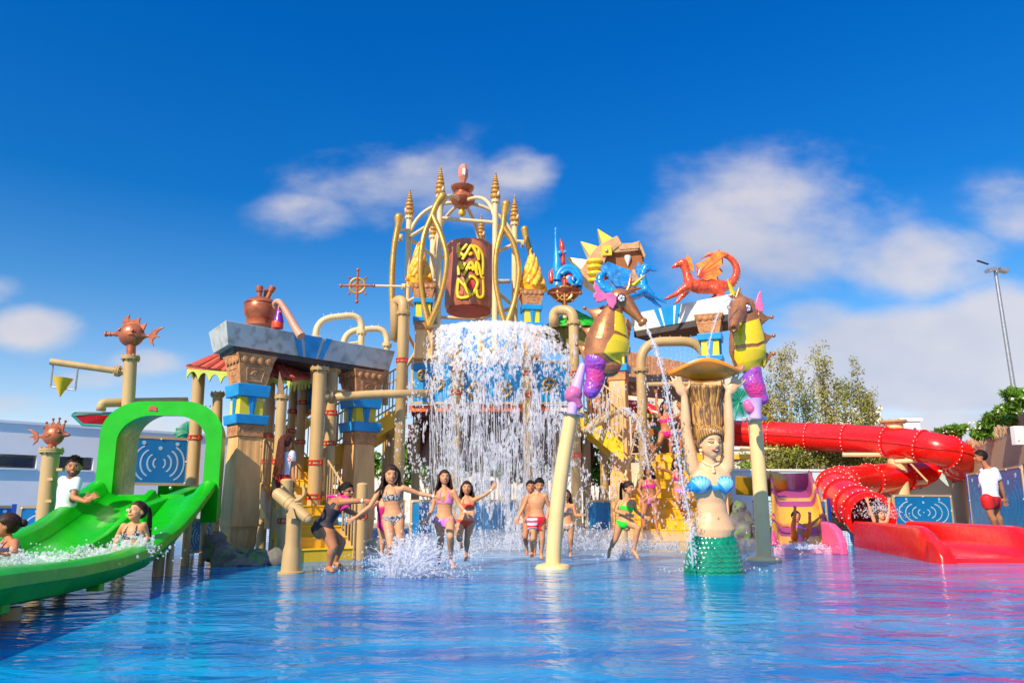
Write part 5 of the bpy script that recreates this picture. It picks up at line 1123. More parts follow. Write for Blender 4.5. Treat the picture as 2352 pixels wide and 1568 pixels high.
# ---------------- wide yellow stairs on the right
bl = W(1405, 1250, 15.0); br = W(1700, 1250, 15.0); bl.z = br.z = .01; tl = W(1492, 1042, 17.6); tr = W(1660, 1042, 17.6)
stairs('wide yellow stairs with seven steps behind the standing girl in pink', bl, br, tl, tr, 10)
m = MB(); m.hexa([tl + V(d) for d in ((-.4, 0, -.12), (2.4, 0, -.12), (2.4, 1.6, -.12), (-.4, 1.6, -.12), (-.4, 0, -.004), (2.4, 0, -.004), (2.4, 1.6, -.004), (-.4, 1.6, -.004))]); m.build('upper_landing', YEL, smooth=False, label='yellow landing at the top of the wide right stairs', cat='landing')
m = MB(); BRN = mat('brown_board', (.36, .12, .03), .6, var=.2); p = W(1450, 958, 18.6); q = W(1660, 958, 18.6); m.box(((p.x + q.x) / 2, 18.6, (ZZ(958, 18.6) + ZZ(1040, 18.6)) / 2), (q.x - p.x, .08, ZZ(958, 18.6) - ZZ(1040, 18.6))); wb = m.build('brown_wall', BRN, smooth=False, label='brown board wall with yellow top rail behind the two girls on the stairs', cat='wall'); m = MB(); m.box(((p.x + q.x) / 2, 18.5, ZZ(954, 18.5)), (q.x - p.x, .1, .10)); m.build('top_rail', YEL, wb, smooth=False)
m = MB(); m.tube(spline([W(1430, 935, 19.6), W(1470, 940, 19.4), W(1500, 950, 19.2), W(1540, 960, 19.0)], 5), .22, 16); ct = m.build('red_slide_tube', RED, label='short run of red slide tube with bolts behind the slim portico column', cat='slide tube')
m = MB(); 
for k in range(8): m.ball(W(1490 + 7 * sin(k * .5), 935 + k * 3.6, 19.0), .018, 6)
m.build('bolts', WHITEP, ct)
m = MB(); m.tube([W(1498, 1035, 17.9) + V((.25 * cos(a), 0, .28 + .3 * sin(a))) for a in [q * pi / 10 for q in range(20)]], .035, 8, closed=True); tt = m.build('teal_hoop', TEAL, label='teal and green hoop at the top left of the wide stairs', cat='hoop'); 
palm('small yellow green palm between the hoop and the girls', 1508, 1010, 18.3, 16, (30, 60, 90, 120, 150, 10, 170))
p = W(1355, 968, 15.4); pipe('slanted beige spout pipe squirting beside the slim portico column', [W(1340, 990, 15.2), W(1415, 946, 15.6)], .07, rad=.05)
# tiled roof shelter
TERR = mat('terracotta_tiles', (.40, .17, .07), .7, var=.3, vs=8, dirt=(.6, .34, .15), dirtamt=.5)
Yr = 19.5; rt = thing('tiled_roof', 'long brown tiled roof behind the pipe arch', 'roof', W(1520, 890, Yr)); e0 = W(1425, 878, Yr); e1 = W(1640, 905, Yr + .5); t0 = W(1425, 808, Yr + 1.5); t1 = W(1640, 850, Yr + 2.0); m = MB()
for k in range(30):
    a0, a1 = e0.lerp(e1, k / 30), t0.lerp(t1, k / 30); m.tube([a0, a1], .075, 8)
m.strip([[e0, e1], [t0, t1]], (0, 0, -.10)); m.build('tiles', TERR, rt); m = MB(); m.strip([[e0 + V((0, -.02, -.02)), e1 + V((0, -.02, -.02))], [e0 + V((0, -.02, -.3)), e1 + V((0, -.02, -.25))]], (0, .2, 0)); m.build('fascia', mat('brown_fascia', (.32, .13, .05), .7, var=.2), rt, smooth=False)
m = MB()
for k in range(4): a0 = e0.lerp(e1, (k + .2) / 4); m.tube([V((a0.x, a0.y + .6, DZ)), a0 + V((0, .6, 0))], .07, 8)
m.build('supports', BEIGE, rt)
# palm thatch hut
LEAFR = mat('green_leaf_roof', (.03, .50, .02), .4, var=.4, vs=5, dirt=(.01, .16, .01), dirtamt=.8); Yt = 17.3; rt = thing('leaf_hut', 'round hut with a bright green leaf roof behind the right waterfall edge', 'hut', W(1318, 850, Yt)); s = mpp(750, Yt); top = W(1318, 712, Yt); m = MB()
for k in range(26):
    a = k * 2 * pi / 26
    for lay in range(3):
        r0 = (5 + lay * 22) * s; r1 = r0 + 34 * s; h0 = -lay * 13 * s; h1 = h0 - 24 * s; d = V((cos(a + lay * .12), sin(a + lay * .12), 0)); e = V((-d.y, d.x, 0)); A_ = top + d * r0 + V((0, 0, h0)); B_ = top + d * r1 + V((0, 0, h1 - (lay == 2) * 4 * s)); wv = (6 + lay * 4) * s
        m.hexa([A_ - e * wv * .4 - V((0, 0, .02)), A_ + e * wv * .4 - V((0, 0, .02)), B_ + e * wv - V((0, 0, .02)), B_ - e * wv * .9 - V((0, 0, .02)), A_ - e * wv * .4, A_ + e * wv * .4, B_ + e * wv * .8 + V((0, 0, .01)), B_ - e * wv + V((0, 0, .03))])
m.build('leaf_roof', LEAFR, rt, smooth=False); m = MB(); m.lathe([(60 * s, -50 * s), (58 * s, -62 * s), (50 * s, -95 * s), (48 * s, -95 * s), (54 * s, -60 * s)], top, n=24); m.build('bamboo_wall', mat('bamboo_olive', (.28, .25, .05), .7, var=.4, vs=10, streak=.1), rt)
m = MB(); m.tube([top - V((10 * s, 20 * s, 30 * s)), top - V((10 * s, 20 * s, 140 * s))], 5 * s, 10); m.build('trunk', mat('brown_paint'), rt)
# ---------------- spiral creature on a dish
Yq = 16.5; s = mpp(620, Yq); rt = thing('spiral_creature', 'blue and red spiral shelled creature on a copper dish right of the tower', 'figure', W(1297, 690, Yq)); CY2 = mat('sky_blue_gloss', (.01, .33, .78), .28, var=.18, coat=.4, dirt=(.01, .18, .5), dirtamt=.4); RD2 = mat('red_gloss', (.60, .02, .008), .25, var=.3, vs=7, coat=.4, dirt=(.85, .2, .02), dirtamt=.5)
def q4(zx, zy, dy=0): x, y = R4(zx, zy); return W(x, y, Yq + dy)
m = MB(); m.ball(q4(300, 650), (22 * s, 18 * s, 24 * s), 18); m.limb([q4(232, 330, .1), q4(228, 290, .1), q4(215, 250, .1)], [6 * s, 5 * s, 1 * s], 10); m.limb([q4(240, 480), q4(238, 400), q4(232, 330)], [6 * s, 5.5 * s, 5 * s], 10)
m.limb([q4(135, 640), q4(128, 570), q4(150, 515)], [8 * s, 6.5 * s, 1.4 * s], 10); m.build('red_shell', RD2, rt)
m = MB()
def spir(cx, cy, r0, turns, a0, rr, dy=-.12): return [q4(cx + r0 * (1 - t * .82) * cos(a0 + t * turns * 2 * pi), cy - r0 * (1 - t * .82) * sin(a0 + t * turns * 2 * pi), dy - t * .12) for t in [i / 26 for i in range(27)]]
P = spir(350, 632, 55, 1.3, 2.6, 6); m.tube(P, [lerp(6.5, 3, i / 26) * s for i in range(27)], 10)
P = [q4(290 + 105 * cos(a), 640 - 120 * sin(a), -.1) for a in [(-.4 + i * .22) for i in range(17)]]; m.tube(P, [9 * s] * 17, 10)
P = [q4(290 + 78 * cos(a), 640 - 92 * sin(a), -.16) for a in [(.1 + i * .2) for i in range(13)]]; m.tube(P, [6 * s] * 13, 10)
m.limb([q4(190, 640), q4(185, 540), q4(185, 440), q4(178, 350), q4(172, 270)], [12 * s, 12 * s, 9 * s, 5 * s, 3.5 * s], 12)
for zy in (260, 205, 160): m.ball(q4(171, zy), (3.2 * s, 3 * s, 6 * s), 10)
m.tube([q4(172, 270), q4(171, 160)], 2.4 * s, 8); m.ball(q4(210, 380, -.05), 6 * s, 10); m.ball(q4(262, 372, -.05), 5 * s, 10); m.limb([q4(190, 700), q4(210, 600)], [14 * s, 12 * s], 12); m.limb([q4(395, 720), q4(400, 640)], [6 * s, 7 * s], 10); m.build('blue_body', CY2, rt)
m = MB(); P = [q4(290 + 90 * cos(a), 640 - 106 * sin(a), -.12) for a in [(.2 + i * .2) for i in range(13)]]; m.tube(P, [5 * s] * 13, 10); m.build('orange_bands', ORANGE, rt)
d0 = W(1297, 672, Yq - .02); MB().lathe([(.01, -24 * s), (14 * s, -22 * s), (30 * s, -10 * s), (40 * s, 2 * s), (38 * s, 3 * s), (.01, -8 * s)], d0, n=28).build('dish', COPPER, rt); m = MB(); m.lathe([(5 * s, -60 * s), (5 * s, -34 * s), (8 * s, -32 * s), (8 * s, -28 * s), (4 * s, -24 * s)], d0, n=14); m.build('stand', BEIGE_L, rt)
# ---------------- golden dragon head made of faceted plates
Yg = 17.0; s = mpp(590, Yg); TANC = mat('tan_gold_gloss', (.66, .38, .16), .22, var=.2, vs=4, coat=.5, dirt=(.45, .18, .05), dirtamt=.5); YG = mat('yellow_gloss', (.86, .60, .02), .22, var=.16, vs=5, coat=.5, dirt=(.65, .38, .02), dirtamt=.4)
g = lambda zx, zy, dy=0: W(*R4(zx, zy), Yg + dy)
rt = thing('dragon_sculpture', 'golden faceted dragon head with yellow spikes and open mouth above the right beam', 'sculpture', g(560, 740)); O = g(600, 500); k_ = .2441 * s
def pl(P): return [((x - 600) * k_, (500 - y) * k_ * 1.03) for x, y in P]
X_, Z_ = V((1, 0, 0)), V((0, 0, 1))
m = MB(); m.prism(pl([(385, 600), (440, 500), (520, 385), (605, 320), (740, 252), (788, 335), (700, 400), (640, 440), (615, 520), (612, 660), (570, 740), (470, 690)]), O, X_, Z_, .62); m.build('skull', TANC, rt, angle=20, bevel=.02)
m = MB(); m.prism(pl([(690, 400), (788, 330), (880, 332), (948, 300), (975, 360), (1002, 440), (985, 465), (958, 385), (720, 412)]), O, X_, Z_, .56); m.prism(pl([(740, 330), (880, 322), (950, 300), (940, 375), (760, 390)]), O, X_, Z_, .60); m.build('snout', TANC, rt, angle=20, bevel=.015)
m = MB(); m.prism(pl([(690, 640), (900, 560), (1000, 620), (960, 660), (720, 720)]), O, X_, Z_, .5); m.build('lower_jaw', TANC, rt, angle=20, bevel=.015)
m = MB(); m.prism(pl([(640, 440), (700, 412), (955, 388), (990, 470), (990, 540), (700, 600), (620, 620)]), O, X_, Z_, .34); m.build('mouth_inside', BRN, rt, angle=20)
for tri in ([(560, 150), (700, 272), (600, 322)], [(400, 270), (556, 345), (482, 432)], [(275, 420), (462, 472), (402, 562)]):
    m = MB(); tip = g(*tri[0]); a = g(*tri[1]); b = g(*tri[2]); d = V((0, .22, 0)); c0 = (a + b) / 2
    m.add([a - d, b - d, b + d, a + d, tip - V((0, .03, 0)) + (a - tip) * .04, tip - V((0, .03, 0)) + (b - tip) * .06, tip + V((0, .03, 0)) + (b - tip) * .06, tip + V((0, .03, 0)) + (a - tip) * .04], [(3, 2, 1, 0), (4, 5, 6, 7), (0, 1, 5, 4), (1, 2, 6, 5), (2, 3, 7, 6), (3, 0, 4, 7)]); m.build('spike', YG, rt, smooth=False, bevel=.015)
m = MB()
for i, zy in enumerate((460, 515, 575, 640)): m.ball(g(538 + 4 * i, zy, -.32), (19 * s, .12, 8 * s), 16)
m.build('neck_rolls', YG, rt)
m = MB(); m.box(g(652, 362, -.33), (22 * s, .06, 23 * s), (V((1, 0, .05)).normalized(), V((0, 1, 0)), V((-.05, 0, 1)).normalized())); e_ = m.build('eye_plate', YG, rt, smooth=False, bevel=.012); m = MB(); m.ball(g(650, 360, -.37), (4 * s, .03, 4 * s), 12); m.build('eye', STEEL, e_)
m = MB(); m.lathe([(7 * s, 0), (7.5 * s, -6 * s), (4 * s, -16 * s), (.5 * s, -24 * s)], g(848, 408, -.2), n=14); m.lathe([(3 * s, 0), (1 * s, -9 * s)], g(948, 470, -.2), n=10); m.build('tooth', WHITEP, rt)
m = MB()
for zx, zy in ((955, 340), (966, 372), (978, 398), (988, 425), (994, 450)): m.ball(g(zx, zy, -.29), (2 * s, .03, 2.4 * s), 8)
m.build('rivets', DARK, rt)
# ---------------- dragons
def dragon(label, Yd, mapf, spine, rad, legs, crest, wing, col, wcol, belly, group='painted dragons on the right beam'):
    f = lambda p, dy=0: W(*R4(p[0], p[1]), Yd + dy); s = mpp(640, Yd) * .2441; rt = thing('dragon_statue', label, 'sculpture', f(legs[0][-1]), group)
    m = MB(); P = spline([f(p) for p in spine], 4); rr = [float(np.interp(i / (len(P) - 1), np.linspace(0, 1, len(rad)), rad)) * s for i in range(len(P))]; m.tube(P, rr, 14); m.ball(P[0], rr[0], 12); m.ball(P[-1], rr[-1], 8)
    for j, lg in enumerate(legs):
        dy = -.13 if j % 2 == 0 else .13; n_ = len(lg); Q = spline([f(p, dy) for p in lg], 3); m.tube(Q, [float(np.interp(i / (len(Q) - 1), [0, .5, 1], [46, 26, 17])) * s for i in range(len(Q))], 10); m.ball(Q[0], 46 * s, 10)
        e = Q[-1]; d = (Q[-1] - Q[-3]).normalized(); d.z *= .4; d.normalize()
        for w_ in (-1, 0, 1): m.limb([e, e + d * 42 * s + V((0, w_ * 22 * s, -6 * s))], [13 * s, 5 * s], 6)
    m.ball(f(spine[1]), (rad[1] * 1.25 * s, rad[1] * 1.0 * s, rad[1] * 1.05 * s), 12)
    me = voxel(m, 7.0 * s, 2, lambda p: .008 * noise.noise(p * 22)); b = link(me, 'dragon_body', col, rt, angle=180)
    m = MB(); u = 1
    m.prism([((p[0] - crest[0][0]) * s, (crest[0][1] - p[1]) * s) for p in crest], f(crest[0]), X_, Z_, .035); 
    for i in range(int(len(P) * .55), len(P) - 3, 1):
        t = (P[i + 1] - P[i]).normalized(); nn = V((t.z, 0, -t.x)); ctr = f(wing[-1]); nn = nn if (P[i] + nn - P[len(P) * 3 // 4]).length > 0 else nn
        for sgn in (1, -1):
            if sgn == (1 if spine[0][0] < spine[-1][0] else -1): o = P[i] + nn * sgn * rr[i] * .8; m.add([o - t * .03, o + t * .03, o + nn * sgn * .05 + t * .02, o + V((0, .02, 0))], [(0, 1, 2), (1, 3, 2), (3, 0, 2)])
    m.build('crest', wcol, rt, smooth=False)
    for dy in (-.16, .18):
        m = MB(); o = f(wing[0], dy); poly = [((p[0] - wing[0][0]) * s, (wing[0][1] - p[1]) * s) for p in wing]; m.prism(poly, o, V((1, .12 if dy < 0 else -.12, 0)).normalized(), Z_, .025); w_ = m.build('wing', wcol, rt, smooth=False, bevel=.006)
        m = MB()
        for q in wing[1:]: m.tube([f(wing[0], dy - .0), f(q, dy + (.12 if dy < 0 else -.12) * (q[0] - wing[0][0]) * s)], [9 * s, 4 * s], 6)
        m.build('wing_bone', col, w_)
    sp = f(spine[1]); sg = -1 if spine[0][0] < spine[2][0] else 1
    m = MB()
    for d_ in (-1, 1): m.ball(f((spine[1][0] + sg * 14, spine[1][1] - 14), d_ * rad[1] * .85 * s), 7 * s, 8)
    m.build('eyes', DARK, rt)
REDD = mat('red_dragon_gloss', (.72, .07, .015), .2, var=.3, vs=9, coat=.6, dirt=(.85, .22, .03), dirtamt=.5, bump=.15, bs=60); WNG = mat('orange_wing_gloss', (.85, .30, .04), .22, var=.35, vs=5, coat=.5, dirt=(.80, .08, .02), dirtamt=.5); BLUD = mat('blue_dragon_gloss', (.01, .27, .72), .2, var=.25, vs=9, coat=.6, dirt=(.01, .38, .80), dirtamt=.5, bump=.15, bs=60); BWNG = mat('blue_wing_gloss', (.02, .24, .62), .22, var=.4, vs=5, coat=.5, dirt=(.2, .5, .8), dirtamt=.5)
dragon('glossy red dragon statue with curled tail on the right end of the beam', 15.2, None, [(1275, 512), (1365, 478), (1400, 560), (1425, 640), (1480, 690), (1600, 700), (1700, 695), (1800, 680), (1862, 600), (1868, 510), (1810, 430), (1720, 395), (1620, 400), (1520, 440)], [16, 44, 36, 52, 66, 68, 66, 44, 36, 32, 27, 20, 13, 4],
       [[(1420, 690), (1350, 730), (1300, 770), (1225, 805)], [(1400, 720), (1370, 770), (1340, 810), (1318, 838)], [(1680, 720), (1735, 760), (1720, 780), (1690, 798)], [(1660, 720), (1700, 770), (1680, 790), (1650, 800)]],
       [(1400, 500), (1395, 430), (1415, 385), (1430, 420), (1450, 430), (1450, 470), (1468, 500), (1465, 560), (1430, 540)],
       [(1505, 600), (1540, 560), (1495, 480), (1560, 455), (1640, 400), (1715, 348), (1795, 382), (1750, 410), (1748, 480), (1715, 520), (1745, 560), (1690, 600), (1700, 640), (1640, 620), (1590, 640)], REDD, WNG, None)
dragon('glossy blue dragon statue facing the red one, behind the left seahorse', 16.0, None, [(1108, 545), (1020, 525), (985, 600), (990, 680), (960, 740), (850, 770), (760, 760), (680, 740), (600, 690), (590, 610), (650, 560), (700, 600)], [16, 44, 38, 50, 64, 66, 66, 50, 42, 34, 22, 6],
       [[(1010, 720), (1060, 760), (1130, 800), (1200, 845)], [(1000, 740), (1050, 790), (1090, 830), (1125, 865)], [(760, 780), (700, 800), (720, 820), (760, 850)]],
       [(985, 560), (980, 500), (945, 455), (935, 500), (910, 510), (925, 560), (940, 600)],
       [(880, 640), (860, 600), (890, 545), (760, 500), (660, 462), (592, 512), (640, 560), (665, 600), (730, 700), (800, 700)], BLUD, BWNG, None)
# ================================================================ SEAHORSES
COPS = mat('seahorse_copper', (.52, .20, .07), .24, metal=.45, var=.25, vs=2.5, dirt=(.26, .08, .03), dirtamt=.5, coat=.25); BELLY = mat('seahorse_yellow', (.78, .58, .01), .22, var=.10, vs=3, coat=.45)
PINK = mat('seahorse_pink', (.72, .16, .36), .3, var=.2, vs=5, coat=.3, dirt=(.48, .08, .35), dirtamt=.5); LAV = mat('lavender_paint', (.62, .42, .78), .35, var=.12)
def tail_fn(t, n, src, co, b):
    v = n('ShaderNodeTexVoronoi'); v.inputs['Scale'].default_value = 21; t.links.new(src, v.inputs['Vector']); bp = n('ShaderNodeBump'); bp.inputs['Strength'].default_value = .6; bp.inputs['Distance'].default_value = .02; bp.invert = True; t.links.new(v.outputs[0], bp.inputs['Height']); t.links.new(bp.outputs[0], b.inputs['Normal'])
    nn = n('ShaderNodeTexNoise'); nn.inputs['Scale'].default_value = 3.0; t.links.new(src, nn.inputs['Vector']); r = n('ShaderNodeValToRGB'); e = r.color_ramp.elements; e[0].position = .38; e[0].color = (.62, .04, .25, 1); e[1].position = .62; e[1].color = (.24, .08, .55, 1); t.links.new(nn.outputs[0], r.inputs[0]); return r.outputs[0]
TAILM = mat('seahorse_tail_scales', rough=.25, coat=.4, fn=tail_fn)
def seahorse(label, org, Y, sx, body, belly, head, snout, spikes, ear, eye, antl, horn, tail, curl, stem, face):
    f = lambda zx, zy, dy=0: W(org[0] + zx * .2197, org[1] + zy * .2197, Y + dy); s = mpp(800, Y) * .2197
    rt = thing('seahorse_fountain', label, 'fountain', f(stem[0][0], stem[0][1]), 'copper seahorse fountains on leaning poles')
    m = MB(); P = spline([f(x, y) for x, y, r in body], 5); rr = [float(np.interp(i / (len(P) - 1), np.linspace(0, 1, len(body)), [b[2] for b in body])) * s for i in range(len(P))]; m.tube(P, rr, 40, flat=.72, side=(1, 0, 0)); m.ball(P[-1], (rr[-1], rr[-1] * .72, rr[-1]), 18); m.ball(P[0], (rr[0], rr[0] * .72, rr[0]), 18)
    for bx, by, tx, ty in spikes: Q = arc(f(bx, by), f((bx + tx) / 2, (by + ty) / 2 + 12), f(tx, ty), 8); m.tube(Q, [(1 - i / 8) ** 1.7 * 118 * s + 9 * s for i in range(9)], 16, flat=.34, side=(0, 0, 1))
    hx, hy, hr = head; m.ball(f(hx, hy), (hr * s, hr * .8 * s, hr * s), 20); Q = spline([f(x, y, d) for x, y, r, d in snout], 5); m.tube(Q, [float(np.interp(i / (len(Q) - 1), np.linspace(0, 1, len(snout)), [q[2] for q in snout])) * s for i in range(len(Q))], 20)
    me = voxel(m, 4.2 * s, 12); bo = link(me, 'seahorse_body', COPS, rt, angle=180); 
    m = MB(); q0 = f(*snout[-1][:2], snout[-1][3]); dq = (q0 - f(*snout[-2][:2], snout[-2][3])).normalized(); m.lathe([(38 * s, -12 * s), (50 * s, 0), (54 * s, 22 * s), (46 * s, 38 * s), (30 * s, 42 * s), (22 * s, 34 * s), (.01, 34 * s)], q0, dq, 24)
    for bx, by, tx, ty in spikes: m.ball(f(tx, ty), 21 * s, 14)
    m.build('knobs', COPS, rt)
    m = MB()
    for bx, by, tx, ty in spikes: m.lathe([(.01, 6 * s), (10 * s, 5 * s), (13 * s, 0)], f(bx * .85 + tx * .15 , by * .9 + ty * .1, -.72 * 75 * s * .9), V((0, -1, .1)), 10)
    m.build('rivets', COPS, rt)
    # yellow belly plates: the body skin inside the outline, lifted a little
    def inpoly(u, v, poly):
        c = False; j = len(poly) - 1
        for i in range(len(poly)):
            xi, yi = poly[i]; xj, yj = poly[j]
            if (yi > v) != (yj > v) and u < (xj - xi) * (v - yi) / (yj - yi) + xi: c = not c
            j = i
        return c
    o0 = f(0, 0); ex = (f(100, 0) - o0); ez = (f(0, 100) - o0)
    def zc(p): d = p - o0; return d.x / ex.x * 100 - 0, d.z / ez.z * 100
    wb = rootloc(bo); me2 = me
    for poly in belly: subset(me2, (lambda c, n, poly=poly: inpoly(*zc(c + wb), poly)), .012, 'belly_plate', BELLY, rt) if False else None
    for poly in belly:
        bm_me = me2.copy(); bm_me.transform(Matrix.Translation(wb)); subset(bm_me, (lambda c, n, poly=poly: inpoly(*zc(c), poly)), .014, 'belly_plate', BELLY, rt, sm=3)
    # ear fin
    ox, oy = ear[0]; k = s
    for dy in ((-hr * .82 * s, hr * .82 * s) if face == 'side' else (-.02,)):
        m = MB(); m.prism([((x - ox) * k, (oy - y) * k) for x, y in ear], f(ox, oy, dy), V((1, 0, 0)), V((0, 0, 1)), .035); m.build('ear_fin', PINK, rt, smooth=False, bevel=.014)
    for ex_, ey_, er, ed in eye:
        c = f(ex_, ey_, ed); m = MB(); m.ball(c, (er * s, er * .35 * s, er * s), 18); e = m.build('eye', WHITEP, rt); m = MB(); m.tube([c + V((cos(a) * er * 1.02 * s, -.01, sin(a) * er * 1.02 * s)) for a in [q * pi / 10 for q in range(20)]], er * .14 * s, 8, closed=True)
        for a in range(5): m.tube([c + V((cos(a * 1.257) * er * .3 * s, -er * .34 * s, sin(a * 1.257) * er * .3 * s)), c + V((cos(a * 1.257) * er * .95 * s, -.02, sin(a * 1.257) * er * .95 * s))], er * .06 * s, 5)
        m.build('eye_rim', DARK, e); m = MB(); m.ball(c + V((0, -er * .3 * s, 0)), (er * .3 * s, er * .15 * s, er * .3 * s), 12); m.build('pupil', mat('violet_pupil', (.18, .06, .6), .3), e)
    m = MB()
    for a in antl: Q = [f(x, y) for x, y, r in a]; m.limb(Q, [r * s for x, y, r in a], 10)
    m.build('antler', COPS, rt); m = MB(); (a0, a1), (b0, b1), r = horn; m.tube([f(a0, a1, -.03), f(a0, a1, -.03).lerp(f(b0, b1, -.03), .6), f(b0, b1, -.03)], [r * s, r * .62 * s, 1.5 * s], 4); m.build('horn', BELLY, rt, smooth=False)
    m = MB(); Q = spline([f(x, y) for x, y, r in tail], 5); m.tube(Q, [float(np.interp(i / (len(Q) - 1), np.linspace(0, 1, len(tail)), [t_[2] for t_ in tail])) * s for i in range(len(Q))], 20, flat=.85, side=(1, 0, 0)); m.ball(Q[-1], tail[-1][2] * s, 16); m.ball(Q[0], tail[0][2] * s, 16); link(voxel(m, 6 * s, 3), 'tail', TAILM, rt, angle=180)
    m = MB(); Q = [f(x, y) for x, y, r in curl]; m.limb(spline(Q, 4), [float(np.interp(i / (4 * (len(curl) - 1)), np.linspace(0, 1, len(curl)), [c_[2] for c_ in curl])) * s for i in range(4 * (len(curl) - 1) + 1)], 16); link(voxel(m, 6 * s, 3), 'tail_curl', PINK, rt, angle=180)
    m = MB(); Q = [f(x, y) for x, y, r in stem]; m.tube(Q, [r * s for x, y, r in stem], 20); m.build('stem', LAV, rt); return rt
seahorse('copper seahorse fountain spouting to the right, on the left leaning pole', (1292, 631.6), 10.4, 1,
  [(560, 300, 70), (520, 400, 120), (490, 530, 175), (465, 700, 232), (450, 840, 222), (480, 930, 140)],
  [[(525, 395), (575, 410), (660, 440), (720, 500), (730, 670), (600, 640), (508, 605)], [(500, 640), (600, 660), (730, 700), (730, 850), (640, 940), (560, 925), (470, 880), (395, 828), (430, 740)]],
  (595, 250, 118), [(640, 270, 95, 0), (720, 360, 68, -.02), (790, 440, 44, -.05), (828, 482, 40, -.06)],
  [(400, 420, 230, 345), (340, 610, 190, 545), (270, 800, 150, 725)],
  [(335, 60), (318, 130), (345, 185), (315, 210), (318, 250), (345, 262), (345, 296), (400, 292), (450, 265), (478, 335), (520, 372), (560, 300), (565, 225), (520, 188), (450, 200), (400, 160), (370, 110)],
  [(615, 243, 42, -.135)], [[(680, 160, 26), (700, 110, 24), (708, 40, 16)], [(690, 160, 22), (740, 150, 22), (815, 135, 14)], [(690, 180, 18), (740, 170, 14), (770, 185, 8)]], ((740, 115), (868, -5), 28),
  [(360, 900, 140), (350, 1000, 112), (340, 1100, 98), (300, 1210, 84)], [(120, 1240, 92), (110, 1270, 88), (165, 1360, 48)], [(95, 1450, 52), (140, 1200, 62), (215, 930, 34)], 'side')
seahorse('copper seahorse fountain facing front left, on the right leaning pole', (1636.5, 631.6), 11.9, 1,
  [(360, 330, 90), (350, 480, 150), (360, 650, 185), (365, 800, 190), (380, 910, 155), (420, 990, 85)],
  [[(170, 560), (285, 520), (430, 470), (470, 690), (380, 735), (165, 745)], [(165, 780), (380, 765), (470, 724), (486, 800), (488, 880), (480, 925), (450, 960), (345, 1002), (220, 975), (165, 860)]],
  (290, 330, 118), [(280, 350, 112, 0), (250, 430, 84, -.18), (228, 500, 62, -.36), (222, 540, 50, -.46)],
  [(470, 450, 620, 440), (500, 660, 640, 632), (510, 860, 640, 822)],
  [(500, 158), (470, 200), (440, 290), (410, 300), (400, 360), (412, 450), (440, 420), (450, 370), (480, 395), (515, 395), (525, 350), (520, 310), (505, 280), (515, 220)],
  [(362, 345, 42, -.15), (175, 340, 22, -.10)], [[(240, 260, 26), (255, 215, 24), (278, 145, 20)], [(240, 250, 22), (200, 225, 16), (165, 215, 8)], [(250, 240, 20), (290, 210, 14), (300, 190, 10)]], ((222, 205), (155, 40), 28),
  [(420, 1010, 92), (425, 1120, 110), (470, 1220, 100), (520, 1290, 66)], [(370, 1350, 55), (400, 1400, 60), (460, 1450, 40)], [(448, 1500, 62), (450, 1380, 60), (440, 1290, 84)], 'front')
LPG = 'leaning beige seahorse poles'
def spole(label, bx, by, tx, ty, wpx, bend, lean_label=None):
    b = G(bx, by); t = W(tx, ty, b.y); r = wpx * mpp(1100, b.y) / 2; rt = thing('seahorse_pole', label, 'pole', b, LPG); mid = b.lerp(t, .5) + V((bend, 0, 0)); m = MB(); m.tube(arc(b, V((mid.x, mid.y, b.z + (t.z - b.z) * .5)), t, 16), [lerp(r * 1.02, r * .95, i / 16) for i in range(17)], 24); m.build('pole', mat('warm_cream_pole', (.86, .60, .27), .4, var=.06, dirt=(.6, .38, .14), dirtamt=.2), rt)
    MB().lathe([(.01, -.02), (r * 2.35, -.02), (r * 2.35, .02), (r * 2.1, .055), (r * 1.2, .075), (.01, .08)], b, n=28).build('base_plate', mat('warm_cream_pole'), rt); flange(rt, t, (t - mid), r * 1.75, .022, mat('pale_flange', (.66, .58, .6), .4)); return t
tL = spole('left leaning cream pole with round base plate', 1270, 1305, 1314, 948, 34, -.10)
tR = spole('right leaning cream pole with round base plate', 1755, 1287, 1733, 962, 33, .03)
# ================================================================ RED TUBE SLIDE
RS = thing('red_tube_slide', 'long glossy red tube slide with bolted joints curling down to the pool at right', 'slide', (7.5, 17, 0))
RT = .48
path = [(1630, 992, 28.0), (1720, 996, 27.2), (1820, 1001, 26.3), (1920, 1006, 25.3), (2020, 1012, 24.2), (2100, 1021, 23.2), (2165, 1034, 22.6), (2205, 1050, 23.0), (2205, 1068, 24.2), (2160, 1080, 25.0), (2100, 1090, 24.6), (2040, 1098, 23.9), (1980, 1104, 23.0), (1932, 1110, 21.9), (1917, 1120, 20.6), (1935, 1140, 19.3), (1970, 1165, 18.1), (2003, 1187, 17.1)]
P = spline([W(*p) for p in path], 8); nP = len(P)
m = MB(); m.tube(P[:-1], RT, 32, caps=False); m.tube(P[-12:-1], RT * .93, 32, caps=False); 
me = m.mesh(); m.build('tube', RED, RS, angle=60)
idx = [4, 12, 19, 26, 34, 42, 50, 62, 74, 84, 94, 104, 110, 115, 121, 127, 132]
for k in idx:
    if k >= nP - 2: continue
    d = (P[k + 1] - P[k - 1]).normalized(); ax = frame(d); ring = MB(); ring.lathe([(RT * .98, -.045), (RT * 1.085, -.04), (RT * 1.085, .04), (RT * .98, .045)], P[k], ax=ax, n=36, caps=False)
    for q in range(24):
        a = q * 2 * pi / 24; o = ax[0] * cos(a) + ax[1] * sin(a); ring.ball(P[k] + o * RT * 1.095, .016, 6, mi=1)
    ring.build('joint_ring', [RED, WHITEP], RS, angle=50)
m = MB()
side = []
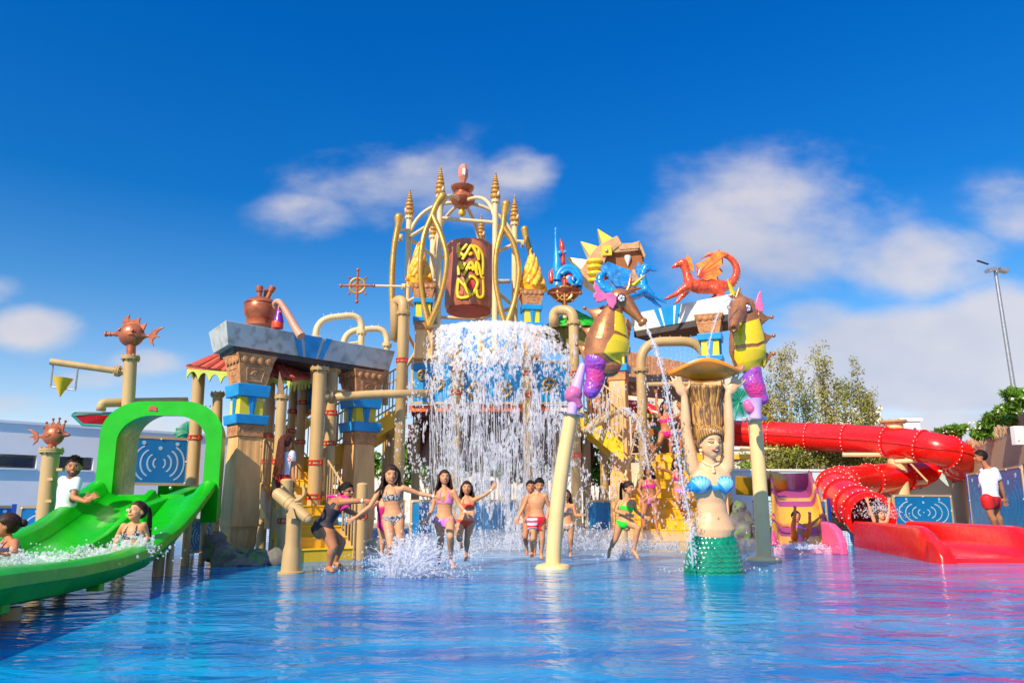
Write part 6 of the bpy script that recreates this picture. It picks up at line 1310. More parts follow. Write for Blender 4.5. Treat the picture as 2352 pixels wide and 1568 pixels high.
for k in range(0, nP - 1):
    d = (P[min(k + 1, nP - 1)] - P[max(k - 1, 0)]).normalized(); r_ = d.cross(V((0, 0, 1))).normalized(); side.append(P[k] + (r_ if r_.y < 0 else -r_) * RT * 1.005 - V((0, 0, .03)))
RSEAM = mat('red_seam', (.30, .004, .004), .35)
m.tube(side[2:56], .018, 6); m.build('seam', RSEAM, RS)
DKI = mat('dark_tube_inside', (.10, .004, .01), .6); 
# mouth and trough
mouth = P[-2]; d = (P[-2] - P[-5]).normalized(); ax = frame(d)
MB().lathe([(RT * .90, -.10), (RT * 1.16, -.05), (RT * 1.16, .05), (RT * .90, .06)], mouth, ax=ax, n=36, caps=False).build('mouth_ring', RED, RS)
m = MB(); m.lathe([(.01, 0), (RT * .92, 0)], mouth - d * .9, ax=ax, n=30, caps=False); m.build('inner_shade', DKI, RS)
TRH = .56
def tr(u, Y):      # left and right wall lines
    l = V((lerp(7.72, 6.85, u), 0, 0)); r = V((lerp(8.85, 8.42, u), 0, 0)); return l.x, r.x
prof = [(-.10, -.62), (-.085, -.05), (-.05, 0), (.0, .0), (.045, -.05), (.07, -.30), (.13, -.42), (.3, -.46), (.5, -.465), (.7, -.46), (.87, -.42), (.93, -.30), (.955, -.05), (1.0, 0), (1.05, 0), (1.085, -.05), (1.10, -.62)]
rows = []
for k in range(25):
    u = k / 24; Y = lerp(16.9, 12.25, u); lx_, rx_ = tr(u, Y); h = TRH if u < .86 else TRH * (1 - ((u - .86) / .14) ** 2.2 * .35)
    row = []
    for a, z in prof:
        zz2 = h + z * (h / TRH) if z > -.6 else -.05
        yy = Y
        if u > .86 and z > -.2: yy = Y + 0
        row.append(V((lerp(lx_, rx_, a), yy, max(zz2, -.05) if z > -.6 else -.05)))
    rows.append(row)
m = MB(); m.grid(rows)
last = rows[-1]
# rounded front noses of the two side walls and lip
for (i0, i1, sgn) in ((0, 5, -1), (11, 16, 1)):
    seg = last[i0:i1 + 1]; prev = seg
    nose = []
    for t in (.25, .5, .75, 1.0): nose.append([V((p.x, p.y - .34 * sin(t * pi / 2), lerp(p.z, -.05, 1 - cos(t * pi / 2)))) for p in seg])
    m.grid([seg] + nose)
lip = last[5:12]; m.grid([lip, [V((p.x, p.y - .10, p.z - .03)) for p in lip], [V((p.x, p.y - .14, -.05)) for p in lip]])
m.build('trough', RED, RS, angle=55)
WF = mat('thin_water_film', (.80, .04, .03), .12, var=.1, bump=.4, bs=20)
m = MB(); rws = []
for k in range(10):
    u = .1 + .89 * k / 9; Y = lerp(16.9, 12.25, u); lx_, rx_ = tr(u, Y); rws.append([V((lerp(lx_, rx_, a), Y, .17 * (TRH if u < .86 else TRH * (1 - ((u - .86) / .14) ** 2.2 * .35)) + .02 + .006 * sin(a * 17 + k * 2.3))) for a in (.12, .25, .4, .55, .7, .86)])
rws.append([V((p.x, p.y - .06, p.z - .03)) for p in rws[-1]]); m.grid(rws); m.build('water_film', WF, RS)
# support post + brackets
SG = 'support of the red tube slide'
rt, b, t, r = post('thick cream support post of the red tube with a capped top', 2052, 968, 23.9, 40, DZ, cap=True, m=BEIGE_L, name='slide_support', cat='post')
m = MB()
for y0, x0, x1, dY in ((1044, 1935, 2050, .3), (1060, 2055, 2140, -.6), (1112, 2060, 2130, .3), (1108, 2000, 2050, .2)): m.tube([W(x0, y0, 23.9 + dY), W(x1, y0 - (6 if x1 > 2100 else 0), 23.9 + dY - .3)], .07, 8)
m.tube([W(2080, 1052, 23.2), W(2130, 1105, 23.2)], .03, 6); m.build('brackets', BEIGE_L, rt)
rt, b, t, r = post('slim support post of the red tube behind the right seahorse pole', 1722, 1040, 26.5, 17, DZ, cap=False, m=BEIGE_L, name='slide_support', cat='post')
m = MB(); m.tube([W(1700, 1028, 26.5), W(1790, 1032, 26.3)], .06, 8); m.build('brackets', BEIGE_L, rt)
# ================================================================ PINK AND YELLOW SLIDE
PK = mat('pink_fibreglass', (.80, .10, .24), .25, var=.12, coat=.4, vs=2); MAG = mat('mauve_fibreglass', (.42, .06, .20), .35, var=.12, vs=2); YS = mat('yellow_slide_band', (.85, .45, .01), .28, var=.1, coat=.4)
PS = thing('pink_slide', 'small pink and yellow striped open slide to the right of the mermaid', 'slide', W(1838, 1265, 14.6))
def ps(u):    # centre, width, height along the run: 0 front .. 1 back
    Y = lerp(14.4, 19.0, u); z = float(np.interp(u, [0, .1, .3, .6, .8, 1], [.10, .14, .32, .95, 1.15, 1.30])); px = float(np.interp(u, [0, .5, 1], [1838, 1832, 1822])); return W(px, 1200, Y).x, Y, z
bands = [(0, .10, PK), (.10, .25, YS), (.25, .36, MAG), (.36, .56, YS), (.56, .64, MAG), (.64, .72, YS), (.72, 1.0, MAG)]
for u0, u1, mt in bands:
    rows = []
    for k in range(7):
        u = lerp(u0, u1, k / 6); x, Y, z = ps(u); w = lerp(.50, .46, u); h = .30 if u < .62 else .30 + (u - .62) * .5; wz = float(np.interp(u, [0, .05, .12], [.25, .8, 1]))
        rows.append([V((x + a * w, Y, z + q * h * (wz if q > 0 else 1))) for a, q in ((-1.14, -.5), (-1.14, .9), (-1.08, 1), (-1.0, .92), (-.92, .3), (-.78, .02), (-.4, 0), (.4, 0), (.78, .02), (.92, .3), (1.0, .92), (1.08, 1), (1.14, .9), (1.14, -.5))])
    m = MB(); m.grid(rows); m.build('slide_section', mt, PS, angle=50)
x, Y, z = ps(0); m = MB()
for sg in (1,): m.prism([(0, -.12), (.62, -.12), (.60, .12), (.48, .34), (.28, .46), (0, .50)], V((x + sg * .56, Y + .28, .10)), V((.18, -1, 0)).normalized(), V((0, 0, 1)), .16)
m.build('side_cheek', PK, PS, smooth=False, bevel=.04)
m = MB(); m.box((x, Y - .03, .02), (1.1, .06, .20)); m.build('front_lip', mat('pale_pink_wet', (.80, .35, .45), .15, bump=.5, bs=12), PS, smooth=False, bevel=.02)
x, Y, z = ps(1); m = MB(); m.grid([[V((x + .50 * cos(a), Y - .1 + .5 * sin(a), zz)) for a in [q * pi / 14 for q in range(15)]] for zz in (z - .1, z + .15, z + .42)]); m.grid([[V((x + .53 * cos(a), Y - .1 + .53 * sin(a), zz)) for a in [q * pi / 14 for q in range(15)]] for zz in (z - .1, z + .42)]); m.build('back_wall', PK, PS, angle=180)
m = MB(); a = W(1690, 1108, 17.6); m.tube([V((x - .9, Y - .2, z + .2)), V((x - .55, Y - .1, z + .15)), V((x - .3, Y, z + .12))], .3, 14); m.build('yellow_turn', YS, PS, angle=180)
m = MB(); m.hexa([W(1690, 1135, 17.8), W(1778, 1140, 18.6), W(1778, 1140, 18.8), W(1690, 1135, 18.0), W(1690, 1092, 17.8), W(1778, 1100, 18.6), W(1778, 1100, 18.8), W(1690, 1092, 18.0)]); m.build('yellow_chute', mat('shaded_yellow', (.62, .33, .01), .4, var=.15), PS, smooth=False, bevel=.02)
# ================================================================ PEOPLE
def skin(key, col): return mat(key, col, .46, var=.10, vs=7, sss=.0, spec=.35)
SK1 = skin('skin_tan', (.66, .30, .14)); SK2 = skin('skin_brown', (.50, .20, .09)); SK3 = skin('skin_light', (.70, .36, .20))
HB = mat('dark_brown_hair', (.035, .014, .008), .5, var=.4, vs=20, spec=.3); HR = mat('auburn_hair', (.09, .022, .012), .55, var=.4, vs=20, spec=.3); HK = mat('black_hair', (.014, .010, .009), .6, var=.3, vs=20, spec=.2)
LIPS = mat('lip_red', (.38, .05, .035), .4); TEETH = mat('teeth_white', (.85, .82, .76), .3); EYED = mat('eye_dark', (.015, .008, .006), .2)
def seg(p, a, b):
    ab = b - a; t = np.clip(((p - a) @ ab) / max(1e-9, ab @ ab), 0, 1); return np.linalg.norm(p - (a + t[:, None] * ab), axis=1), t
def figure(name, label, Y, H, J, face, up=(0, 0, 1), hs=None, hair=None, hairm=None, clothes=(), sk=None, cat='person', group=None, legs=True, vox=.0060, mouth='smile', build=1.0, fingers=True, parent=None, toes=None, hair_side=0, shoulders=1.0, glasses=False, beard=False, nameobj='person', band=None, waist=1.0):
    sk = sk or SK1; hs = (hs or H * .145) * (1.09 if H < 1.56 else 1); Pj = {}
    for k, v in J.items(): Pj[k] = W(v[0], v[1], Y + (v[2] if len(v) > 2 else 0))
    h_ = Pj['head']; sa, sb = Pj['sa'], Pj['sb']; ha, hb = Pj['ha'], Pj['hb']; F = V(face).normalized(); U = V(up); U = (U - F * U.dot(F)).normalized(); R = F.cross(U)
    sm = (sa + sb) / 2; hm = (ha + hb) / 2; T = (sm - hm); Lt = T.length; tu = T.normalized(); sx = (sb - sa).normalized()
    sx = (sx - tu * sx.dot(tu)).normalized(); hx = (hb - ha).normalized(); hx = (hx - tu * hx.dot(tu)).normalized(); fw = sx.cross(tu)
    if fw.dot(F) < 0 and abs(fw.dot(F)) > .25: fw = -fw
    m = MB(); Hs = H * build
    secs = [(-.24, .060, .052), (-.14, .082, .064), (-.02, .094, .069), (.10, .092, .064), (.26, .080, .055), (.42, .076, .053), (.58, .084, .060), (.72, .092, .063), (.86, .094, .055), (.95, .074, .045), (1.04, .040, .034)]
    rows = []
    for t, wx, wd in secs:
        wx = wx * (waist if .2 < t < .5 else (1 + waist) / 2 if .05 < t < .6 else 1)
        x = hx.lerp(sx, max(0, min(1, t))).normalized(); x = (x - tu * x.dot(tu)).normalized(); y = x.cross(tu); c = hm + T * t; k = shoulders if t > .5 else 1
        rows.append([c + x * cos(a) * wx * Hs * k + y * sin(a) * wd * Hs for a in [q * 2 * pi / 24 for q in range(24)]])
    m.grid(rows, wrap=True); m.f.append(tuple(range(23, -1, -1))); m.mi.append(0); n0 = len(m.v); m.f.append(tuple(range(n0 - 24, n0))); m.mi.append(0)
    m.limb([sa + (sb - sa) * .06 - tu * .012 * H, sb - (sb - sa) * .06 - tu * .012 * H], [.030 * Hs, .030 * Hs], 12)
    nb = sm + tu * .01 * H; nk_ = h_ - U * hs * .33 - F * hs * .08; m.limb([nb - tu * .02 * H, nk_], [.034 * Hs * .9, .030 * Hs * .9], 14); m.limb([sa.lerp(sm, .35), nk_.lerp(nb, .55)], [.02 * Hs, .022 * Hs], 10); m.limb([sb.lerp(sm, .35), nk_.lerp(nb, .55)], [.02 * Hs, .022 * Hs], 10)
    if legs:
        for k in (-1, 1): 
            c = hm - tu * .05 * H + hx * k * .045 * Hs - fw * .016 * Hs; m.ball(c, .048 * Hs, 12)
    # head
    ax = (R, F, U)
    m.ball(h_ + U * hs * .09 - F * hs * .05, (hs * .365, hs * .43, hs * .41), 20, ax); m.ball(h_ - U * hs * .10 + F * hs * .09, (hs * .31, hs * .31, hs * .36), 18, ax); m.ball(h_ - U * hs * .33 + F * hs * .20, (hs * .17, hs * .155, hs * .13), 12, ax)
    for k in (-1, 1): m.ball(h_ - U * hs * .22 + F * hs * .08 + R * k * hs * .17, (hs * .12, hs * .16, hs * .14), 10, ax); m.ball(h_ + R * k * hs * .355 - F * hs * .02 - U * hs * .02, (hs * .045, hs * .085, hs * .13), 10, ax); m.ball(h_ + R * k * hs * .17 + F * hs * .25 - U * hs * .09, (hs * .10, hs * .10, hs * .09), 10, ax)
    m.tube([h_ + U * hs * .06 + F * hs * .36, h_ - U * hs * .08 + F * hs * .47], [hs * .035, hs * .065], 8); m.ball(h_ - U * hs * .09 + F * hs * .45, (hs * .07, hs * .055, hs * .05), 8, ax)
    # arms
    bones = [('torso', hm, nb), ('head', nk_, h_ + U * hs * .3)]
    for s_, S in (('a', sa), ('b', sb)):
        if 'e' + s_ not in Pj: continue
        E, Wr = Pj['e' + s_], Pj['w' + s_]; Hd = Pj.get('d' + s_); fd = (Wr - E).normalized() if Hd is None else (Hd - Wr).normalized()
        m.limb([S, S.lerp(E, .35), E], [.031 * Hs, .028 * Hs, .0215 * Hs], 12); m.limb([E, E.lerp(Wr, .3), Wr], [.0215 * Hs, .0225 * Hs, .0145 * Hs], 12); bones += [('arm' + s_, S, E), ('fore' + s_, E, Wr), ('hand' + s_, Wr, Wr + fd * .1 * H)]
        vw = V((0, 1, 0)); side = fd.cross(vw); side = side.normalized() if side.length > .2 else V((1, 0, 0)); pn = fd.cross(side).normalized(); L_ = .105 * H; pc = Wr + fd * L_ * .28
        m.ball(pc, (L_ * .24, L_ * .34, L_ * .12), 12, (side, fd, pn)); m.limb([Wr, pc], [.0145 * Hs, L_ * .13], 8)
        cur = pn * -1 if pn.dot(F) > 0 else pn
        for q, (off, ln, sp_) in enumerate(((-.17, .40, -.16), (-.06, .46, -.04), (.06, .43, .06), (.17, .34, .18))):
            b0 = pc + side * L_ * off * 1.05 + fd * L_ * .25; d1 = (fd + side * sp_ * 1.2).normalized(); b1 = b0 + d1 * L_ * ln * .55; b2 = b1 + (d1 + cur * .5).normalized() * L_ * ln * .5; m.limb([b0, b1, b2], [L_ * .062, L_ * .055, L_ * .042], 6)
        tdir = 1 if s_ == 'a' else -1; tdir = -tdir if U.z > 0 and fd.z > .3 else tdir
        b0 = pc + side * tdir * L_ * .2 - fd * L_ * .12; b1 = b0 + (side * tdir + fd * .5).normalized() * L_ * .22; b2 = b1 + (side * tdir * .5 + fd).normalized() * L_ * .18; m.limb([b0, b1, b2], [L_ * .075, L_ * .062, L_ * .048], 6)
    if legs:
        for s_, S in (('a', ha), ('b', hb)):
            if 'k' + s_ not in Pj: continue
            Kn, An = Pj['k' + s_], Pj['n' + s_]; To = Pj.get('t' + s_)
            S2 = S.lerp(hm, .12); m.limb([S2, S2.lerp(Kn, .3), S2.lerp(Kn, .7), Kn], [.056 * Hs, .053 * Hs, .041 * Hs, .034 * Hs], 14); ld = (An - Kn).normalized(); bk = -(F - ld * F.dot(ld)); bk = bk.normalized() if bk.length > .1 else V((0, 0, 0))
            m.limb([Kn, Kn.lerp(An, .3) + bk * .008 * H, Kn.lerp(An, .7), An], [.034 * Hs, .037 * Hs, .024 * Hs, .018 * Hs], 14); bones += [('thigh' + s_, S2, Kn), ('shin' + s_, Kn, An)]
            if To is not None:
                fd = (To - An).normalized(); heel = An - fd * .018 * H + (An - Kn).normalized() * .012 * H; m.limb([heel, An.lerp(To, .6), To], [.021 * Hs, .021 * Hs, .014 * Hs], 12); bones.append(('foot' + s_, An, To))
                sd_ = fd.cross(ld).normalized()
                for q in range(5): b0 = To + sd_ * (q - 2) * .008 * H; m.limb([b0 - fd * .01 * H, b0 + fd * (.016 - abs(q - 1) * .003) * H], [.0075 * H, .0065 * H], 6)
    me = voxel(m, vox * H / 1.4, 3)
    base = V((hm.x, hm.y, min(v.co.z for v in me.vertices)))
    o = link(me.copy(), nameobj, sk, parent, angle=180, at=base, **({} if parent else dict(label=label, cat=cat, group=group)))
    ref = o
    n = len(me.vertices); co = np.empty(n * 3); me.vertices.foreach_get('co', co); co = co.reshape(-1, 3)
    bm = bmesh.new(); bm.from_mesh(me); bvh = BVHTree.FromBMesh(bm); bm.free()
    npb = [(k, np.array(a), np.array(b)) for k, a, b in bones]
    FC = np.empty(len(me.polygons) * 3); me.polygons.foreach_get('center', FC); FC = FC.reshape(-1, 3)
    bd = np.full(len(FC), 1e9); bk_ = np.zeros(len(FC), int); bt = np.zeros(len(FC))
    for q, (k, a, b) in enumerate(npb):
        d, t = seg(FC, a, b); d = d / (1.9 if k == 'torso' else 1.3 if k == 'head' else 1.0); w_ = d < bd; bd[w_] = d[w_]; bk_[w_] = q; bt[w_] = t[w_]
    LX = (FC - np.array(hm)) @ np.array([sx, fw, tu]).T / Hs
    lt = Lt / Hs
    mpar = o if parent is None else parent
    for cl in clothes:
        kind, mt = cl[0], cl[1]; lab = cl[2] if len(cl) > 2 else None
        zt = lt
        def pred(i, kind=kind):
            b = npb[bk_[i]][0]; t = bt[i]; x, y, z = LX[i]
            if kind == 'bandeau': return b == 'torso' and .60 * zt < z < .80 * zt
            if kind == 'triangle':
                if b != 'torso' or not (.58 * zt < z < .86 * zt): return False
                if .58 * zt < z < .615 * zt: return True
                return y > 0 and abs(abs(x) - .045) < .034 * (1 - (z - .6 * zt) / (.26 * zt)) + .004
            if kind == 'bottom':
                if b.startswith('arm') or b.startswith('fore') or b.startswith('hand') or b == 'head': return False
                if b.startswith('thigh') and t > .22: return False
                if b.startswith('shin'): return False
                cut = -.095 + abs(x) * (1.0 if y > 0 else .62); return cut < z < .012
            if kind == 'onepiece':
                if b not in ('torso', 'thigha', 'thighb') or (b != 'torso' and t > .2): return False
                cut = -.10 + abs(x) * .95; top = .80 * zt if y > 0 else .78 * zt
                if abs(x) > .055 and z > .74 * zt: return z < .92 * zt and abs(x) < .085
                return cut < z < top
            if kind == 'tee': return (b == 'torso' and z > -.03 and z < zt * 1.05) or (b in ('arma', 'armb') and t < .62)
            if kind == 'shorts': return (b == 'torso' and z < .03) or (b in ('thigha', 'thighb') and t < .55)
            if kind == 'briefs': return (b == 'torso' and z < .02) or (b in ('thigha', 'thighb') and t < .2)
            return False
        off = {'tee': .017, 'shorts': .018, 'onepiece': .005, 'briefs': .012}.get(kind, .006)
        subset(me, pred, off * H / 1.4, {'bandeau': 'bikini_top', 'triangle': 'bikini_top', 'bottom': 'bikini_bottom', 'onepiece': 'swimsuit', 'tee': 'tee_shirt', 'shorts': 'shorts', 'briefs': 'shorts'}[kind], mt, mpar, sm=6 if kind in ('tee', 'shorts') else 0, idx=True, **({'label': lab} if lab else {}))
        if kind in ('bandeau', 'triangle') :
            q = MB()
            for k in (-1, 1):
                p0 = hm + tu * (.80 if kind == 'bandeau' else .83) * Lt + sx * k * .045 * Hs + fw * .058 * Hs; p1 = sm.lerp(nk_, .35) + sx * k * .032 * Hs; mid = (p0 + p1) / 2 + fw * .02 * H; q.tube(arc(p0, mid, p1, 6), .0045 * H, 5)
            q.build('strap', mt, mpar)
        if kind == 'bottom' and len(cl) > 3:
            q = MB()
            for k in (-1, 1):
                p0 = hm + hx * k * .098 * Hs - tu * .0 * H
                for a in (-.5, 0, .6): q.limb([p0, p0 + (hx * k * .6 + tu * -1 + tu * a).normalized() * .035 * H], [.006 * H, .009 * H], 6)
            q.build('side_bow', mt, mpar)
    def surf(u, v):     # point on the face
        org = h_ + R * u * hs + U * v * hs + F * hs * .9; hit = bvh.ray_cast(org, -F, hs * 1.2); return hit[0] if hit[0] is not None else h_ + R * u * hs + U * v * hs + F * hs * .38
    if mouth:
        for k in (-1, 1):
            e = surf(.155 * k, .03); q = MB()
            if glasses: continue
            if mouth == 'calm': q.tube([surf(k * u, v) + F * hs * .006 for u, v in ((.07, .03), (.11, .012), (.155, .005), (.20, .012), (.235, .035))], [hs * .008, hs * .014, hs * .017, hs * .014, hs * .006], 6); w = q.build('eyelid', EYED, mpar); q = MB()
            if mouth != 'calm': q.ball(e - F * hs * .01, (hs * .070, hs * .03, hs * .024), 10, ax); w = q.build('eye', TEETH, mpar); q = MB(); q.ball(e + F * hs * .008, (hs * .030, hs * .02, hs * .026), 8, ax); q.build('iris', EYED, w)
            q = MB(); q.tube([surf(k * u, v) + F * hs * .006 for u, v in ((.08, .115), (.15, .145), (.24, .115))], [hs * .014, hs * .018, hs * .010], 6); q.tube([surf(k * u, v) + F * hs * .008 for u, v in ((.09, .045), (.155, .068), (.225, .04))], hs * .010, 5); q.build('eyebrow', hairm or HB, mpar)
        pts = [(u, -.235 + .75 * u * u * (1.2 if mouth in ('smile', 'calm') else .3)) for u in (-.15, -.10, -.05, 0, .05, .10, .15)]
        q = MB(); q.tube([surf(u, v) - F * hs * .004 for u, v in pts], [hs * k for k in (.012, .034, .046, .05, .046, .034, .012)], 8, flat=1.0); w = q.build('lips', LIPS, mpar)
        if mouth != 'closed':
            q = MB(); q.tube([surf(u, v + .006) + F * hs * .016 for u, v in pts[1:-1]], [hs * k for k in (.010, .022, .027, .022, .010)], 8); q.build('teeth', TEETH, w)
    if glasses:
        q = MB()
        for k in (-1, 1): e = surf(.155 * k, .03); q.ball(e + F * hs * .02, (hs * .125, hs * .03, hs * .095), 14, ax); q.tube([e + F * hs * .02 + R * k * hs * .10, h_ + R * k * hs * .38 + U * hs * .03], hs * .014, 6)
        q.tube([surf(-.06, .05) + F * hs * .03, surf(.06, .05) + F * hs * .03], hs * .014, 6); q.build('sunglasses', mat('sunglass_lens', (.01, .012, .02), .08, coat=1), mpar)
    if band:
        for s_ in band:
            E, Wr = Pj['e' + s_], Pj['w' + s_]; d = (Wr - E).normalized(); MB().lathe([(.0175 * Hs, -.008 * H), (.0185 * Hs, 0), (.0175 * Hs, .008 * H)], Wr.lerp(E, .12), d, 14, caps=False).build('wristband', TEETH, mpar)
    if beard:
        q = MB(); bm2 = me.copy(); subset(bm2, lambda c, n: ((c - h_).dot(U) < -.17 * hs and (c - h_).dot(F) > .02 * hs and (c - h_).length < .62 * hs and not (abs((c - h_).dot(R)) < .12 * hs and -.30 * hs < (c - h_).dot(U) < -.17 * hs)), .003, 'beard', mat('stubble', (.12, .05, .03), .7), mpar)
    # hair: a cap over the skull and strands
    hm_ = hairm or HB
    if hair:
        rg = random.Random(int(abs(h_.x * 1000) + 3)); q = MB()
        hc = h_ + U * hs * .10 - F * hs * .06; rr_ = (hs * .40, hs * .465, hs * .445); nn_, mm_ = 26, 16; pts = {}; vs = []; fs = []
        for i in range(mm_ + 1):
            for k in range(nn_):
                t = pi * i / mm_ * .82; a = 2 * pi * k / nn_; d = V((sin(t) * cos(a), sin(t) * sin(a), cos(t))); jit = 1 + .035 * noise.noise(d * 4 + h_)
                vs.append(hc + R * d.x * rr_[0] * jit + F * d.y * rr_[1] * jit + U * d.z * rr_[2] * jit)
        def keep(p):
            r = p - h_; f_ = r.dot(F) / hs; u_ = r.dot(U) / hs; x_2 = abs(r.dot(R)) / hs; line = .26 - .9 * max(0, x_2 - .18) ; return not (f_ > .02 and u_ < line) and not (f_ > -.08 and u_ < -.1) and u_ > (-.30 if hair != 'short' else -.28)
        for i in range(mm_):
            for k in range(nn_):
                ids = (i * nn_ + k, i * nn_ + (k + 1) % nn_, (i + 1) * nn_ + (k + 1) % nn_, (i + 1) * nn_ + k); c = sum((vs[j] for j in ids), V()) / 4
                if keep(c): fs.append(ids)
        used = sorted({j for f in fs for j in f}); mp_2 = {j: i for i, j in enumerate(used)}; V0 = [vs[j] for j in used]; q.add(V0, [tuple(mp_2[j] for j in f) for f in fs]); V1 = [p - (p - hc) * .10 for p in V0]; q.add(V1, [tuple(reversed([mp_2[j] for j in f])) for f in fs])
        if hair in ('long', 'wet', 'ponytail', 'verylong'):
            ln = {'long': 1.45, 'wet': 1.25, 'ponytail': 1.5, 'verylong': 2.5}[hair] * hs; ns = {'long': 70, 'wet': 46, 'ponytail': 26, 'verylong': 80}[hair]
            for i in range(ns):
                if hair == 'ponytail': a = rg.uniform(-.35, .35); st = hc - F * rr_[1] * .92 + U * hs * .18; d0 = (-F + R * a * .5 + U * .2).normalized(); P_ = [st, st + d0 * hs * .22, st + d0 * hs * .28 - V((0, 0, ln * .45)) + R * a * hs * .3, st + d0 * hs * (.22 + .1 * rg.random()) - V((0, 0, ln * rg.uniform(.75, 1))) + R * a * hs * .4]
                else:
                    a = pi + (rg.uniform(-1.9, 1.9) if hair != 'verylong' else rg.uniform(-.5, 1.5)); d = V((sin(a), cos(a), 0)); st = hc + R * d.x * rr_[0] * .98 + F * d.y * rr_[1] * .98 + U * hs * rg.uniform(-.15, .12); outw_ = (R * d.x + F * d.y); wob = rg.uniform(-.10, .10) * hs
                    P_ = [st, st + outw_ * hs * .06 - U * hs * .3, st + outw_ * hs * (.12 + hair_side * 0) - V((0, 0, ln * .55)) + R * wob, st + outw_ * hs * (.10 + .15 * rg.random()) - V((0, 0, ln * rg.uniform(.7, 1.0))) + R * wob * 2 + R * hair_side * hs]
                q.tube(spline(P_, 4), [hs * .055 * (1 - .8 * (j / 12) ** 2) + .001 for j in range(13)], 6)
        if hair in ('long', 'wet', 'ponytail', 'verylong', 'bun'):
            for i in range(64):
                x1 = rg.uniform(-.93, .93); k1 = sqrt(1 - x1 * x1); j1 = rg.uniform(-.12, .12)
                Q_ = [hc + (R * (x1 + j1 * sin(t * .35)) * rr_[0] + F * k1 * cos(t * .35 + .2) * rr_[1] + U * (k1 * sin(t * .35 + .2) - .25 * abs(x1)) * rr_[2]) * 1.015 for t in range(9)]; Q_ = [p_ for p_ in Q_ if keep(p_)]
                if len(Q_) > 2: q.tube(Q_, [hs * .012] + [hs * .026] * (len(Q_) - 1), 5)
        if hair == 'wet':
            for i in range(2): u0 = rg.uniform(-.22, -.1); P_ = [surf(u0, .32) + F * hs * .02, surf(u0 * 1.2, .1) + F * hs * .03, surf(u0 * 1.5 + .05, -.15) + F * hs * .03]; q.tube(spline(P_, 4), [hs * .016] * 9, 5)
        if hair == 'bun': q.ball(hc - F * rr_[1] * 1.12 + U * hs * .05, hs * .17, 12)
        if hair in ('short', 'messy'):
            for i in range(90 if hair == 'messy' else 60):
                a = rg.uniform(0, 2 * pi); t = rg.uniform(0, 1.1); d = V((sin(t) * cos(a), sin(t) * sin(a), cos(t))); st = hc + R * d.x * rr_[0] + F * d.y * rr_[1] + U * d.z * rr_[2]
                if not keep(st - (st - hc) * .02): continue
                nd_ = (R * d.x + F * d.y + U * d.z); q.tube([st - nd_ * hs * .03, st + (nd_ + F * .6 + R * rg.uniform(-.5, .5)).normalized() * hs * (.10 if hair == 'messy' else .05)], [hs * .035, hs * .008], 5)
        q.build('hair', hm_, mpar, angle=180)
    o['_'] = 0; del o['_']
    return dict(obj=o, hm=hm, sm=sm, tu=tu, sx=sx, fw=fw, P=Pj, H=H, me=me, bvh=bvh, F=F, U=U, R=R, h=h_, hs=hs)
# swimwear materials
def checks(key, c1, c2, sc):
    def fn(t, n, src, co, b):
        k = n('ShaderNodeTexChecker'); k.inputs['Scale'].default_value = sc; k.inputs['Color1'].default_value = (*c1, 1); k.inputs['Color2'].default_value = (*c2, 1); t.links.new(src, k.inputs['Vector']); return k.outputs[0]
    return mat(key, rough=.6, fn=fn)
def dots(key, c1, c2, sc, r=.3):
    def fn(t, n, src, co, b):
        k = n('ShaderNodeTexVoronoi'); k.inputs['Scale'].default_value = sc; k.inputs['Randomness'].default_value = .2; t.links.new(src, k.inputs['Vector']); rr = n('ShaderNodeValToRGB'); rr.color_ramp.interpolation = 'CONSTANT'; e = rr.color_ramp.elements; e[0].color = (*c2, 1); e[1].position = r; e[1].color = (*c1, 1); t.links.new(k.outputs[0], rr.inputs[0]); return rr.outputs[0]
    return mat(key, rough=.6, fn=fn)
def stripes(key):
    def fn(t, n, src, co, b):
        s = n('ShaderNodeSeparateXYZ'); t.links.new(src, s.inputs[0]); w_ = n('ShaderNodeTexWave', wave_type='BANDS', bands_direction='Z'); w_.inputs['Scale'].default_value = 4.2; w_.inputs['Distortion'].default_value = 1.2; t.links.new(src, w_.inputs['Vector'])
        r = n('ShaderNodeValToRGB'); r.color_ramp.interpolation = 'CONSTANT'; e = r.color_ramp.elements; e[0].color = (.70, .012, .02, 1); e[1].position = .36; e[1].color = (.8, .8, .85, 1); x = r.color_ramp.elements.new(.55); x.color = (.10, .14, .55, 1); x = r.color_ramp.elements.new(.82); x.color = (.8, .8, .85, 1); t.links.new(w_.outputs[0], r.inputs[0])
        g = n('ShaderNodeMath', operation='GREATER_THAN'); t.links.new(s.outputs[0], g.inputs[0]); g.inputs[1].default_value = .0
        mx = n('ShaderNodeMix', data_type='RGBA'); t.links.new(g.outputs[0], mx.inputs[0]); t.links.new(r.outputs[0], mx.inputs[6]); mx.inputs[7].default_value = (.75, .015, .02, 1); return mx.outputs[2]
    return mat(key, rough=.6, fn=fn)
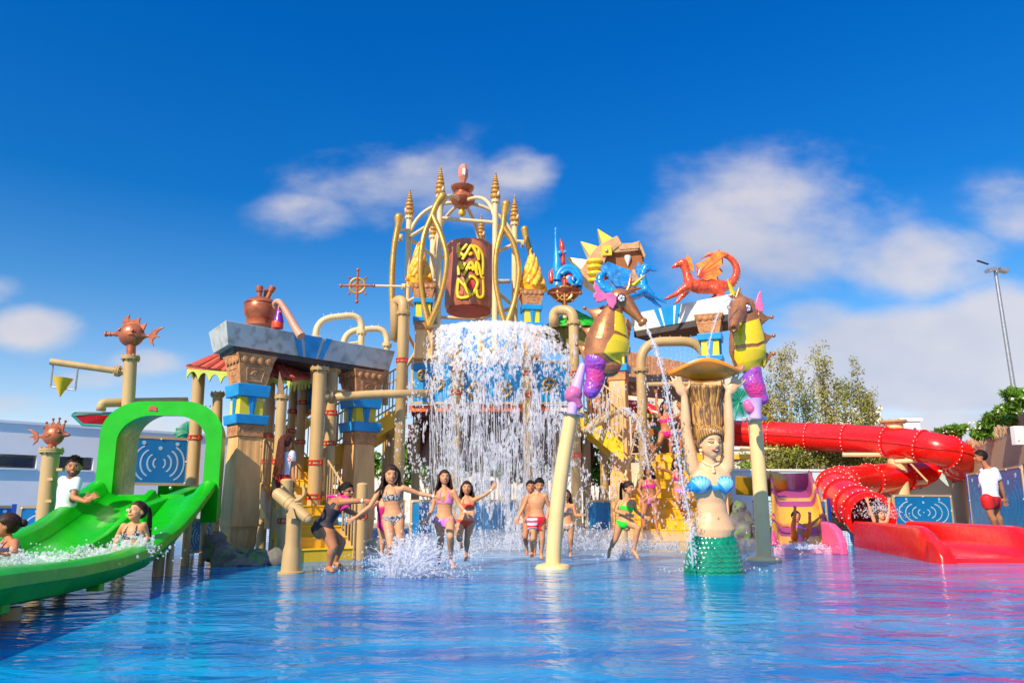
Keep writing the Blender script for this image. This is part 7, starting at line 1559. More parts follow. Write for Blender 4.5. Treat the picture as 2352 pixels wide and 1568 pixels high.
CHK = dots('checked_swimwear', (.02, .02, .03), (.75, .72, .72), 75, .42); PINKB = mat('light_pink_swimwear', (.80, .22, .62), .5, var=.2, vs=20); CORAL = mat('coral_swimwear', (.95, .07, .02), .5, var=.15, bump=.5, bs=60); LGREEN = mat('lime_green_swimwear', (.03, .80, .04), .5, bump=.4, bs=60); HOT = mat('hot_pink_swimwear', (.90, .02, .28), .5); FLOR = dots('floral_swimwear', (.75, .55, .45), (.6, .05, .08), 50, .35); BLK = mat('charcoal_swimsuit', (.035, .025, .035), .6); MGT = mat('magenta_swimsuit', (.62, .01, .16), .5); POLKA = dots('navy_polka_swimwear', (.012, .015, .05), (.75, .75, .8), 60, .30); WT = mat('white_cotton', (.82, .82, .84), .8, var=.03, bump=.15, bs=14); RDS = mat('red_shorts_cloth', (.62, .012, .015), .7); STR = stripes('striped_boardshorts'); NAVY = mat('navy_swimwear', (.05, .05, .14), .5)
FR = (0.05, -1, 0)
# 1 front girl, arms spread
Y = 10.05
g1 = figure('a', 'laughing girl in black and white checked bikini running with both arms spread', Y, 1.36, dict(head=(899, 1090), sa=(872, 1126), sb=(926, 1120), ha=(888, 1188), hb=(918, 1186),
  ea=(850, 1162, -.06), wa=(817, 1188, -.1), da=(795, 1201, -.1), eb=(962, 1133, .05), wb=(1000, 1140, .0), db=(1020, 1147, 0), ka=(897, 1250, -.22), na=(893, 1315, .05), ta=(898, 1330, -.06), kb=(918, 1250, -.1), nb=(912, 1320, .25), tb=(915, 1330, .15)),
  (.25, -1, -.12), hair='wet', hs=.238, clothes=(('bandeau', CHK), ('bottom', CHK)), band='b', hair_side=.15, vox=.0055)
# 2 pink bikini girl
Y = 10.9
g2 = figure('a', 'smiling girl in light pink triangle bikini running in front of the falling water', Y, 1.40, dict(head=(1021, 1096), sa=(1002, 1129), sb=(1042, 1129), ha=(1007, 1194), hb=(1034, 1192),
  ea=(994, 1165, -.02), wa=(983, 1192, -.05), da=(970, 1201, -.08), eb=(1055, 1158, -.02), wb=(1070, 1177, -.1), db=(1086, 1178, -.14), ka=(1013, 1238, .0), na=(1008, 1280, .32), ta=(1006, 1296, .36), kb=(1035, 1232, -.26), nb=(1036, 1285, -.02), tb=(1042, 1301, -.14)),
  (.22, -1, .05), hair='long', hs=.195, clothes=(('triangle', PINKB), ('bottom', PINKB, None, 1)), band='b')
# 3 coral bikini girl
Y = 11.6
figure('a', 'girl in ruffled coral red bikini with one arm raised beside the pink bikini girl', Y, 1.30, dict(head=(1072, 1120), sa=(1055, 1148), sb=(1092, 1146), ha=(1056, 1196), hb=(1081, 1196),
  ea=(1040, 1140, .1), wa=(1030, 1150, .15), eb=(1112, 1137, -.02), wb=(1130, 1124, -.02), db=(1136, 1112, 0), ka=(1055, 1236, -.2), na=(1058, 1238, .2), ta=(1060, 1256, .28), kb=(1073, 1236, 0), nb=(1071, 1276, .1), tb=(1070, 1286, .0)),
  FR, hair='long', hs=.19, clothes=(('bandeau', CORAL), ('bottom', CORAL)), mouth='smile', band='b')
# 4 boy
Y = 12.6
figure('a', 'bare chested boy in red and striped swim shorts looking down under the water', Y, 1.46, dict(head=(1239, 1113), sa=(1213, 1138), sb=(1252, 1138), ha=(1222, 1192), hb=(1245, 1192),
  ea=(1203, 1162, 0), wa=(1191, 1186, -.05), da=(1185, 1202, -.1), eb=(1262, 1165, .05), wb=(1256, 1190, 0), ka=(1224, 1236, -.12), na=(1222, 1268, .2), ta=(1222, 1278, .1), kb=(1245, 1236, 0), nb=(1243, 1272, .05), tb=(1244, 1280, -.05)),
  (.05, -1, -.35), hair='short', hairm=HK, hs=.20, clothes=(('shorts', STR),), sk=SK1, shoulders=1.08)
Y = 13.1
figure('a', 'bare chested child mostly hidden behind the boy in striped shorts', Y, 1.36, dict(head=(1207 + 12, 1118), sa=(1204, 1146), sb=(1240, 1146), ha=(1210, 1196), hb=(1232, 1196), ea=(1197, 1168), wa=(1203, 1190), ka=(1206, 1232, -.1), na=(1210, 1262, .2), ta=(1210, 1272, .1), kb=(1228, 1232), nb=(1228, 1266), tb=(1228, 1274, -.1)),
  FR, hair='short', hairm=HK, clothes=(('briefs', NAVY),), sk=SK2)
# 5 small girl right of the pole
Y = 12.7
figure('a', 'small girl in pale floral bikini with a hand at her mouth by the leaning pole', Y, 1.18, dict(head=(1299, 1137), sa=(1285, 1160), sb=(1316, 1160), ha=(1290, 1204), hb=(1312, 1204), ea=(1282, 1180, -.1), wa=(1293, 1163, -.2), da=(1296, 1154, -.2), eb=(1322, 1182), wb=(1326, 1184, -.1), db=(1330, 1183, -.12), ka=(1286, 1236, -.15), na=(1284, 1240, .25), ta=(1284, 1254, .3), kb=(1311, 1236), nb=(1310, 1268, .1), tb=(1310, 1276, 0)),
  FR, hair='wet', hs=.19, clothes=(('bandeau', FLOR), ('bottom', FLOR)), sk=SK1)
# 6 green bikini girl running right
Y = 12.2
figure('a', 'girl in lime green bikini running to the right with her knee up', Y, 1.34, dict(head=(1444, 1121), sa=(1424, 1152, .06), sb=(1455, 1152, -.02), ha=(1423, 1200, .08), hb=(1443, 1198, -.02),
  ea=(1413, 1172, .02), wa=(1444, 1183, -.2), da=(1453, 1184, -.22), eb=(1460, 1172, .05), wb=(1477, 1187, -.05), db=(1485, 1189, -.06), ka=(1414, 1236, .1), na=(1400, 1264, .2), ta=(1398, 1278, .2), kb=(1466, 1212, -.2), nb=(1456, 1264, -.12), tb=(1466, 1281, -.2)),
  (.75, -.75, -.1), hair='ponytail', hs=.20, clothes=(('bandeau', LGREEN), ('bottom', LGREEN)), sk=SK1, band='b')
# 7 girl standing on stairs
Y = 15.2
figure('a', 'girl in hot pink bikini top standing hands on hips on the wide yellow stairs', Y, 1.50, dict(head=(1491, 1081), sa=(1474, 1104), sb=(1506, 1104), ha=(1481, 1146), hb=(1502, 1146), ea=(1467, 1124, .0), wa=(1475, 1137, -.06), eb=(1516, 1124), wb=(1507, 1138, -.06), ka=(1478, 1180, -.04), na=(1480, 1214, 0), ta=(1478, 1221, -.14), kb=(1506, 1180, -.04), nb=(1509, 1214, 0), tb=(1511, 1221, -.14)),
  FR, hair='wet', hs=.215, clothes=(('bandeau', HOT), ('bottom', PINKB, None, 1)), sk=SK2, mouth='closed')
# 8 jumping girl on the stairs
Y = 15.4
figure('a', 'wet girl stepping down the yellow stairs with one arm stretched left, behind the jet', Y, 1.38, dict(head=(1554, 1064), sa=(1540, 1083), sb=(1568, 1090), ha=(1553, 1124), hb=(1570, 1122), ea=(1530, 1080, -.05), wa=(1518, 1076, -.1), da=(1508, 1072, -.1), eb=(1578, 1112), wb=(1584, 1128), ka=(1557, 1150, -.15), na=(1565, 1172, .1), ta=(1569, 1180, 0), kb=(1570, 1150), nb=(1568, 1178, .2), tb=(1570, 1184, .1)),
  (-.2, -1, -.3), hair='wet', hs=.20, clothes=(('triangle', HOT), ('bottom', PINKB)), sk=SK2)
# 9, 10 girls on the top landing
Y = 17.2
figure('a', 'girl in pink bikini waving high at the top of the wide stairs', Y, 1.52, dict(head=(1528, 933), sa=(1516, 955), sb=(1538, 955), ha=(1521, 994), hb=(1541, 992), ea=(1508, 930), wa=(1508, 902), da=(1500, 893), eb=(1550, 958, .0), wb=(1562, 952, 0), ka=(1515, 1014, -.1), na=(1502, 1036, .1), ta=(1496, 1038, 0), kb=(1542, 1014), nb=(1540, 1036), tb=(1542, 1038, -.1)),
  (.3, -1, 0), hair='wet', hs=.22, clothes=(('bandeau', HOT), ('bottom', HOT)), sk=SK2)
Y = 17.5
figure('a', 'girl in navy bikini facing left beside the waving girl on the stairs', Y, 1.52, dict(head=(1563, 930), sa=(1556, 954, .05), sb=(1576, 954, -.02), ha=(1560, 994), hb=(1576, 994), ea=(1550, 962, -.1), wa=(1540, 966, -.15), eb=(1566, 966, -.1), wb=(1556, 962, -.2), ka=(1562, 1016), na=(1563, 1036), ta=(1558, 1038, -.1), kb=(1576, 1016), nb=(1577, 1036), tb=(1574, 1038, -.1)),
  (-.9, -.5, 0), hair='bun', hs=.22, clothes=(('bandeau', NAVY), ('bottom', NAVY)), sk=SK2)
# 11 girl at the railing
Y = 17.2
figure('a', 'girl leaning at the beige railing between the left seahorse and the slim column', Y, 1.50, dict(head=(1401, 875), sa=(1388, 898), sb=(1410, 898), ha=(1392, 940), hb=(1410, 940), ea=(1382, 912, -.1), wa=(1390, 895, -.2), eb=(1414, 918), wb=(1408, 930, -.1), ka=(1392, 972), na=(1392, 1000), ta=(1392, 1004, -.1), kb=(1408, 972), nb=(1408, 1000), tb=(1408, 1004, -.1)),
  FR, hair='long', hs=.22, clothes=(('bandeau', NAVY), ('bottom', NAVY)), sk=SK2)
figure('a', 'dim figure in an orange swimsuit walking up the railed flight behind the left seahorse', 17.6, 1.45, dict(head=(1362, 893), sa=(1354, 912), sb=(1376, 912), ha=(1358, 950), hb=(1372, 950), ea=(1350, 930), wa=(1354, 946), eb=(1380, 930), wb=(1378, 946), ka=(1356, 978), na=(1354, 1004), ta=(1354, 1008, -.1), kb=(1374, 978), nb=(1376, 1004), tb=(1376, 1008, -.1)),
  FR, hair='long', hs=.21, clothes=(('onepiece', ORANGE),), sk=SK2, mouth=None)
# 12 magenta girl
Y = 12.6
figure('a', 'girl in magenta and turquoise swimsuit holding hands with the bending woman, partly hidden', Y, 1.22, dict(head=(884, 1125), sa=(868, 1152), sb=(892, 1152), ha=(874, 1206), hb=(894, 1206), ea=(846, 1172, -.3), wa=(822, 1184, -.6), da=(816, 1186, -.7), eb=(900, 1175), wb=(900, 1195), ka=(878, 1240), na=(877, 1268), ta=(876, 1274, -.1), kb=(893, 1240), nb=(893, 1268), tb=(893, 1274, -.1)),
  FR, hair='wet', hs=.18, clothes=(('onepiece', MGT),), sk=SK1)
# 13 bending woman
Y = 10.7
gw = figure('a', 'woman in charcoal swimsuit and sunglasses bending forward beside the water cannon', Y, 1.66, dict(head=(797, 1128, -.1), sa=(767, 1146, .18), sb=(784, 1152, -.18), ha=(735, 1206, .15), hb=(749, 1212, -.15),
  ea=(798, 1172, .16), wa=(822, 1182, .05), da=(832, 1187, 0), eb=(812, 1150, -.24), wb=(835, 1150, -.25), db=(848, 1152, -.25), ka=(785, 1244, .05), na=(770, 1290, .1), ta=(786, 1304, .05), kb=(766, 1256, -.2), nb=(755, 1303, -.12), tb=(764, 1311, -.24)),
  (.85, -.5, -.05), hair='bun', hs=.235, hairm=HK, clothes=(('onepiece', BLK),), sk=SK2, glasses=True, build=1.12, band='b')
q = MB(); q.tube(spline([gw['sm'] + gw['tu'] * -.10 + gw['fw'] * .13 + V((0, -.1, 0)), W(790, 1165, 10.5), W(802, 1158, 10.5), W(796, 1143, 10.5), W(778, 1136, 10.7)], 5), .022, 8); q.tube(spline([W(795, 1160, 10.55), W(768, 1140, 10.78), W(752, 1140, 10.9)], 4), .02, 8); q.build('neck_trim', HOT, gw['obj'])
# 14 girl on the left stairs, back turned
Y = 12.75
gb = figure('a', 'girl with very long auburn hair and white shirt seen from behind on the stairs', Y, 1.55, dict(head=(658, 1016), sa=(646, 1040), sb=(670, 1042), ha=(646, 1096), hb=(664, 1096), ea=(642, 1066), wa=(650, 1088, .1), eb=(672, 1070), wb=(674, 1095, -.05), db=(676, 1108, -.05), ka=(648, 1140), na=(650, 1180), ta=(650, 1184, .1), kb=(664, 1140), nb=(664, 1180), tb=(664, 1184, .1)),
  (.35, .95, 0), hair='verylong', hairm=HR, hs=.24, clothes=(('tee', WT), ('shorts', RDS)), sk=SK2, mouth=None)
# 15 man left
Y = 10.35
gm = figure('a', 'bearded young man in a white t-shirt leaning on the far rim of the green slide', Y, 1.80, dict(head=(170, 1072), sa=(146, 1104, .1), sb=(176, 1106, -.12), ha=(138, 1186, .1), hb=(158, 1188, -.05), ea=(160, 1140, .05), wa=(192, 1150, -.15), da=(200, 1143, -.2), eb=(168, 1142, -.25), wb=(198, 1152, -.3), db=(206, 1146, -.3), ka=(140, 1240), na=(142, 1290), ta=(146, 1294, -.1), kb=(156, 1240), nb=(158, 1290), tb=(162, 1294, -.1)),
  (.45, -1, -.1), hair='messy', hairm=HK, hs=.27, clothes=(('tee', WT), ('shorts', RDS)), sk=SK2, beard=True, build=.96, shoulders=1.05)
q = MB(); c = W(172, 1118, 10.12)
for a in range(5): q.ball(c + V((.02 * sin(a * 2), 0, .03 * (a - 2))), (.022, .008, .016), 8)
# 16 girl sitting in the green slide
Y = 8.7
gs = figure('a', 'laughing girl in navy polka dot bikini splashing down the green slide', Y, 1.36, dict(head=(315, 1175), sa=(285, 1208), sb=(330, 1206), ha=(288, 1276), hb=(320, 1276), ea=(270, 1232, .05), wa=(262, 1258, -.1), eb=(338, 1232, .05), wb=(332, 1256, -.1), db=(326, 1264, -.15), ka=(262, 1280, -.42), na=(228, 1292, -.8), ta=(222, 1280, -.85), kb=(292, 1282, -.42), nb=(252, 1294, -.8), tb=(246, 1282, -.85)),
  (-.35, -.9, .25), hair='ponytail', hs=.215, clothes=(('triangle', POLKA), ('bottom', POLKA)), sk=SK1, vox=.0055)
# 17 girl far left in slide
Y = 7.6
figure('a', 'laughing wet haired girl in profile at the left edge, sliding down the green slide', Y, 1.40, dict(head=(15, 1208), sa=(12, 1246, .12), sb=(34, 1246, -.14), ha=(8, 1288, .1), hb=(34, 1290, -.1), ea=(-6, 1262, .1), wa=(-20, 1268, 0), eb=(32, 1272, -.3), wb=(4, 1276, -.4), db=(-10, 1276, -.45), ka=(-30, 1280, .1), na=(-70, 1290, .1), ta=(-80, 1284, .1), kb=(-20, 1290, -.1), nb=(-60, 1296, -.1), tb=(-72, 1290, -.1)),
  (-.9, -.45, .05), hair='bun', hs=.22, clothes=(('bandeau', NAVY), ('bottom', NAVY)), sk=SK2)
# 18 man right
Y = 14.5
mr_ = figure('a', 'young man in white t-shirt and red shorts standing with hands behind his back', Y, 1.72, dict(head=(2252, 1049), ea=(2288, 1110, .22), wa=(2303, 1142, .12), sa=(2259, 1080, .12), sb=(2284, 1081, -.12), ha=(2266, 1146, -.1), hb=(2285, 1146, .08), eb=(2299, 1112, -.08), wb=(2307, 1142, .0), db=(2309, 1152, .02), ka=(2276, 1182, -.08), na=(2288, 1216, -.02), ta=(2280, 1222, -.12), kb=(2290, 1182, .1), nb=(2302, 1214, .14), tb=(2296, 1220, .05)),
  (-.85, .3, -.1), hair='short', hairm=HK, hs=.25, clothes=(('tee', WT), ('shorts', RDS)), sk=SK2, shoulders=1.1)
# 19 girl in the pink slide, feet up
Y = 15.6
figure('a', 'girl lying back in the pink slide with both feet up', Y, 1.40, dict(head=(1829, 1186), sa=(1812, 1206), sb=(1848, 1206), ha=(1824, 1238, -.3), hb=(1846, 1238, -.3), ea=(1796, 1206), wa=(1780, 1192), eb=(1864, 1204), wb=(1882, 1188), db=(1890, 1184), ka=(1822, 1214, -.6), na=(1826, 1180, -.9), ta=(1826, 1164, -.95), kb=(1858, 1220, -.6), nb=(1860, 1194, -.9), tb=(1860, 1178, -.95)),
  (0, -1, .1), hair='bun', hairm=HK, hs=.21, clothes=(('bandeau', PINKB), ('bottom', PINKB)), sk=SK2)
# 20 person in the red tube
Y = 16.3
figure('a', 'child with both arms raised splashing out of the red tube mouth', Y, 1.40, dict(head=(2022, 1182), sa=(2008, 1196), sb=(2036, 1196), ha=(2012, 1214, .25), hb=(2032, 1214, .25), ea=(2000, 1176), wa=(1994, 1156), da=(1990, 1142), eb=(2042, 1176), wb=(2042, 1156), db=(2042, 1142), ka=(2018, 1208, -.3), na=(2030, 1212, -.7), kb=(2036, 1208, -.3), nb=(2046, 1212, -.7)),
  (.3, -1, .2), hair='wet', hs=.21, clothes=(('briefs', NAVY),), sk=SK3)
# lettering on the back of the white shirt
def textmesh(s, size, m, name, parent, loc_, rot_ax, ext=.002):
    cu = bpy.data.curves.new('t', 'FONT'); cu.body = s; cu.size = size; cu.extrude = ext; cu.align_x = 'CENTER'; cu.align_y = 'CENTER'; ob = bpy.data.objects.new('t', cu); TMP.collection.objects.link(ob); dg = TMP.view_layers[0].depsgraph; dg.update(); me = bpy.data.meshes.new_from_object(ob.evaluated_get(dg)); bpy.data.objects.remove(ob)
    x, y, z = rot_ax; M = Matrix(((x.x, y.x, z.x, loc_.x), (x.y, y.y, z.y, loc_.y), (x.z, y.z, z.z, loc_.z), (0, 0, 0, 1))); me.transform(M); return link(me, name, m, parent, smooth=False)
c = gb['hm'] + gb['tu'] * (gb['sm'] - gb['hm']).length * .62; textmesh('S.', .15, RDS, 'back_lettering', gb['obj'], V((W(664, 1056, 12.5).x + .01, 12.52, W(655, 1053, 12.5).z)), (V((1, .1, 0)), V((0, 0, 1)), V((.1, -1, 0))))
# ================================================================ MERMAID STATUE
Y = 10.3
MSK = mat('statue_skin_paint', (.80, .48, .25), .3, var=.07, vs=3, coat=.35, dirt=(.74, .36, .12), dirtamt=.35); SHB = mat('shell_blue_paint', (.02, .36, .72), .25, var=.12, coat=.5); SHL = mat('shell_stripe_light', (.22, .62, .85), .25, coat=.5)
MM = thing('mermaid_fountain', 'mermaid statue with green scaled tail holding an orange shell basin over her head', 'statue', G(1638, 1308))
gmm = figure('a', None, Y, 3.25, dict(head=(1631, 1018, -.05), sa=(1591, 1078), sb=(1669, 1076), ha=(1610, 1212), hb=(1664, 1212), ea=(1576, 985, -.05), wa=(1572, 908, -.08), da=(1562, 890, -.1), eb=(1675, 985, -.05), wb=(1672, 905, -.08), db=(1684, 888, -.1)),
  (.30, -1, -.06), hs=.43, hair='cap', hairm=mat('statue_hair_paint', (.20, .09, .025), .25, var=.4, vs=8, coat=.5), clothes=(), sk=MSK, legs=False, vox=.0060, parent=MM, nameobj='figure_body', mouth='calm', shoulders=.96, waist=.80)
HRM = mat('statue_hair_paint')
s = mpp(1100, Y); f = lambda x, y, d=0: W(x, y, Y + d); m = MB(); rg = random.Random(5)
m.tube(spline([f(1630, 1004, .10), f(1625, 975, .12), f(1622, 935, .1), f(1622, 890, .06)], 5), [v * s for v in interp(0, [30, 27, 33, 40], 16)] if False else [float(np.interp(i / 15, [0, .33, .66, 1], [30, 29, 34, 41])) * s for i in range(16)], 20, flat=.6, side=(1, 0, 0))
hh_, hU, hR, hF, hS = gmm['h'], gmm['U'], gmm['R'], gmm['F'], gmm['hs']
m.ball(f(1630, 1001, .06), (30 * s, 26 * s, 22 * s), 16); link(voxel(m, .014, 1), 'hair', HRM, MM, angle=180)
GH = mat('statue_hair_gold', (.52, .27, .06), .25, var=.3, vs=8, coat=.5); m = MB()
for k in range(84):
    a = rg.uniform(-1.75, 1.75); xo = sin(a); yo = -cos(a); wv = rg.uniform(-4, 4)
    if k < 34:      # swept up from the hairline round the face
        a2 = lerp(-1.7, 1.7, k / 33); xo = sin(a2); yo = -cos(a2); st = hh_ + hR * xo * .39 * hS + hF * cos(a2) * .36 * hS + hU * (.30 - .42 * (abs(a2) / 1.7) ** 2) * hS; st1 = hh_ + hR * xo * .36 * hS + hF * cos(a2) * .24 * hS + hU * .50 * hS; P_ = [st, st1]
    else: P_ = [f(1629 + xo * 33, 1000 + 10 * abs(xo), .02 + yo * .10)]
    P_ += [f(1626 + xo * 31 + wv * .3, 978, .04 + yo * .17), f(1623 + xo * 33 + wv, 945, .08 + yo * .19), f(1621 + xo * 37 - wv, 910, .08 + yo * .2), f(1620 + xo * 46, 884, .05 + yo * .22)]
    Q_ = spline(P_, 4); m.tube(Q_, [float(np.interp(i / (len(Q_) - 1), [0, .2, .8, 1], [1.6, 3.0, 3.0, 2])) * s * rg.uniform(.8, 1.3) for i in range(len(Q_))], 6, mi=k % 2)
m.build('hair_strands', [HRM, GH], MM, angle=180)
# basin
m = MB(); rows = []
cx0 = f(1621, 880, .05); 
for k in range(9):
    r = k / 8; row = []
    for j in range(40):
        a = j * 2 * pi / 40; wave = .08 * sin(a * 3 + .6); rr = r * (.52 + .03 * sin(a * 4)); row.append(cx0 + V((cos(a) * rr * 1.06, sin(a) * rr * .8, .02 + (r ** 2.2) * .15 + wave * r ** 3 * .9)))
    rows.append(row)
th = V((0, 0, .05)); vs_t = [[p + th for p in r] for r in rows]
m.grid(rows, wrap=True); m.grid(vs_t, wrap=True); m.grid([rows[-1], [p.lerp(q, .5) + (p - cx0) * .03 for p, q in zip(rows[-1], vs_t[-1])], vs_t[-1]], wrap=True)
ORB = mat('orange_shell_basin', (.90, .27, .01), .25, var=.12, vs=3, coat=.4, dirt=(.55, .15, .015), dirtamt=.2); m.build('shell_basin', ORB, MM, angle=180)
# bust shells
ch = gmm
for cx_2, wd, ft in ((1612, 25, -.02), (1667, 20, .0)):
    c = f(cx_2, 1112, -.215 + abs(cx_2 - 1640) * .0); sp_ = s
    m = MB(); m.ball(c + V((0, .09, 0)), (wd * sp_, .17, 21 * sp_), 22); b_ = m.build('bra_shell', SHB, MM)
    m = MB()
    for a in np.linspace(-1.15, 1.15, 6):
        Q = [c + V((0, .09, 0)) + V((sin(a) * wd * sp_ * q * 1.0, -.178 * sqrt(max(0, 1 - (q * .98) ** 2 * .97)), (-17 + 37 * q * cos(a * .75)) * sp_ * 1.0 * .95)) for q in (0.05, .3, .55, .8, .97)]
        Q = []
        for q in (0.0, .25, .5, .75, 1.0):
            x2 = sin(a) * .9 * q; z2 = -.8 + 1.6 * q * cos(a * .6); rad2 = x2 * x2 + z2 * z2
            if rad2 > .97: k2 = sqrt(.97 / rad2); x2 *= k2; z2 *= k2; rad2 = .97
            Q.append(c + V((x2 * wd * sp_, .09 - .17 * sqrt(1 - rad2) - .004, z2 * 21 * sp_)))
        m.tube(Q, [.010, .018, .024, .026, .012], 6, flat=.5)
    m.build('shell_ribs', SHL, b_)
m = MB(); m.tube([f(1584, 1118, .0), f(1590, 1118, -.12), f(1600, 1118, -.2)], [.07, .07, .06], 10); m.tube([f(1636, 1120, -.27), f(1650, 1120, -.27)], .035, 8); m.build('bra_band', SHB, MM)
# necklace and earrings
PEARL = mat('pearl_gold', (.85, .62, .35), .25, coat=.5)
m = MB()
for k in range(31):
    t = k / 30 * 2 - 1; p = f(1631 + t * 24, 1068 - abs(t) ** 2 * 16 + 2, 0); hit = gmm['bvh'].ray_cast(V((p.x, p.y - 2, p.z)), V((0, 1, 0))); 
    if hit[0] is not None: m.ball(hit[0] - V((0, .01, 0)), .018, 8)
for dz in (0, 6, 12): 
    p = f(1632, 1072 + dz, 0); hit = gmm['bvh'].ray_cast(V((p.x, p.y - 2, p.z)), V((0, 1, 0)))
    if hit[0] is not None: m.ball(hit[0] - V((0, .015, 0)), .024 + .002 * dz / 6, 8)
for px, dd3 in ((1610, -.08), (1654, -.05)): m.ball(f(px, 1034, dd3), .03, 8); m.ball(f(px, 1042, dd3), .022, 8)
m.build('necklace', PEARL, MM)
m = MB(); p = f(1641, 1190, 0); hit = gmm['bvh'].ray_cast(V((p.x, p.y - 2, p.z)), V((0, 1, 0)))
if hit[0] is not None: m.ball(hit[0], (.014, .008, .024), 8); m.build('navel', mat('navel_shade', (.55, .22, .06), .4), MM)
# tail
TG = mat('green_tail_base', (.005, .17, .08), .3, coat=.4); TS = mat('green_scales', (.003, .22, .11), .16, var=.25, vs=8, coat=.7)
ysx = [(1200, 1612, 1662), (1212, 1606, 1668), (1225, 1598, 1680), (1245, 1586, 1692), (1265, 1579, 1697), (1285, 1576, 1701), (1300, 1574, 1704), (1318, 1573, 1705)]
m = MB(); rows = []
for y, a, b in ysx: p = f(a, y); q_ = f(b, y); c = (p + q_) / 2; r = (q_.x - p.x) / 2; rows.append([V((c.x + cos(t) * r, c.y + sin(t) * r * .68, c.z)) for t in [k * 2 * pi / 36 for k in range(36)]])
m.grid(rows, wrap=True); tl_ = m.build('tail', TG, MM, angle=180)
m = MB()
nr = 11
for i in range(nr):
    y = lerp(1204, 1312, i / (nr - 1)); a = float(np.interp(y, [q[0] for q in ysx], [q[1] for q in ysx])); b = float(np.interp(y, [q[0] for q in ysx], [q[2] for q in ysx])); p = f(a, y); q_ = f(b, y); c = (p + q_) / 2; r = (q_.x - p.x) / 2; ns = 22
    for k in range(ns):
        t = (k + .5 * (i % 2)) * 2 * pi / ns; n_ = V((cos(t), sin(t) * 1.3, .25)).normalized(); pos = V((c.x + cos(t) * r, c.y + sin(t) * r * .68, c.z)) ; e = V((0, 0, 1)).cross(n_).normalized(); u_ = n_.cross(e); wv = .021 * (1 if i else .8) * 2.0 * r / .33 * .5 * 2
        front = V((pos.x, pos.y, pos.z + (.03 * abs(cos(t)) if i == 0 else 0)))
        if i == 0 : front.z += .04 * abs(cos(t)) ** 2 - .05 * max(0, -sin(t))
        m.ball(front + n_ * .004 - V((0, 0, .01)), (wv * 1.5, .014, .062), 12, (e, (n_ + V((0, 0, -.15))).normalized(), u_), m=6)
m.build('scales', TS, tl_, angle=180)
# ================================================================ FALLING WATER, JETS, SPLASHES
WWAT = mat('white_water', (.92, .93, .97), .35, var=.04, spec=.4)
t_ = WWAT.node_tree; tl2 = t_.nodes.new('ShaderNodeBsdfTranslucent'); tl2.inputs[0].default_value = (.92, .94, .98, 1); tp2 = t_.nodes.new('ShaderNodeBsdfTransparent'); mx1 = t_.nodes.new('ShaderNodeMixShader'); mx2 = t_.nodes.new('ShaderNodeMixShader'); mx1.inputs[0].default_value = .45; mx2.inputs[0].default_value = .32
t_.links.new(t_.nodes['Principled BSDF'].outputs[0], mx1.inputs[1]); t_.links.new(tl2.outputs[0], mx1.inputs[2]); t_.links.new(mx1.outputs[0], mx2.inputs[1]); t_.links.new(tp2.outputs[0], mx2.inputs[2]); t_.links.new(mx2.outputs[0], t_.nodes['Material Output'].inputs[0])
WCLR = mat('clear_water', (.88, .93, .98), .05, trans=.75, var=.03)
WDRP = WWAT.copy(); WDRP.name = 'water_droplets'; [setattr(n_.inputs[0], 'default_value', .52) for n_ in WDRP.node_tree.nodes if n_.name == mx2.name]
def drops(mb, P, r, st, rng):      # one irregular elongated drop
    a = V((rng.gauss(0, 1), rng.gauss(0, 1), rng.gauss(0, 1))).normalized(); x, y, z = frame(V((0, 0, 1)) * 1.0 + a * .25)
    n = 5; vs = [P + z * r * st]
    for h in (.35, -.45):
        for k in range(n): q = 2 * pi * k / n + h; w_ = r * rng.uniform(.7, 1.2); vs.append(P + x * cos(q) * w_ + y * sin(q) * w_ + z * r * st * h)
    vs.append(P - z * r * st * .8)
    fs = [(0, 1 + k, 1 + (k + 1) % n) for k in range(n)] + [(1 + k, 6 + k, 6 + (k + 1) % n, 1 + (k + 1) % n) for k in range(n)] + [(11, 6 + (k + 1) % n, 6 + k) for k in range(n)]
    mb.add(vs, fs)
rng = random.Random(21)
# dense upper sheet pouring off the splash plate: lacy layers with torn holes
def arch_pt(u, v, lay):      # u 0..1 across, v 0..1 down
    xl = float(np.interp(v, [0, .1, .35, .7, 1], [1003, 988, 980, 976, 980])); xr = float(np.interp(v, [0, .1, .35, .7, 1], [1262, 1288, 1305, 1312, 1314])); y = lerp(736, 905, v) + 10 * (2 * u - 1) ** 2 * (1 - v) * 1.5
    Y = 15.35 - .75 * sin(min(1, v * 1.4) * pi / 2) + lay * .28 + .55 * (2 * u - 1) ** 2; return W(lerp(xl, xr, u), y, Y)
m = MB()
for lay in range(2):
    NU, NV = 230, 150; g_ = [[None] * NU for _ in range(NV)]
    for j in range(NV):
        for i in range(NU):
            u, v = i / (NU - 1), j / (NV - 1); p = arch_pt(u, v, lay); q = V((p.x * 5, p.y * 3, p.z * 3.2)) + V((lay * 9, 0, 0)); d = noise.noise(q * 1.3) * .05 + noise.noise(q * 4) * .02; g_[j][i] = p + V((noise.noise(q * 2.1) * .05, -d, noise.noise(q * 3.3 + V((5, 5, 5))) * .05))
    vs = [p for r in g_ for p in r]; fs = []
    for j in range(NV - 1):
        for i in range(NU - 1):
            u, v = i / NU, j / NV; p = arch_pt(u, v, lay); n1 = noise.noise(V((p.x * 4.4, lay * 7.7, p.z * 3.0))) * .4 + noise.noise(V((p.x * 12, lay * 3.3, p.z * 7))) * .55 + noise.noise(V((p.x * 28, lay, p.z * 15))) * .5
            th = lerp(.30, -.30, v ** .7) + (.15 if v < .08 else 0) - .35 * max(0, abs(2 * u - 1) - .86) / .14
            if n1 < th: a = j * NU + i; fs.append((a, a + 1, a + NU + 1, a + NU))
    m.add(vs, fs)
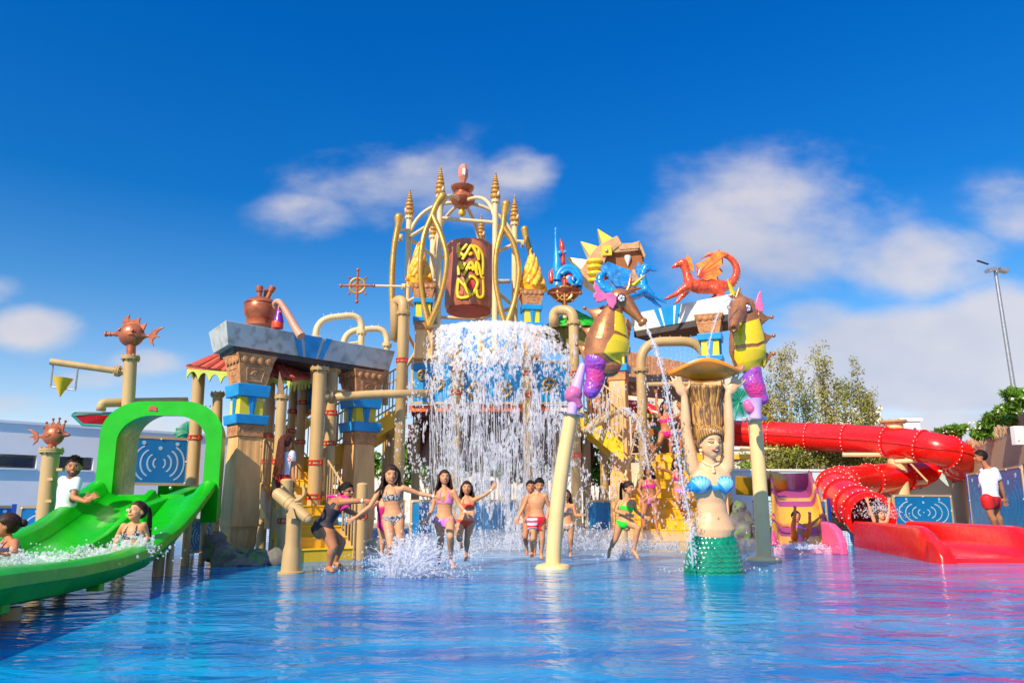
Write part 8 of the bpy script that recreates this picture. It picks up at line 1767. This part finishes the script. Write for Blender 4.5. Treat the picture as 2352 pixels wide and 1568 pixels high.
bm = bmesh.new(); me = m.mesh(); bm.from_mesh(me); bmesh.ops.delete(bm, geom=[v for v in bm.verts if not v.link_faces], context='VERTS'); bm.to_mesh(me); bm.free()
fall = link(me, 'water_fall_sheet', WWAT, smooth=True, angle=180, label='dense white torn sheet of water poured from the giant bucket', cat='water', kind='stuff')
m = MB()
for k in range(30000):
    u = rng.random(); v = rng.random() ** .8; px = lerp(972, 1325, u); py = lerp(770, 1262, v); edge_ = abs(2 * u - 1)
    dn = noise.noise(V((px * .045, py * .012, 3))) + .5 * noise.noise(V((px * .12, py * .04, 8)))
    if py < 905: 
        if dn < .0 or rng.random() < .3: continue
    elif dn < lerp(-.02, .16, (py - 905) / 360) + .25 * (edge_ > .8): continue
    Y = 14.6 + rng.gauss(0, .38) + .4 * edge_; p = W(px, py, Y)
    drops(m, p, abs(rng.gauss(.0045, .0045)) + .003, rng.uniform(1.5, 8), rng)
for k in range(5200):     # wide scatter towards the right stairs and the left edge
    px = rng.choice((rng.gauss(1360, 60), rng.gauss(1440, 90), rng.gauss(950, 25), rng.uniform(960, 1420), rng.uniform(960, 1420))); py = rng.uniform(870, 1270); Y = 14.6 + rng.gauss(0, .6)
    if noise.noise(V((px * .03, py * .02, 5))) < -.05: continue
    drops(m, W(px, py, Y), abs(rng.gauss(.007, .005)) + .003, rng.uniform(1.2, 3.8), rng)
m.build('water_drops', WDRP, smooth=True, angle=180, label='thousands of falling water drops and streaks below the giant bucket', cat='water', kind='stuff')
# streak curtains (strings of water)
m = MB()
for k in range(520):
    px = rng.uniform(985, 1315); y0 = rng.uniform(890, 1120); ln = rng.uniform(30, 130); Y = 14.5 + rng.gauss(0, .35); P_ = [W(px + 3 * noise.noise(V((px, t * 3, 0))), y0 + ln * t, Y) for t in [q / 9 for q in range(10)]]
    m.tube(P_, [abs(.004 + .007 * noise.noise(V((px * .7, t * 9, 2)))) + .001 for t in range(10)], 5)
m.build('water_strings', WDRP, angle=180, label='thin strings of water hanging under the poured sheet', cat='water', kind='stuff')
def jet(label, P, r0, r1, n=60, scatter=.02, m_=None, drops_n=200):
    Q = spline(P, 12); L_ = len(Q); m = MB(); rg = random.Random(int(P[0].x * 100)); m.tube([p + V((noise.noise(p * 7) * scatter * .6, 0, 0)) for p in Q], [lerp(r0, r1, i / L_) * (1 + .5 * noise.noise(V((i * .7, 1, 1)))) for i in range(L_)], 8)
    for k in range(drops_n): t = rg.random() ** .6; p = Q[int(t * (L_ - 1))]; drops(m, p + V((rg.gauss(0, scatter * (.3 + 2.2 * t)), rg.gauss(0, scatter), rg.gauss(0, .03))), rg.uniform(.003, .012), rg.uniform(1, 3), rg)
    return m.build('water_jet', WDRP if m_ is WWAT else (m_ or WCLR), angle=180, label=label, cat='water jet')
jet('thick clear jet arcing down from the left seahorse snout', [W(1482, 743, 10.33), W(1500, 785, 10.2), W(1520, 845, 10.1), W(1535, 915, 10.05), W(1550, 1000, 10.0), W(1568, 1110, 9.98), W(1584, 1200, 9.97), W(1590, 1300, 9.97)], .015, .013, scatter=.026, m_=WWAT, drops_n=900)
jet('thin jet arcing left behind the right seahorse onto the shell basin', [W(1688, 688, 11.5), W(1668, 690, 11.3), W(1650, 720, 11.2), W(1634, 770, 11.1), W(1624, 820, 11.0), W(1618, 850, 10.9)], .014, .010, scatter=.012, m_=WWAT, drops_n=120)
jet('water squirting from the slanted spout pipe', [W(1415, 948, 15.5), W(1435, 938, 15.3), W(1460, 960, 15.2), W(1478, 1010, 15.1), W(1490, 1080, 15.0)], .05, .02, scatter=.06, m_=WWAT, drops_n=700)
jet('thin dribble falling from the horizontal spout pipe', [W(988, 905, 14.7), W(998, 930, 14.5), W(1008, 975, 14.4), W(1015, 1040, 14.4)], .014, .008, scatter=.012, m_=WWAT, drops_n=60)
m = MB()
for k in range(11):
    px = 1500 + k * 10.5
    for q in range(16): py = 800 + q * 6 + rng.uniform(-3, 3); drops(m, W(px + rng.gauss(0, 1.0), py, 15.3), rng.uniform(.003, .007), 4, rng)
m.build('thin_jets', WWAT, angle=180, label='row of thin jets raining from the large beige pipe arch', cat='water', kind='stuff')
# splashes
def splash(label, c, R, H, n, nd, seed, lean=(0, 0), r=.016, film=True):
    rg = random.Random(seed); m = MB()
    for k in range(n):
        a = rg.uniform(0, 2 * pi); rr = R * rg.uniform(.2, 1); hh = H * rg.uniform(.25, 1) * (1.1 - .4 * rr / R); d = V((cos(a), sin(a) * .5, 0)); p0 = c + d * rr * .35 + V((0, 0, -.02)); p2 = c + d * rr * 1.1 + V((lean[0] * rg.random(), 0, hh * rg.uniform(.4, 1))); p1 = c + d * rr * .7 + V((lean[0] * .3, 0, hh * 1.1))
        Q = arc(p0, p1, p2, 14); Q = [p + V((noise.noise(p * 6 + V((seed, 0, 0))) * .09, noise.noise(p * 6 + V((0, seed, 0))) * .05, noise.noise(p * 7) * .07)) * (i / 14) for i, p in enumerate(Q)]
        m.tube(Q, [max(.003, r * (1.5 - 1.1 * i / 14) * (1 + .9 * noise.noise(V((i * .9, k, 0))))) for i in range(15)], 6)
        for q in range(4): p = Q[rg.randint(5, 14)] + V((rg.gauss(0, .04), rg.gauss(0, .04), rg.gauss(0, .04))); m.ball(p, rg.uniform(.004, .017), 6, m=4)
    for k in range(nd):
        a = rg.uniform(0, 2 * pi); rr = R * abs(rg.gauss(0, .75)); p = c + V((cos(a) * rr + lean[0] * rg.random(), sin(a) * rr * .5, abs(rg.gauss(0, .42)) * H)); drops(m, p, abs(rg.gauss(.005, .004)) + .003, rg.uniform(1, 2), rg)
    me = voxel(m, .0075, 1) if film else m.mesh(); return link(me, 'water_splash', WDRP, angle=180, label=label, cat='splash', kind='stuff')
splash('big white crown splash kicked up by the girl in the checked bikini', V((W(925, 1330, 9.75).x, 9.75, 0)), .52, .62, 190, 2600, 4, lean=(.30, 0), r=.0095)
splash('white foam splash around the hips of the girl on the green slide', W(300, 1282, 8.35), .32, .24, 80, 500, 8, r=.013)
splash('white foam splash left of the girl on the green slide', W(215, 1282, 8.2), .26, .14, 40, 250, 18, r=.012)
splash('white foam splash around the girl at the left edge', W(60, 1298, 7.3), .50, .16, 90, 500, 12, r=.013)
for i, (px, py, R, H, lab) in enumerate(((1020, 1288, .22, .18, 'the pink bikini girl'), (1075, 1280, .25, .28, 'the coral bikini girl'), (1232, 1272, .3, .45, 'the boy in striped shorts'), (1305, 1270, .25, .4, 'the small floral bikini girl'), (1430, 1282, .3, .2, 'the green bikini girl'), (762, 1308, .22, .08, 'the bending woman'), (1640, 1310, .5, .06, 'the mermaid tail'), (885, 1290, .3, .12, 'the magenta girl'))):
    splash('small splash at the feet of ' + lab, G(px, py + 2), R, H, 14, 300, 30 + i, r=.007, film=False)
splash('spray of drops in the red tube mouth round the child', W(2020, 1190, 16.4), .38, .45, 20, 900, 51, r=.008, film=False)
splash('white froth at the front of the pink slide', W(1838, 1258, 14.3), .5, .10, 50, 500, 52, r=.012, film=False)
# low band of spray thrown up where the water lands
m = MB()
for k in range(9000):
    px = rng.uniform(930, 1560); py = 1262 - abs(rng.gauss(0, 26)) * (1 - abs(px - 1230) / 520); Y = 14.2 + rng.gauss(0, .8); p = W(px, py, Y)
    if p.z < 0: continue
    drops(m, p, abs(rng.gauss(.004, .004)) + .002, rng.uniform(1, 1.8), rng)
m.build('landing_spray', WDRP, angle=180, label='fine spray thrown up where the bucket water lands', cat='water', kind='stuff')
# mist
def vol(name, label, c, size, dens):
    mm = bpy.data.materials.new(name + '_volume'); mm.use_nodes = True; t = mm.node_tree; t.nodes.clear(); o = t.nodes.new('ShaderNodeOutputMaterial'); v = t.nodes.new('ShaderNodeVolumePrincipled'); v.inputs['Density'].default_value = dens; v.inputs['Color'].default_value = (.95, .96, 1, 1); v.inputs['Anisotropy'].default_value = .2; t.links.new(v.outputs[0], o.inputs['Volume'])
    m = MB(); m.ball(c, size, 24); return m.build(name, mm, label=label, cat='mist', kind='stuff')
vol('mist', 'pale water mist hanging low where the bucket water lands', V((.9, 14.6, .05)), (4.4, 1.5, .42), .42)
vol('mist', 'pale water mist inside the falling curtain', V((-.2, 15.0, 1.3)), (1.8, .6, 1.7), .17)
bpy.data.scenes.remove(TMP)
